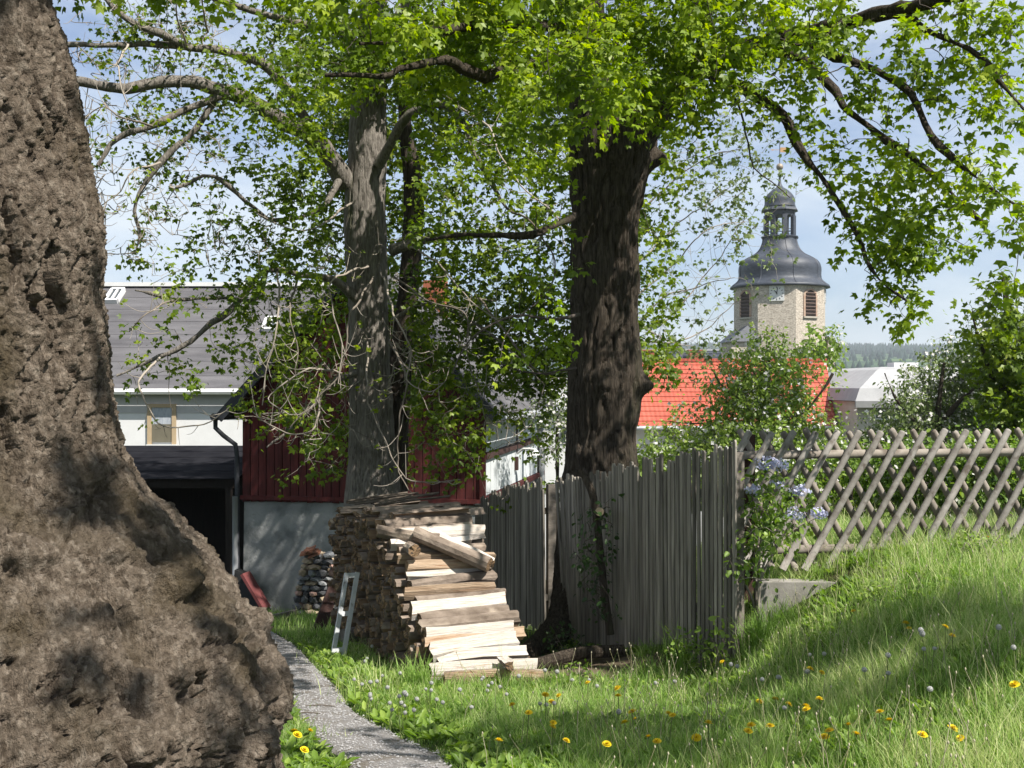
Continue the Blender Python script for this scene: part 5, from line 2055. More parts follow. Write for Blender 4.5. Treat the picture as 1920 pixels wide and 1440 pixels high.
for k in range(9):
    a = k * 2 * math.pi / 9 + .4
    e = V(AX + math.cos(a) * 5.2, AY + math.sin(a) * 4.6, 7.6 + 1.3 * math.sin(k * 2.1))
    pa.limb([V(AX, AY, 6.0), V(AX + math.cos(a) * 1.5, AY + math.sin(a) * 1.4, 7.0), e], .16, .04)
pa.limb([V(AX, AY, 6.2), V(AX + .2, AY, 8), V(AX, AY + .3, 10.5)], .30, .06)
for k in range(210):
    a = pa.r.uniform(0, 6.28)
    rr_ = 6.0 * math.sqrt(pa.r.random())
    c = V(AX + rr_ * math.cos(a), AY + rr_ * .9 * math.sin(a), 7.0 + 3.0 * pa.r.random() - .1 * rr_)
    if blocks_sun(c, .4) or shades_crown(c) or c[2] - EYE < (max(c[1], 0) * 800 / FPX + 1.5):
        continue
    pa.blob(c, .8, 12, .13, 12, sun_check=2)
# a low limb reaching to the right, outside the picture, that shades the near meadow
pa.limb([V(AX, AY, 6.0), V(.5, 3.2, 6.6), V(3.0, 2.6, 7.0), V(4.6, 2.4, 7.0)], .15, .04)
for (px, py, t_, r_) in ((870, 1400, 8.4, .55), (980, 1375, 8.6, .5), (1060, 1420, 8.3, .6), (1180, 1385, 8.5, .6), (1290, 1375, 8.7, .45), (1300, 1430, 8.2, .5)):
    pa.blob(on_ground(px, py) + SUN * t_, r_, 22, .11, 9, sun_check=3)
pa.finish(old, leaf_maple, bark_mid, twig_dark)

# ---------------------------------------------------------------- big tree on the right, behind the fence
YBT = 11.95
tb = thing('maple_tree', tuple(at(1128, 0, YBT)[:2]) + (gz(at(1128, 0, YBT)[0], YBT),), 'big leafy tree with a thick dark forked trunk standing behind the near picket fence', 'tree', None)
pb = Plant(202)
cen = [(1112, 1230, 95), (1118, 1120, 84), (1124, 980, 76), (1128, 880, 70), (1130, 800, 66), (1134, 720, 69), (1136, 640, 63), (1134, 560, 61), (1134, 480, 62), (1136, 400, 64), (1142, 330, 72), (1147, 270, 80), (1148, 222, 74), (1142, 185, 50)]
cp_ = catmull(np.array([tuple(at(a, b, YBT)) + (c / FPX * YBT,) for a, b, c in cen]), .025)


def trunk(name, root, P4, sides, amp, seed, bumps=(), mat=bark_mid):
    P, rad = P4[:, :3], P4[:, 3]
    v, f = tube_arrays(P, rad, sides)
    C = np.repeat(P, sides, axis=0)
    o = unit(v - C)
    wb_ = .1 * np.stack([fbm(v * 3, 2, 60 + q) for q in range(3)], -1)
    d = ridge((v + wb_) * V(9, 9, 1.6), 3, seed) * amp + fbm(v * 2.2, 3, seed + 2) * amp * 2.2 + fbm(v * 38, 2, seed + 4) * amp * .3
    a1_ = np.abs(fbm((v + wb_ * .5) * V(15, 15, 2.2), 2, seed + 6))
    d = d - smooth(1 - a1_ / .16) * amp * 1.7
    for (c, r_, h_) in bumps:
        q = np.linalg.norm(v - c, axis=1) / r_
        d = d + h_ * np.exp(-q * q * 2) * (1 + .5 * fbm(v * 12, 2, seed + 8))
    v = v + o * d[:, None]
    return obj_np(name, v, f, mat, root, smooth_=True)


trunk('trunk', tb, cp_, 176, .018, 3, [(at(1203, 722, YBT - .12), .13, .14), (at(1222, 298, YBT - .1), .14, .13), (at(1085, 415, YBT - .3), .15, .06), (at(1140, 720, YBT - .36), .17, .06), (at(1100, 850, YBT - .32), .13, .05)])
# root flaring to the left
rp = np.array([tuple(at(1118, 1010, YBT - .05)) + (.20,), tuple(at(1080, 1100, YBT - .25)) + (.17,), tuple(at(1045, 1180, YBT - .45)) + (.15,), tuple(at(1000, 1222, YBT - 1.0)) + (.11,), tuple(at(968, 1238, 10.6)) + (.07,), tuple(at(950, 1252, 10.4)) + (.02,)])
trunk('root', tb, catmull(rp, .02), 48, .015, 8)
rp = np.array([tuple(at(1085, 1190, 11.0)) + (.09,), tuple(at(1120, 1212, 10.7)) + (.10,), tuple(at(1165, 1222, 10.45)) + (.06,), tuple(at(1195, 1232, 10.3)) + (.03,)])
pb.node(cp_[::6, :3], cp_[::6, 3])
A_ = lambda *q: [at(*w) for w in q]
pb.limb(A_((1125, 240, 11.9), (1108, 160, 11.8), (1098, 60, 11.6), (1100, -60, 11.4), (1110, -260, 11.2), (1080, -480, 11)), .27, .08, wig=.01)
pb.limb(A_((1185, 265, 11.9), (1222, 215, 11.7), (1262, 158, 11.4), (1320, 118, 11.0), (1400, 92, 10.4), (1490, 70, 9.8), (1600, 40, 9.2)), .21, .06, wig=.015)
pb.limb(A_((1262, 160, 11.4), (1290, 40, 11.2), (1330, -120, 11), (1400, -330, 10.8)), .14, .05)
pb.limb(A_((1310, 120, 11.0), (1352, 148, 10.5), (1405, 172, 10.1), (1470, 215, 9.8), (1502, 282, 9.6), (1550, 348, 9.4), (1602, 440, 9.2), (1650, 520, 9.0), (1700, 562, 8.9)), .075, .010, wig=.02)
pb.limb(A_((1400, 92, 10.4), (1500, 110, 9.9), (1562, 172, 9.5), (1622, 235, 9.2), (1700, 288, 9.0), (1770, 350, 8.8), (1850, 420, 8.7)), .055, .010, wig=.02)
pb.limb(A_((1490, 70, 9.8), (1600, 118, 9.2), (1690, 160, 8.8), (1745, 250, 8.5), (1830, 330, 8.3), (1925, 400, 8.2)), .05, .010, wig=.02)
pb.limb(A_((1600, 40, 9.2), (1690, 30, 8.7), (1745, 62, 8.4), (1815, 92, 8.2), (1870, 150, 8.1), (1930, 215, 8.0)), .05, .014, wig=.02)
pb.limb(A_((1352, 150, 10.5), (1388, 205, 10.3), (1402, 268, 10.2), (1412, 315, 10.2), (1448, 342, 10.1), (1482, 372, 10.1)), .014, .004, wig=.015, thick=False)
pb.limb(A_((1100, 120, 11.6), (1050, 120, 10.9), (985, 118, 10.2), (905, 142, 9.6), (835, 112, 9.2), (765, 128, 8.9), (690, 142, 8.7), (610, 135, 8.5)), .085, .02, wig=.02)
pb.limb(A_((1100, 60, 11.6), (1020, 50, 10.6), (920, 48, 9.8), (840, 55, 9.2), (760, 75, 8.8), (680, 80, 8.5)), .08, .018, wig=.02)
pb.limb(A_((1098, 20, 11.5), (1040, -60, 10.2), (960, -160, 9), (860, -220, 8.2)), .12, .03, wig=.02)
pb.limb(A_((1290, 40, 11.2), (1420, -60, 9.8), (1560, -130, 8.4), (1700, -180, 7.6)), .11, .03, wig=.02)
pb.limb(A_((1078, 405, 11.6), (1040, 425, 11.2), (980, 443, 11.0), (880, 440, 10.9), (800, 452, 10.8)), .05, .012, wig=.02)
pb.limb(A_((1085, 590, 11.6), (1040, 600, 11.2), (960, 595, 11.0), (880, 640, 10.8), (850, 700, 10.7)), .022, .006, wig=.02, thick=False)
pb.limb(A_((1080, 690, 11.5), (1020, 700, 11.1), (960, 690, 10.9), (900, 660, 10.8)), .016, .005, wig=.02, thick=False)
MB_ROWS = [
    '00000000005567888889898888665566',
    '00000000006678888999999766545556',
    '00000000004445567888988645434455',
    '00000000000012334678864324333345',
    '00000000000001233454530012344334',
    '00000000000000111112210001456445',
    '00000000000000001111000000388434',
    '00000000000000000112200000377334',
    '00000000000000001110000000045103',
    '00000000000000011111000000035000',
    '00000000000000012222000000000000',
    '00000000000000012100000000000000']
yb_of = lambda px, py: 9.3 - (px - 1200) / 720.0 * .9 * (1 if px > 1200 else .3) + (1.3 if py > 360 and px < 1300 else 0)
KW = dict(spread=.062, clear=(1060, 1240, 230, 13.2))
pb.fill([q_ if k_ < 5 else '0' * 29 + q_[29:] for k_, q_ in enumerate(MB_ROWS)], 60, 0, 0, yb_of, .9, .058, 22, k=1.15, jit=.6, **KW)
pb.fill([q_[:29] if k_ >= 5 else '' for k_, q_ in enumerate(MB_ROWS)], 60, 0, 0, yb_of, .9, .058, 22, sun_check=False, k=1.35, jit=.6, **KW)
UP = ['3566667788877766665533', '2455667788877776665543', '1345566777766665554432', '0123455566665544332211', '0012233445544332211000']
pb.fill(UP[::-1], 130, -150, -650, 8.8, 1.0, .075, 16, k=.5, jit=.55, sun_check=2)
pb.limb(A_((1600, 40, 9.2), (1900, -60, 7.9)) + [V(5.0, 6.2, 5.2), V(6.4, 5.4, 5.2)], .06, .03)
for (px, py, t_, r_) in ((1460, 1290, 6.6, .4), (1550, 1235, 6.4, .42), (1640, 1220, 6.6, .35), (1720, 1215, 6.5, .4), (1830, 1245, 6.7, .45), (1600, 1330, 7.0, .4), (1900, 1180, 6.4, .3)):
    pb.blob(on_ground(px, py) + SUN * t_, r_ * 1.1, 34, .10, 10)
pb.finish(tb, leaf_maple, bark_mid, twig_dark)

# ---------------------------------------------------------------- pale tree in the middle, behind the woodpile
YCT = 15.2
tcn_ = at(697, 0, YCT)
tcm = thing('grey_tree', (tcn_[0], YCT, gz(tcn_[0], YCT)), 'tree with a straight grey trunk and many bare drooping twigs behind the woodpile', 'tree')
pc_ = Plant(203)
cen = [(705, 1100, 78), (703, 1000, 66), (700, 940, 55), (698, 870, 45), (696, 780, 41), (693, 680, 38), (690, 580, 37), (687, 480, 38), (685, 400, 39), (687, 320, 36), (690, 240, 33), (694, 140, 28), (700, 20, 25), (700, -200, 18), (705, -420, 9)]
cp2 = catmull(np.array([tuple(at(a, b, YCT)) + (c / FPX * YCT,) for a, b, c in cen]), .035)
trunk('trunk', tcm, cp2, 128, .013, 13, [(at(672, 640, YCT - .2), .2, .05), (at(700, 840, YCT - .2), .25, .04)], bark_grey)
pc_.node(cp2[::5, :3], cp2[::5, 3])
cen = [(728, 960, 36), (738, 840, 27), (748, 720, 23), (760, 600, 21), (770, 500, 20), (776, 400, 19), (772, 320, 17), (760, 240, 14), (765, 120, 10), (790, -60, 6)]
cp3 = catmull(np.array([tuple(at(a, b, YCT + .45)) + (c / FPX * YCT,) for a, b, c in cen]), .05)
trunk('stem', tcm, cp3, 40, .012, 17, (), bark_mid)
pc_.node(cp3[::4, :3], cp3[::4, 3])
LC = [
    ([(650, 345, 15.1), (596, 265, 14.7), (520, 222, 14.3), (430, 172, 14.0), (330, 152, 13.7), (240, 166, 13.5), (140, 150, 13.3)], .14, .05),
    ([(425, 175, 14.0), (350, 205, 13.8), (285, 236, 13.6), (215, 262, 13.5), (185, 310, 13.4)], .06, .02),
    ([(405, 190, 14.0), (352, 255, 13.9), (300, 305, 13.8), (255, 378, 13.7), (262, 440, 13.7), (248, 492, 13.7)], .05, .010),
    ([(600, 270, 14.7), (540, 170, 14.4), (470, 110, 14.2), (350, 88, 14.0), (240, 84, 13.8), (120, 84, 13.6)], .07, .03),
    ([(360, 92, 14.0), (300, 62, 13.8), (250, 44, 13.7), (205, 8, 13.6), (170, -40, 13.5)], .05, .02),
    ([(640, 330, 15.0), (600, 390, 14.6), (500, 410, 14.3), (400, 330, 14.0), (330, 350, 13.9)], .05, .012),
    ([(668, 560, 15.0), (620, 522, 14.8), (560, 516, 14.5), (500, 508, 14.3), (450, 560, 14.1), (372, 628, 14.0), (300, 668, 13.9), (222, 702, 13.8)], .065, .012),
    ([(500, 510, 14.3), (480, 560, 14.2), (420, 560, 14.2), (330, 560, 14.1), (250, 545, 14.0)], .03, .008),
    ([(735, 470, 15.0), (800, 448, 14.7), (900, 442, 14.4), (1000, 436, 14.2), (1062, 405, 14.1)], .075, .02),
    ([(710, 310, 15.0), (770, 215, 14.6), (850, 205, 14.3), (892, 300, 14.1), (925, 348, 14.0), (950, 390, 14.0)], .08, .03),
    ([(690, 180, 15.2), (650, 70, 15.0), (610, -60, 14.8), (560, -220, 14.5)], .11, .04),
    ([(700, 120, 15.2), (760, 10, 15.0), (830, -120, 14.8), (900, -260, 14.6)], .10, .03),
    ([(640, 60, 15.0), (540, 40, 14.6), (440, 10, 14.3), (330, -30, 14)], .06, .02),
    ([(735, 600, 15.0), (800, 570, 14.7), (880, 600, 14.4), (960, 660, 14.2), (1020, 720, 14.0)], .04, .010),
    ([(668, 700, 14.9), (620, 720, 14.7), (560, 790, 14.5), (500, 840, 14.4)], .03, .008),
]
for pts, r0_, r1_ in LC:
    pc_.limb(A_(*pts), r0_, r1_, wig=.025)
BARE = [
    [(700, 520, 14.6), (655, 600, 14.3), (645, 680, 14.2), (600, 740, 14.1), (548, 800, 14.0)],
    [(690, 500, 14.6), (628, 520, 14.4), (622, 570, 14.3), (640, 640, 14.2), (632, 720, 14.1)],
    [(720, 520, 14.6), (745, 600, 14.3), (768, 660, 14.2), (765, 710, 14.2), (800, 735, 14.1), (830, 718, 14.1)],
    [(690, 640, 14.6), (690, 720, 14.4), (690, 760, 14.4), (715, 810, 14.3), (735, 860, 14.2), (770, 900, 14.1), (860, 902, 14.0)],
    [(730, 640, 14.6), (760, 700, 14.3), (750, 780, 14.2), (745, 860, 14.2), (765, 920, 14.1), (800, 930, 14.1)],
    [(740, 520, 14.6), (800, 560, 14.3), (870, 590, 14.2), (880, 680, 14.1), (905, 740, 14.0)],
    [(760, 460, 14.7), (830, 500, 14.4), (880, 560, 14.2), (930, 600, 14.1)],
    [(900, 560, 14.0), (960, 640, 13.8), (1010, 700, 13.7), (1052, 700, 13.7)],
    [(640, 700, 14.5), (590, 690, 14.3), (545, 710, 14.2), (500, 745, 14.1), (540, 775, 14.1)],
    [(600, 740, 14.1), (590, 800, 14.0), (545, 815, 14.0), (500, 790, 14.0), (470, 770, 14.0)],
    [(520, 510, 14.2), (520, 600, 14.1), (505, 680, 14.0), (490, 760, 13.9)],
    [(560, 518, 14.4), (545, 580, 14.2), (560, 650, 14.2), (555, 700, 14.1)],
    [(300, 670, 13.9), (262, 720, 13.8), (300, 790, 13.8), (370, 800, 13.8), (430, 760, 13.8)],
    [(330, 560, 14.1), (270, 590, 14.0), (240, 620, 14.0)],
    [(860, 200, 14.3), (920, 240, 14.1), (960, 330, 14.0), (1040, 400, 13.9), (1062, 470, 13.9)],
    [(950, 390, 14.0), (1000, 420, 13.9), (1040, 500, 13.8), (1020, 570, 13.8)],
    [(300, 305, 13.8), (250, 320, 13.7), (225, 360, 13.7), (200, 380, 13.7)],
    [(285, 236, 13.6), (230, 220, 13.5), (195, 200, 13.5), (160, 220, 13.5)],
    [(240, 84, 13.8), (220, 130, 13.7), (240, 200, 13.6)],
    [(350, 88, 14.0), (330, 20, 13.9), (345, -30, 13.9)],
    [(390, 60, 14.0), (380, 0, 14.0), (400, -40, 14.0)],
    [(660, 380, 14.8), (600, 420, 14.5), (540, 430, 14.3), (480, 400, 14.2)],
]
for b_ in BARE:
    pc_.bare([at(q[0], q[1], q[2] - 1.0 * (1 if i_ else .4)) for i_, q in enumerate(b_)], .016, .006, kids=11, klen=.42, tone=1.0, tuft=.45)
# a thicket of fine leafless twigs
for k in range(300):
    if k < 110:
        px, py = pc_.r.uniform(460, 980), pc_.r.uniform(430, 860)
    else:
        px, py = pc_.r.uniform(140, 430), pc_.r.uniform(20, 480)
    Y = pc_.r.uniform(13.4, 14.6)
    N, _ = pc_.nodes()
    p = at(px, py, Y)
    a = N[np.argmin(np.linalg.norm(N - p, axis=1))]
    L = np.linalg.norm(p - a)
    if .1 < L < 1.6:
        pc_.bare([a, a + (p - a) * .4 + V(0, 0, -.1 * L) + pc_.r.normal(0, .08, 3), a + (p - a) * .75 + pc_.r.normal(0, .08, 3), p + V(0, 0, .1 * L)], .007, .0025, kids=3, klen=.3, tuft=.35)
MC_ROWS = [
    '00046433678877776554400000000000',
    '00013333678888876644300000000000',
    '00012234578888766544300000000000',
    '00013335678877654433300000000000',
    '00013433678866665544300000000000',
    '00012323578876566554300000000000',
    '00002113577877656555500000000000',
    '00002125667867666655600000000000',
    '00003224666657777777500000000000',
    '00000235565777888887600000000000',
    '00001224555778899987700000000000',
    '00002212456778899998700000000000',
    '00001102334566754440000000000000',
    '00000000156656722300000000000000',
    '00000000034325400000000000000000',
    '00000000000000013520000000000000']
yc_of = lambda px, py: 14.2 + (.8 if px > 760 and py > 540 else 0)
pc_.fill(MC_ROWS, 60, 0, 0, yc_of, .9, .066, 18, k=.88, jit=.6, seed=8, spread=.075, clear=(600, 780, 190, 16.6))
pc_.fill(UP[::-1], 170, -700, -950, 14.5, 1.5, .16, 12, k=.5, jit=.55, seed=9, sun_check=2)
pc_.fill(['0000000345543', '0000000456654', '0000000345665', '0000000000566'], 70, 0, 30, 18.3, .6, .08, 12, k=.8, seed=10, spread=.1)
pc_.fill(['4665', '5776', '4776', '0466'], 70, 830, 40, 17.4, .5, .08, 12, k=.8, seed=11, spread=.1)
pc_.finish(tcm, leaf_dark, bark_grey, twig_m, blossom_m=None)

# ---------------------------------------------------------------- thin pale tree beyond, right of the big trunk
YD = 22.0
c = at(1190, 0, YD)
yt = thing('young_tree', (c[0], YD, gz(c[0], YD)), 'slender sparse tree with thin pale leaves showing right of the big dark trunk', 'tree')
pd_ = Plant(204)
cpd = catmull(np.array([tuple(at(1185, 900, YD)) + (.12,), tuple(at(1180, 700, YD)) + (.10,), tuple(at(1190, 450, YD)) + (.07,), tuple(at(1220, 250, YD)) + (.04,), tuple(at(1240, 150, YD)) + (.015,)]), .2)
trunk('trunk', yt, cpd, 14, .008, 31, (), bark_grey)
pd_.node(cpd[:, :3], cpd[:, 3])
for pts in ([(1190, 620), (1250, 600), (1320, 520), (1400, 410)], [(1185, 560), (1260, 500), (1330, 430), (1398, 415)], [(1190, 500), (1260, 430), (1330, 380), (1370, 350)], [(1190, 640), (1270, 640), (1330, 610), (1385, 560)],
            [(1200, 400), (1270, 330), (1340, 290), (1390, 280)], [(1190, 620), (1240, 560), (1300, 540), (1380, 520)], [(1215, 300), (1270, 260), (1310, 250)], [(1185, 600), (1250, 640), (1300, 650)]):
    P_ = [at(a, b, YD + pd_.r.normal(0, .3)) for a, b in pts]
    pd_.bare(P_, .022, .006, kids=16, klen=.9, tone=.85)
MD = ['00000000000000000000012200000000', '00000000000000000000024420000000', '00000000000000000000045531000000', '00000000000000000000044420000000', '00000000000000000000023310000000', '00000000000000000000022110000000', '00000000000000000000021100000000', '00000000000000000000143000000000', '00000000000000000000143000000000']
pd_.fill(MD, 60, 0, 180, YD, .6, .085, 6, k=.6, sun_check=False)
pd_.finish(yt, leaf_pale, bark_grey, twig_m)

# ---------------------------------------------------------------- apple trees and shrubs of the garden


def garden_tree(name, label, cat, base, trunk_pts, rows, x0, y0, cell, Y, yamp, size, leafm, seed, bl=0, k=1.0, per=6, tv=OVAL_V, tf=OVAL_F, barkm=None, group=None, limbs=(), r0=.1, sun_check=False):
    b = V(base[0], base[1], gz(base[0], base[1]))
    root = thing(name, b, label, cat, group)
    p = Plant(seed, tv, tf)
    tp = catmull(np.array([tuple(b - V(0, 0, .1)) + (r0 * 1.2,)] + [tuple(at(*q)) + (r0 * (1 - .75 * (i + 1) / len(trunk_pts)),) for i, q in enumerate(trunk_pts)]), .12)
    trunk('trunk', root, tp, 18, .008, seed % 50, (), barkm or bark_mid)
    p.node(tp[:, :3], tp[:, 3])
    for pts in limbs:
        p.limb([at(*q) for q in pts], .05, .012, wig=.03)
    p.fill(rows, cell, x0, y0, Y, yamp, size, per, k=k, jit=.6, bl=bl, sun_check=sun_check, seed=seed % 17 + 1)
    p.finish(root, leafm, barkm or bark_mid, twig_dark, blossom_m=blossom_m)
    return root


R1 = [  # apple tree before the church, cells of 40 px from x=1180
    '0000000000000000', '0000003500032000', '0000007876500000', '0000278888842000', '0001478888853000', '0005277888875300',
    '0057588889886420', '0278889899887620', '2688899999988742', '5788888899998875']
R1 = ['000000000000', '000000340030', '000004775430', '000037877410', '000058888300', '003368898520', '036688998740', '388889998887', '788899999898', '788889999999']
garden_tree('apple_tree', 'bright green apple tree with white blossom in front of the church tower and red roof', 'tree', at(1430, 0, 20)[:2], [(1425, 860, 20), (1430, 780, 20), (1440, 700, 20), (1440, 650, 20)],
            R1, 1180, 582, 36, 19.5, .9, .072, leaf_apple, 301, bl=.45, k=2.6, per=8,
            limbs=[[(1425, 850, 20), (1340, 800, 19.6), (1250, 790, 19.4)], [(1428, 830, 20), (1520, 760, 19.6), (1560, 700, 19.5)], [(1430, 790, 20), (1370, 740, 19.6), (1330, 690, 19.5)]])
R2 = ['000000000000', '000000000012', '000000024556', '000001467777', '000025778888', '000567888888', '003678888888', '025788888888', '157788888888', '678888888888']
garden_tree('apple_tree', 'pale grey green apple tree with faded blossom, left of the dark leaved tree', 'tree', at(1760, 0, 22)[:2], [(1755, 860, 22), (1760, 760, 22), (1770, 680, 22)],
            R2, 1600, 540, 30, 21.5, .9, .072, leaf_pale, 302, bl=.7, k=2.3, per=8,
            limbs=[[(1755, 840, 22), (1690, 760, 21.5), (1660, 700, 21.4)], [(1758, 800, 22), (1830, 720, 21.5), (1880, 660, 21.4)]])
R3 = ['000000', '001300', '003513', '024645', '046756', '035877', '045888', '046888', '016899', '015899', '004899', '002899']
garden_tree('leafy_tree', 'dark green tree with upright clustered leaves at the right edge above the pole fence', 'tree', at(1885, 0, 16)[:2], [(1880, 840, 16), (1885, 700, 16), (1890, 600, 16), (1880, 520, 16)],
            R3, 1775, 470, 30, 15.8, .6, .085, leaf_dark, 303, k=1.7, per=8, tv=MAPLE_V, tf=MAPLE_F, limbs=[[(1882, 760, 16), (1840, 650, 15.8), (1825, 580, 15.8)], [(1885, 700, 16), (1930, 620, 15.8), (1960, 560, 15.7)]])
HROW = ['0112222110', '5788887765', '8899999988', '8899999999', '8899999999', '8899999998', '6788888876']
hedges = [(1225, 19.0, 'bushy green shrub behind the picket fence, below the red roof', leaf_apple, 870, 1.0, 0), (1440, 14.5, 'leafy shrub with white blossom behind the left end of the pole fence', leaf_apple, 850, .55, 1.0),
          (1590, 14.0, 'mid green shrub behind the pole fence beside the garden wall', leaf_bush, 850, .62, .25), (1730, 13.6, 'bright leafy shrub behind the middle of the pole fence', leaf_bush, 840, .8, .15), (1880, 13.4, 'dense deep green shrub behind the right end of the pole fence', leaf_bush, 830, .9, .1)]
for i, (px, Y, lab, lm, top, kk, bl) in enumerate(hedges):
    c = at(px, 0, Y)
    garden_tree('garden_shrub', lab, 'shrub', c[:2], [(px, 1000, Y), (px + 6, 900, Y)], HROW if i else HROW[:5], px - 95, top - 28, 21, Y, .5, .062, lm, 320 + i, k=kk * 2.3, bl=bl, r0=.05, per=8)
garden_tree('garden_shrub', 'low blossoming bush in the gap between the barn wall and the big tree', 'shrub', at(1045, 0, 21)[:2], [(1045, 860, 21), (1045, 780, 21)],
            ['0023', '1345', '3455', '3454', '4553', '3443', '3332'], 1000, 700, 24, 21, .5, .07, leaf_pale, 331, bl=1.5, k=1.6, r0=.05)
# evergreen bump in front of the tower
R4 = ['000220', '002652', '026886', '048887', '038886']
garden_tree('yew_tree', 'rounded mid green tree against the foot of the church tower', 'tree', at(1515, 0, 60)[:2], [(1515, 720, 60), (1518, 660, 60)], R4, 1455, 612, 19, 60, 1.0, .30, leaf_bush, 340, k=2.6, r0=.2)

# ---------------------------------------------------------------- lilac at the fence corner
lil = at(1420, 0, 9.45)
b = V(lil[0], lil[1], gz(lil[0], lil[1]))
lroot = thing('lilac_bush', b, 'young lilac bush with pale violet flower heads at the left end of the pole fence', 'shrub')
pl_ = Plant(401, OVAL_V, OVAL_F)
for pts in ([(1422, 1100, 9.42), (1430, 1000, 9.4), (1460, 900, 9.35), (1450, 870, 9.35)], [(1424, 1100, 9.42), (1460, 1020, 9.4), (1495, 960, 9.35), (1500, 920, 9.3)], [(1420, 1150, 9.45), (1390, 1080, 9.4), (1360, 1050, 9.35)],
            [(1430, 1060, 9.4), (1480, 1000, 9.4), (1535, 970, 9.35)], [(1418, 1150, 9.42), (1410, 1000, 9.4), (1412, 925, 9.4)]):
    pl_.limb([b + V(0, 0, -.05)] + [at(*q) for q in pts], .018, .006, wig=.02, thick=False, step=.05)
LR = ['000000000', '000342000', '003665200', '002766420', '013777510', '003788731', '002787752', '023686640', '145672100', '256630000', '145520000', '013410000']
pl_.fill(LR, 20, 1350, 855, 9.38, .12, .055, 5, k=1.5, jit=.6, sun_check=False, ynoise=60)
pl_.finish(lroot, leaf_bush, bark_grey, twig_m)
for (px, py, w) in ((1436, 868, 22), (1462, 872, 20), (1412, 918, 17), (1458, 908, 15), (1500, 920, 22), (1489, 965, 26), (1535, 962, 18)):
    c = at(px, py, 9.26)
    n = 95
    rr_ = w / FPX * 9.26
    d = unit(rng.normal(0, 1, (n, 3))) * rng.random((n, 1)) ** .4
    pos = c + d * V(rr_, rr_ * .7, rr_ * .62)
    v, f, t = leaf_arrays(pos, rng.normal(0, 1, (n, 3)), d + V(0, -.4, .3), rng.uniform(.010, .016, n), rng.random(n), PETAL_V, PETAL_F)
    obj_np('flower_head', v, f, lilac_m, lroot, attr={'tone': t})

# ---------------------------------------------------------------- ivy on the picket fence
ivb = V(*at(1140, 0, 10.62)[:2], 0)
ib = V(ivb[0], ivb[1], gz(ivb[0], ivb[1]))
iv = thing('ivy', ib, 'dark ivy with a sawn off stem climbing the near picket fence', 'plant')
pi_ = Plant(411, OVAL_V, OVAL_F)
st_ = [at(1145, 1190, 10.48), at(1132, 1100, 10.52), at(1122, 1000, 10.58), at(1112, 930, 10.62), at(1090, 880, 10.72)]
v, f = tube_arrays(catmull(np.array(st_), .05), .035, 9)
obj_np('stem', v, f, bark_mid, iv, smooth_=True)
pi_.node(catmull(np.array(st_), .05), .02)
q = MB()
a = at(1126, 962, 10.55)
q.tube([a, a + V(-.02, -.16, .03)], .042, 12)
stb = q.build('cut_stub', bark_mid, iv)
q = MB()
q.tube([a + V(-.02, -.161, .03), a + V(-.0205, -.166, .031)], .039, 12)
q.build('cut_face', M('fresh_cut', (0.50, 0.37, 0.24), (0.62, 0.48, 0.33), 14, rough=.8), stb)
IR = ['00110', '02310', '03420', '13530', '04510', '25630', '36620', '16520', '04300', '12430', '02410', '01210']
pi_.fill(IR, 20, 1072, 925, 10.42, .06, .055, 5, k=1.3, sun_check=False, ynoise=60)
pi_.finish(iv, leaf_ivy, bark_mid, twig_dark, crown='leaves')

# ---------------------------------------------------------------- weeds and saplings
def weed(name, label, px, py, Y, hpx, wpx, n, size, mat, seed, cat='plant', tv=OVAL_V, tf=OVAL_F, stems=5):
    c = at(px, py, Y)
    b = V(c[0], c[1], gz(c[0], c[1]))
    root = thing(name, b, label, cat)
    p = Plant(seed, tv, tf)
    h, w = hpx / FPX * Y, wpx / FPX * Y / 2
    for k in range(stems):
        e = b + V(p.r.uniform(-w, w), p.r.uniform(-w, w) * .6, h * p.r.uniform(.65, 1))
        p.limb([b + V(p.r.normal(0, .02), p.r.normal(0, .02), -.02), b + (e - b) * .55 + V(0, 0, .06 * h), e], .006, .002, thick=False, step=.05)
    for k in range(n):
        q = b + V(p.r.uniform(-w, w), p.r.uniform(-w, w) * .6, h * p.r.uniform(.15, 1))
        d = p.twig(q, .002)
        p.cluster(q, d, 4, size, spread=size * .6, droop=.2)
    p.finish(root, mat, bark_mid, twig_m, crown='leaves')


weed('nettle_plant', 'dark green leafy weed in the shade at the foot of the big tree root', 1065, 1200, 10.6, 60, 70, 34, .05, leaf_ivy, 421)
weed('nettle_plant', 'lush dark green weed at the foot of the right half of the near picket fence', 1315, 1215, 9.35, 80, 110, 60, .05, leaf_bush, 422)
weed('sapling', 'small leafy sapling sprouting above the far right end of the woodpile', 832, 985, 12.9, 80, 60, 36, .05, leaf_apple, 423)
weed('sapling', 'slim light green shoot beside the barn plinth behind the woodpile', 868, 1030, 13.4, 95, 26, 26, .05, leaf_apple, 424)
weed('sapling', 'small shoot with large pale leaves in front of the right end of the picket fence', 1352, 1120, 9.12, 110, 50, 16, .06, leaf_apple, 425)
weed('bright_weed', 'round yellow green weed on the sunny grass bank below the pole fence', 1650, 1185, 8.6, 42, 60, 60, .035, leaf_apple, 426)
weed('bright_weed', 'low green weed in the soil between woodpile and big tree', 1085, 1262, 9.6, 30, 60, 18, .045, leaf_bush, 427)
weed('garden_shrub', 'short dark bush behind the grass at the right end of the pole fence', 1840, 1050, 9.4, 60, 110, 60, .04, leaf_bush, 428, 'shrub')
# ================================================================ grass
def pile_mask(x, y):
    u = (x - PF[0]) * PU[0] + (y - PF[1]) * PU[1]
    w = (x - PF[0]) * PV[0] + (y - PF[1]) * PV[1]
    return (u > .06) & (u < 4.0) & (w > .02) & (w < .95)


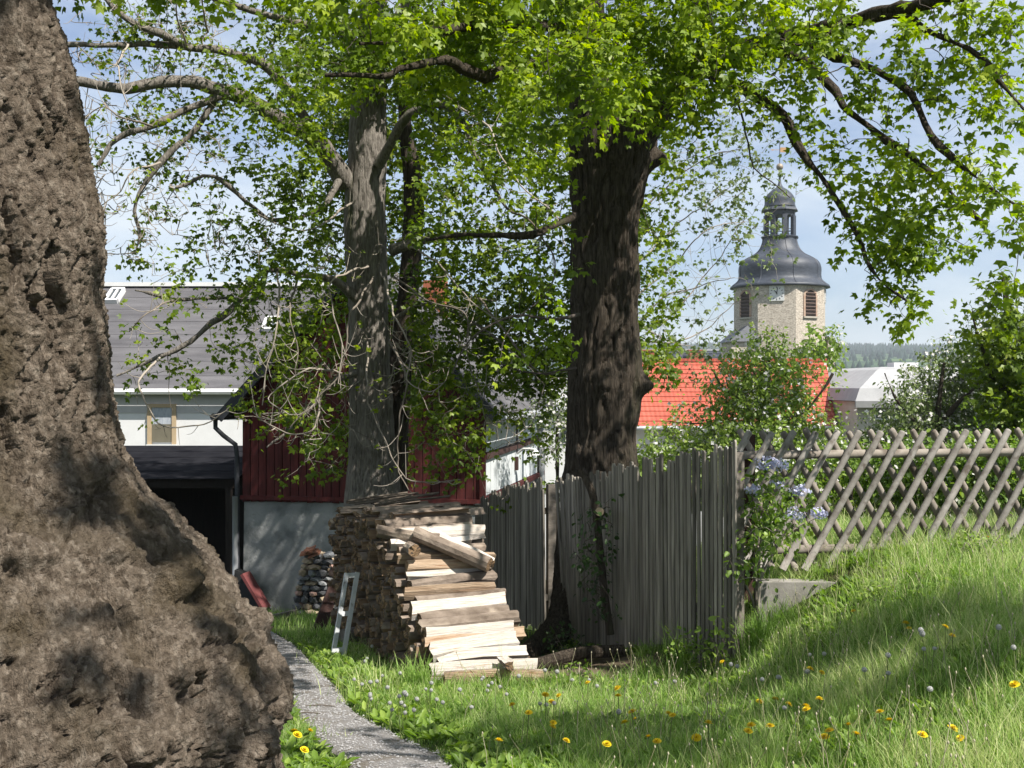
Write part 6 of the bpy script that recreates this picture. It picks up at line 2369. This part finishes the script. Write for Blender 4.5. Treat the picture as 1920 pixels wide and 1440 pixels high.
def soil_mask(x, y):
    c, s_ = math.cos(-.6), math.sin(-.6)
    dx, dy = x - SOIL[0], y - SOIL[1]
    return ((dx * c + dy * s_) / .95) ** 2 + ((-dx * s_ + dy * c) / .7) ** 2 < 1


def blades(x, y, h, w, lean, tone0, seed, seg=2):
    rg = np.random.default_rng(seed)
    n = len(x)
    z = ground(x, y)
    a = rg.random(n) * 2 * np.pi
    la = rg.random(n) * 2 * np.pi
    ld = np.stack([np.cos(la), np.sin(la)], -1) * (lean * h * rg.uniform(.3, 1.3, n))[:, None]
    sx_, sy_ = np.cos(a) * w * .5, np.sin(a) * w * .5
    pts = []
    b = np.stack([x, y, z - .01], -1)
    S_ = np.stack([sx_, sy_, sx_ * 0], -1)
    m = b + np.stack([ld[:, 0] * .35, ld[:, 1] * .35, h * .58], -1)
    t = b + np.stack([ld[:, 0], ld[:, 1], h * rg.uniform(.86, 1.0, n)], -1)
    v = np.stack([b - S_, b + S_, m + S_ * .8, m - S_ * .8, t], 1)
    f3 = np.array([(0, 1, 2), (0, 2, 3), (3, 2, 4)])
    f = f3[None] + (np.arange(n) * 5)[:, None, None]
    return v.reshape(-1, 3), f.reshape(-1, 3), np.repeat(tone0, 5)


def scatter(n, y0, y1, xa=-.47, xb=.47, pad=.3, seed=1, pw=1.0):
    rg = np.random.default_rng(seed)
    y = (y0 ** (2 - pw) + rg.random(n) * (y1 ** (2 - pw) - y0 ** (2 - pw))) ** (1 / (2 - pw))
    x = rg.uniform(xa, xb, n) * y + rg.uniform(-pad, pad, n)
    return x, y


gvv, gff, gtt, off = [], [], [], 0
for (n, y0, y1, hs, ws, seed) in ((132000, 3.9, 8.0, 1.0, .0042, 1), (112000, 7.5, 12.5, 1.05, .0052, 2), (52000, 12, 20.5, 1.0, .008, 3), (30000, 10, 15, 1.2, .008, 4)):
    x, y = scatter(n, y0, y1, seed=seed, pw=.6)
    if seed == 4:
        x = np.random.default_rng(9).uniform(1.8, 6.2, n)
    cl = fbm(np.stack([x * 1.6, y * 1.6, x * 0], -1), 3, 77)
    cl2 = fbm(np.stack([x * 6, y * 6, x * 0], -1), 2, 78)
    pd2 = path_dist(x, y)
    rr_ = np.random.default_rng(seed + 50).random(n)
    ok = (pd2 > .015 - .16 * (rr_ < .12) - .06 * cl2) & ~pile_mask(x, y) & ~(soil_mask(x, y) & (rr_ > .06)) & (rr_ > .30 - .5 * cl - .35 * cl2)
    ok &= ~((y > 10.3) & (y < 15) & (x > -1.2) & (x < 1.0) & (rr_ > .25)) & (np.hypot(x - AX, y - AY) > 1.0)
    ok &= ~((y > 19.3) & (x < -.3))
    x, y, cl, cl2, pd2 = x[ok], y[ok], cl[ok], cl2[ok], pd2[ok]
    rg = np.random.default_rng(seed + 20)
    n = len(x)
    bank = smooth((x - .6) / 2.2)
    h = hs * .88 * (.055 + .055 * smooth((pd2 - .05) / .6) + .05 * bank + .05 * np.clip(cl + .2, 0, 1)) * rg.uniform(.45, 1.45, n)
    h = h * (1 - .3 * ((y > 9.05) & (y < 9.62) & (x > 1.95) & (x < 3.0)))
    edge_ = np.hypot(x - SOIL[0] - .3, y - SOIL[1] + .8) < .9
    h = np.where(edge_, h * 1.25, h)
    tall = rg.random(n) < (.015 + .035 * bank)
    h = np.where(tall, h * rg.uniform(1.5, 2.3, n), h)
    w = ws * rg.uniform(.6, 1.3, n) * np.where(tall, .55, 1)
    tone = np.clip(.20 + .42 * (cl + .3) + .34 * cl2 + rg.normal(0, .17, n) + .12 * bank, 0, .85)
    dry = rg.random(n) < .07 + .07 * bank + .10 * (cl2 > .25)
    tone = np.where(dry | (tall & (rg.random(n) < .6)), rg.uniform(.85, 1, n), tone)
    v, f, t = blades(x, y, h, w, .55, tone, seed + 30)
    gvv.append(v)
    gff.append(f + off)
    gtt.append(t)
    off += len(v)
tag(obj_np('grass', np.vstack(gvv), np.vstack(gff), grass_m, base=(0, 0, 0), attr={'tone': np.concatenate(gtt)}), kind='stuff')

# broad low leaves among the grass (dandelion rosettes, clover)
x, y = scatter(7000, 4.0, 11.5, seed=61, pw=.8)
pd2 = path_dist(x, y)
ok = (pd2 > .04) & ~pile_mask(x, y) & ~soil_mask(x, y) & (np.hypot(x - AX, y - AY) > 1.1) & (ground(x, y) > -9)
x, y = x[ok], y[ok]
pos, ax, nr, sz, tn = [], [], [], [], []
for k in range(len(x)):
    m = rng.integers(3, 7)
    a = rng.random(m) * 6.28
    t_ = rng.random()
    pos.append(np.stack([x[k] + .01 * np.cos(a), y[k] + .01 * np.sin(a), np.full(m, gz(x[k], y[k]) + .015)], -1))
    ax.append(np.stack([np.cos(a), np.sin(a), rng.uniform(.25, 1.3, m)], -1))
    nr.append(np.stack([-np.cos(a) * .6, -np.sin(a) * .6, np.ones(m)], -1))
    sz.append(rng.uniform(.045, .11, m))
    tn.append(np.clip(t_ * .6 + rng.uniform(0, .4, m), 0, 1))
NAR = OVAL_V * V(.62, 1, 1)
v, f, t = leaf_arrays(np.vstack(pos), np.vstack(ax), np.vstack(nr), np.concatenate(sz), np.concatenate(tn), NAR, OVAL_F)
tag(obj_np('meadow_herbs', v, f, leaf_bush, base=(0, 0, 0), attr={'tone': t}), kind='stuff')

# tufts of long arching grass
def tuft(label, px, py, Y, n, h, spread, seed, tone=(.1, .5), name='grass_tuft'):
    rg = np.random.default_rng(seed)
    c = at(px, py, Y)
    b = V(c[0], c[1], gz(c[0], c[1]))
    vs_, fs_, ts_, o_ = [], [], [], 0
    for k in range(n):
        a = rg.random() * 6.28
        L = h * rg.uniform(.6, 1.15)
        d = V(math.cos(a), math.sin(a), 0)
        s0 = b + V(rg.normal(0, spread), rg.normal(0, spread * .6), 0)
        lean = rg.uniform(.15, .75)
        P_ = [s0 + d * L * lean * t ** 1.8 + V(0, 0, L * (t - .38 * lean * t ** 2.4)) for t in np.linspace(0, 1, 6)]
        sd = V(-d[1], d[0], 0) * rg.uniform(.0025, .0045)
        tone_ = rg.uniform(*tone)
        for q in range(6):
            w = (1 - (q / 5) ** 2 * .95)
            vs_ += [P_[q] - sd * w, P_[q] + sd * w]
            ts_ += [tone_] * 2
        for q in range(5):
            fs_.append((o_ + q * 2, o_ + q * 2 + 1, o_ + q * 2 + 3, o_ + q * 2 + 2))
        o_ += 12
    return tag(obj_np(name, np.array(vs_), np.array(fs_), grass_m, base=b, attr={'tone': ts_}), label, 'grass tuft')


tuft('arching grey green grass tuft at the foot of the brown fence post below the lilac', 1425, 1195, 9.15, 260, .40, .07, 501, (.05, .5))
tuft('arching grass tuft spilling over the left end of the concrete kerb', 1470, 1160, 9.35, 200, .32, .09, 502, (.1, .7))
tuft('tall upright grass in front of the middle of the near picket fence', 1275, 1225, 9.4, 60, .50, .06, 503, (.2, .6))
tuft('tall grass growing against the lower left face of the woodpile', 785, 1275, 8.95, 160, .30, .07, 504, (.3, .75))
tuft('grass clump under the right end of the near picket fence', 1225, 1240, 9.5, 120, .26, .10, 505, (.2, .7))
tuft('seedy grass clump by the foot of the white wooden frame', 690, 1290, 8.6, 110, .30, .12, 506, (.6, .98))

# ---------------------------------------------------------------- dandelions
yellow_m = M('dandelion_yellow', (0.82, 0.56, 0.010), (0.90, 0.70, 0.015), 60, rough=.7)
stem_m = M('flower_stem', (0.14, 0.20, 0.05), (0.22, 0.26, 0.09), 20, rough=.7, rand=.2)
puff_m = leaf_mat('seed_head', (0.55, 0.55, 0.53), (0.66, 0.66, 0.64), (0.74, 0.74, 0.72), .45, .8, .1)


def stem_mesh(h, seed):
    rg = random.Random(seed)
    v, f = tube_arrays(catmull(np.array([(0, 0, -.02), (rg.uniform(-.015, .015), rg.uniform(-.015, .015), h * .5), (0, 0, h)]), h / 4), [.0028, .0026, .0026, .0024, .0024][:len(catmull(np.array([(0, 0, -.02), (0, 0, h * .5), (0, 0, h)]), h / 4))] if False else .0026, 4)
    return np_mesh('stem', v, f, stem_m)


def flower_mesh():
    pos, ax, nr, sz = [], [], [], []
    for ring, (n, el, s_) in enumerate(((16, .18, .025), (14, .5, .022), (10, .9, .017), (6, 1.3, .012))):
        for k in range(n):
            a = k * 2 * math.pi / n + ring * .3
            ax.append((math.cos(a) * math.cos(el), math.sin(a) * math.cos(el), math.sin(el)))
            nr.append((-math.cos(a) * math.sin(el), -math.sin(a) * math.sin(el), math.cos(el)))
            pos.append((0, 0, .002 * ring))
            sz.append(s_)
    tv = np.array([(0, 0, 0), (.16, .5, 0), (.1, 1, 0), (-.1, 1, 0), (-.16, .5, 0)])
    v, f, t = leaf_arrays(pos, ax, nr, sz, np.zeros(len(pos)), tv[[0, 1, 2, 3, 3, 4]][:4] if False else np.array([(-.12, 0, 0), (.12, 0, 0), (.14, 1, 0), (-.14, 1, 0)]), np.array([(0, 1, 2, 3)]))
    return np_mesh('flower', v, f, yellow_m)


def puff_mesh():
    n = 110
    k = np.arange(n) + .5
    ph = np.arccos(1 - 2 * k / n)
    th_ = math.pi * (1 + 5 ** .5) * k
    d = np.stack([np.cos(th_) * np.sin(ph), np.sin(th_) * np.sin(ph), np.cos(ph)], -1)
    tv = np.array([(-.34, .62, .10), (.34, .62, .10), (.0, 1.0, -.02), (0, .9, .34)])
    v1, f1, t1 = leaf_arrays(np.zeros((n, 3)), d, np.roll(d, 1, axis=1) + .01, np.full(n, .019), np.full(n, .3), np.array([(-.02, 0, 0), (.02, 0, 0), (.30, 1, 0), (-.30, 1, 0)]), np.array([(0, 1, 2, 3)]))
    v2, f2, t2 = leaf_arrays(d[::2] * .0175, unit(np.cross(d, d[::-1] + .1))[::2], d[::2], np.full(len(d[::2]), .007), np.full(len(d[::2]), .6), PETAL_V, PETAL_F)
    return np_mesh('seed_head', np.vstack([v1, v2]), np.vstack([f1, f2 + len(v1)]), puff_m, attr={'tone': np.concatenate([t1, t2])})


FLOWER, PUFF = flower_mesh(), puff_mesh()
STEMS = [stem_mesh(h, k) for k, h in enumerate((.10, .14, .18, .23, .28))]
SH = (.10, .14, .18, .23, .28)


def proto(nm, part_name, part, i):
    e = bpy.data.objects.new(nm, None)
    e.empty_display_size = .05
    COL.objects.link(e)
    s_ = link('stem', STEMS[i], e)
    h = link(part_name, part, e)
    h.location = (0, 0, SH[i])
    return e, s_, h


def plant_flowers(nm, part_name, part, spots, label, cat, group, hi, tilt=.5, sc=(.8, 1.15)):
    for (x, y) in spots:
        i = hi() if callable(hi) else hi
        key = (part_name, i)
        if key not in PROTO:
            PROTO[key] = proto(nm, part_name, part, i)
            e, s_, h = PROTO[key]
        else:
            pe, ps, ph_ = PROTO[key]
            e = pe.copy()
            COL.objects.link(e)
            s_, h = ps.copy(), ph_.copy()
            for c in (s_, h):
                c.parent = e
                COL.objects.link(c)
        e.location = (x, y, gz(x, y))
        e.rotation_euler = (rnd.uniform(-.12, .12), rnd.uniform(-.12, .12), rnd.uniform(0, 6.28))
        k = rnd.uniform(*sc) * (.72 if part_name == 'seed_head' else 1)
        h.scale = (k, k, k * rnd.uniform(.8, 1.1))
        h.rotation_euler = (rnd.uniform(-tilt, tilt), rnd.uniform(-tilt, tilt), 0)
        tag(e, (label(x, y) if callable(label) else label), cat, group)


PROTO = {}
G = lambda q: [tuple(on_ground(px, py + 30)[:2]) for px, py in q]
YEL = [(985, 1388), (1036, 1387), (1035, 1400), (1321, 1392), (1253, 1396), (1304, 1406), (1409, 1403), (1443, 1405), (1411, 1435), (1511, 1363), (1508, 1372), (1535, 1374), (1548, 1410), (1556, 1414), (1595, 1405), (1606, 1407), (1651, 1402),
       (1667, 1381), (1735, 1432), (1792, 1401), (1805, 1420), (1909, 1356), (1778, 1226), (1790, 1227), (1192, 1387), (1250, 1371), (1160, 1348), (1160, 1327), (1100, 1318), (1045, 1330), (1028, 1347), (1029, 1342), (962, 1350), (940, 1430), (1130, 1435), (1197, 1366),
       (1215, 1405), (1230, 1428), (1480, 1342), (1452, 1329), (1543, 1293), (1525, 1299), (1420, 1334), (1180, 1411), (1060, 1432), (1700, 1195), (1596, 1165), (1860, 1020), (1353, 1272), (1706, 1193)]
plant_flowers('dandelion', 'flower', FLOWER, G(YEL), lambda x, y: 'yellow dandelion in bloom %s' % ('in the grass between path and soil patch' if x < .55 else 'high on the sunny bank below the pole fence' if y > 6.9 else 'in the middle of the near meadow' if x < 1.25 else 'in the right hand part of the near meadow'), 'dandelion', 'yellow dandelions in the meadow', lambda: rnd.choice([1, 2, 2, 3]), sc=(.75, 1.05))
plant_flowers('dandelion', 'flower', FLOWER, G([(555, 1377), (578, 1376), (554, 1384), (569, 1418)]), 'yellow dandelion in the strip of grass between the old trunk and the path', 'dandelion', 'yellow dandelions left of the path', 0)
for _k in range(46):
    YEL.append((rnd.uniform(860, 1915), rnd.uniform(1290, 1436)))
PUF = [(1508, 1302), (1630, 1309), (1738, 1380), (1880, 1252), (1895, 1297), (1363, 1293), (1452, 1313), (1427, 1344), (1525, 1250), (1539, 1250), (1727, 1250), (1735, 1272), (1748, 1272), (1667, 1298), (1670, 1279), (1470, 1365), (1385, 1285), (1740, 1255)]
plant_flowers('dandelion', 'seed_head', PUFF, G(PUF), lambda x, y: 'white dandelion seed head on the bank, %s' % ('far up toward the pole fence' if y > 6.8 else 'near the right edge' if x > 1.9 else 'left part below the picket fence'), 'seed head', 'dandelion clocks on the bank', lambda: rnd.choice([2, 3, 3, 4]), .1)
PU2 = [(953, 1312), (924, 1300), (935, 1296), (915, 1304), (910, 1306), (970, 1286), (904, 1276), (905, 1282), (1020, 1288), (1043, 1293), (1074, 1282), (1015, 1332), (1024, 1334), (1155, 1348), (1100, 1311), (1115, 1294), (1232, 1288), (1262, 1296), (1042, 1362),
       (730, 1332), (702, 1315), (700, 1323), (734, 1345), (750, 1338), (752, 1350), (760, 1336), (760, 1351), (764, 1326), (795, 1313), (810, 1315), (831, 1329), (745, 1296), (757, 1330), (702, 1284), (680, 1255), (684, 1262), (717, 1272), (697, 1330), (678, 1302), (664, 1292),
       (695, 1212), (690, 1325), (772, 1345), (776, 1322), (733, 1310), (810, 1300), (820, 1322), (860, 1316), (880, 1340)]
plant_flowers('dandelion', 'seed_head', PUFF, G(PU2), lambda x, y: 'white dandelion seed head in sunny grass %s' % ('between the path and the woodpile' if x < -.55 else 'right in front of the lowest log' if x < .15 else 'by the bare soil right of the woodpile'), 'seed head', 'dandelion clocks before the woodpile', lambda: rnd.choice([1, 1, 2, 2, 3]), .1)

# bare flower stalks and seed stalks standing above the grass
sv = Tubes()
sx_, sy_ = scatter(900, 4.2, 9.8, seed=91, pw=.7)
sel = (sx_ > .3) | (np.random.default_rng(3).random(900) < .25)
for x, y in zip(sx_[sel], sy_[sel]):
    if path_dist(np.array([x]), np.array([y]))[0] < .15 or pile_mask(x, y) or soil_mask(x, y):
        continue
    h = rnd.uniform(.14, .34)
    a = rnd.uniform(0, 6.28)
    z = gz(x, y)
    sv.add(np.array([(x, y, z), (x + .02 * math.cos(a), y + .02 * math.sin(a), z + h * .6), (x + .07 * math.cos(a), y + .07 * math.sin(a), z + h)]), [.0022, .0018, .0016], 3)
    tip = V(x + .07 * math.cos(a), y + .07 * math.sin(a), z + h)
    sv.add(np.array([tip, tip + V(0, 0, .006), tip + V(0, 0, .014)]), [.003, .0048, .001], 4, 1.0)
stalk_m = M('dry_stalk', (0.26, 0.25, 0.10), (0.38, 0.34, 0.18), 8, rough=.8, tone=(0.50, 0.45, 0.32))
tag(sv.build('grass_stalks', stalk_m, None, (0, 0, 0)), kind='stuff')

# twigs fallen on the path and ground
for (px, py, L, lab) in ((600, 1332, .20, 'thin dry twig lying across the near part of the gravel path'), (575, 1346, .18, 'short dark twig lying on the left half of the gravel path')):
    p = on_ground(px, py)
    q = MB()
    q.tube(np.array([p + V(-L / 2, 0, .028), p + V(0, .01, .032), p + V(L / 2, .0, .028)]), .0035, 5)
    tag(q.build('fallen_twig', twig_m), lab, 'twig')
for (pa_, pb_, r_, lab) in (((1000, 1222, 9.9), (1170, 1222, 10.1), .055, 'dark fallen branch lying in the shade between the woodpile and the picket fence'),):
    q = MB()
    a, b = at(*pa_), at(*pb_)
    a[2], b[2] = gz(a[0], a[1]) + .07, gz(b[0], b[1]) + .07
    q.tube(catmull(np.array([a, (a + b) / 2 + V(0, .05, .03), b]), .08), r_, 9)
    tag(q.build('fallen_branch', bark_mid), lab, 'branch')

# ================================================================ the air
hm = bpy.data.materials.new('thin_haze')
hm.use_nodes = True
hn = hm.node_tree.nodes
hn.clear()
ho = hn.new('ShaderNodeOutputMaterial')
hv = hn.new('ShaderNodeVolumePrincipled')
hv.inputs['Color'].default_value = (0.86, 0.92, 1.0, 1)
hv.inputs['Density'].default_value = 0.00028
hv.inputs['Anisotropy'].default_value = 0.2
hm.node_tree.links.new(hv.outputs['Volume'], ho.inputs['Volume'])
q = MB()
zlow = float(gv[:, 2].min()) - 1.2
q.abox(-3300, 3300, -60, 4100, zlow, max(float(gv[:, 2].max()), 60.0) + 25)
tag(q.build('haze', hm, base=(0, 0, 0)), kind='stuff')
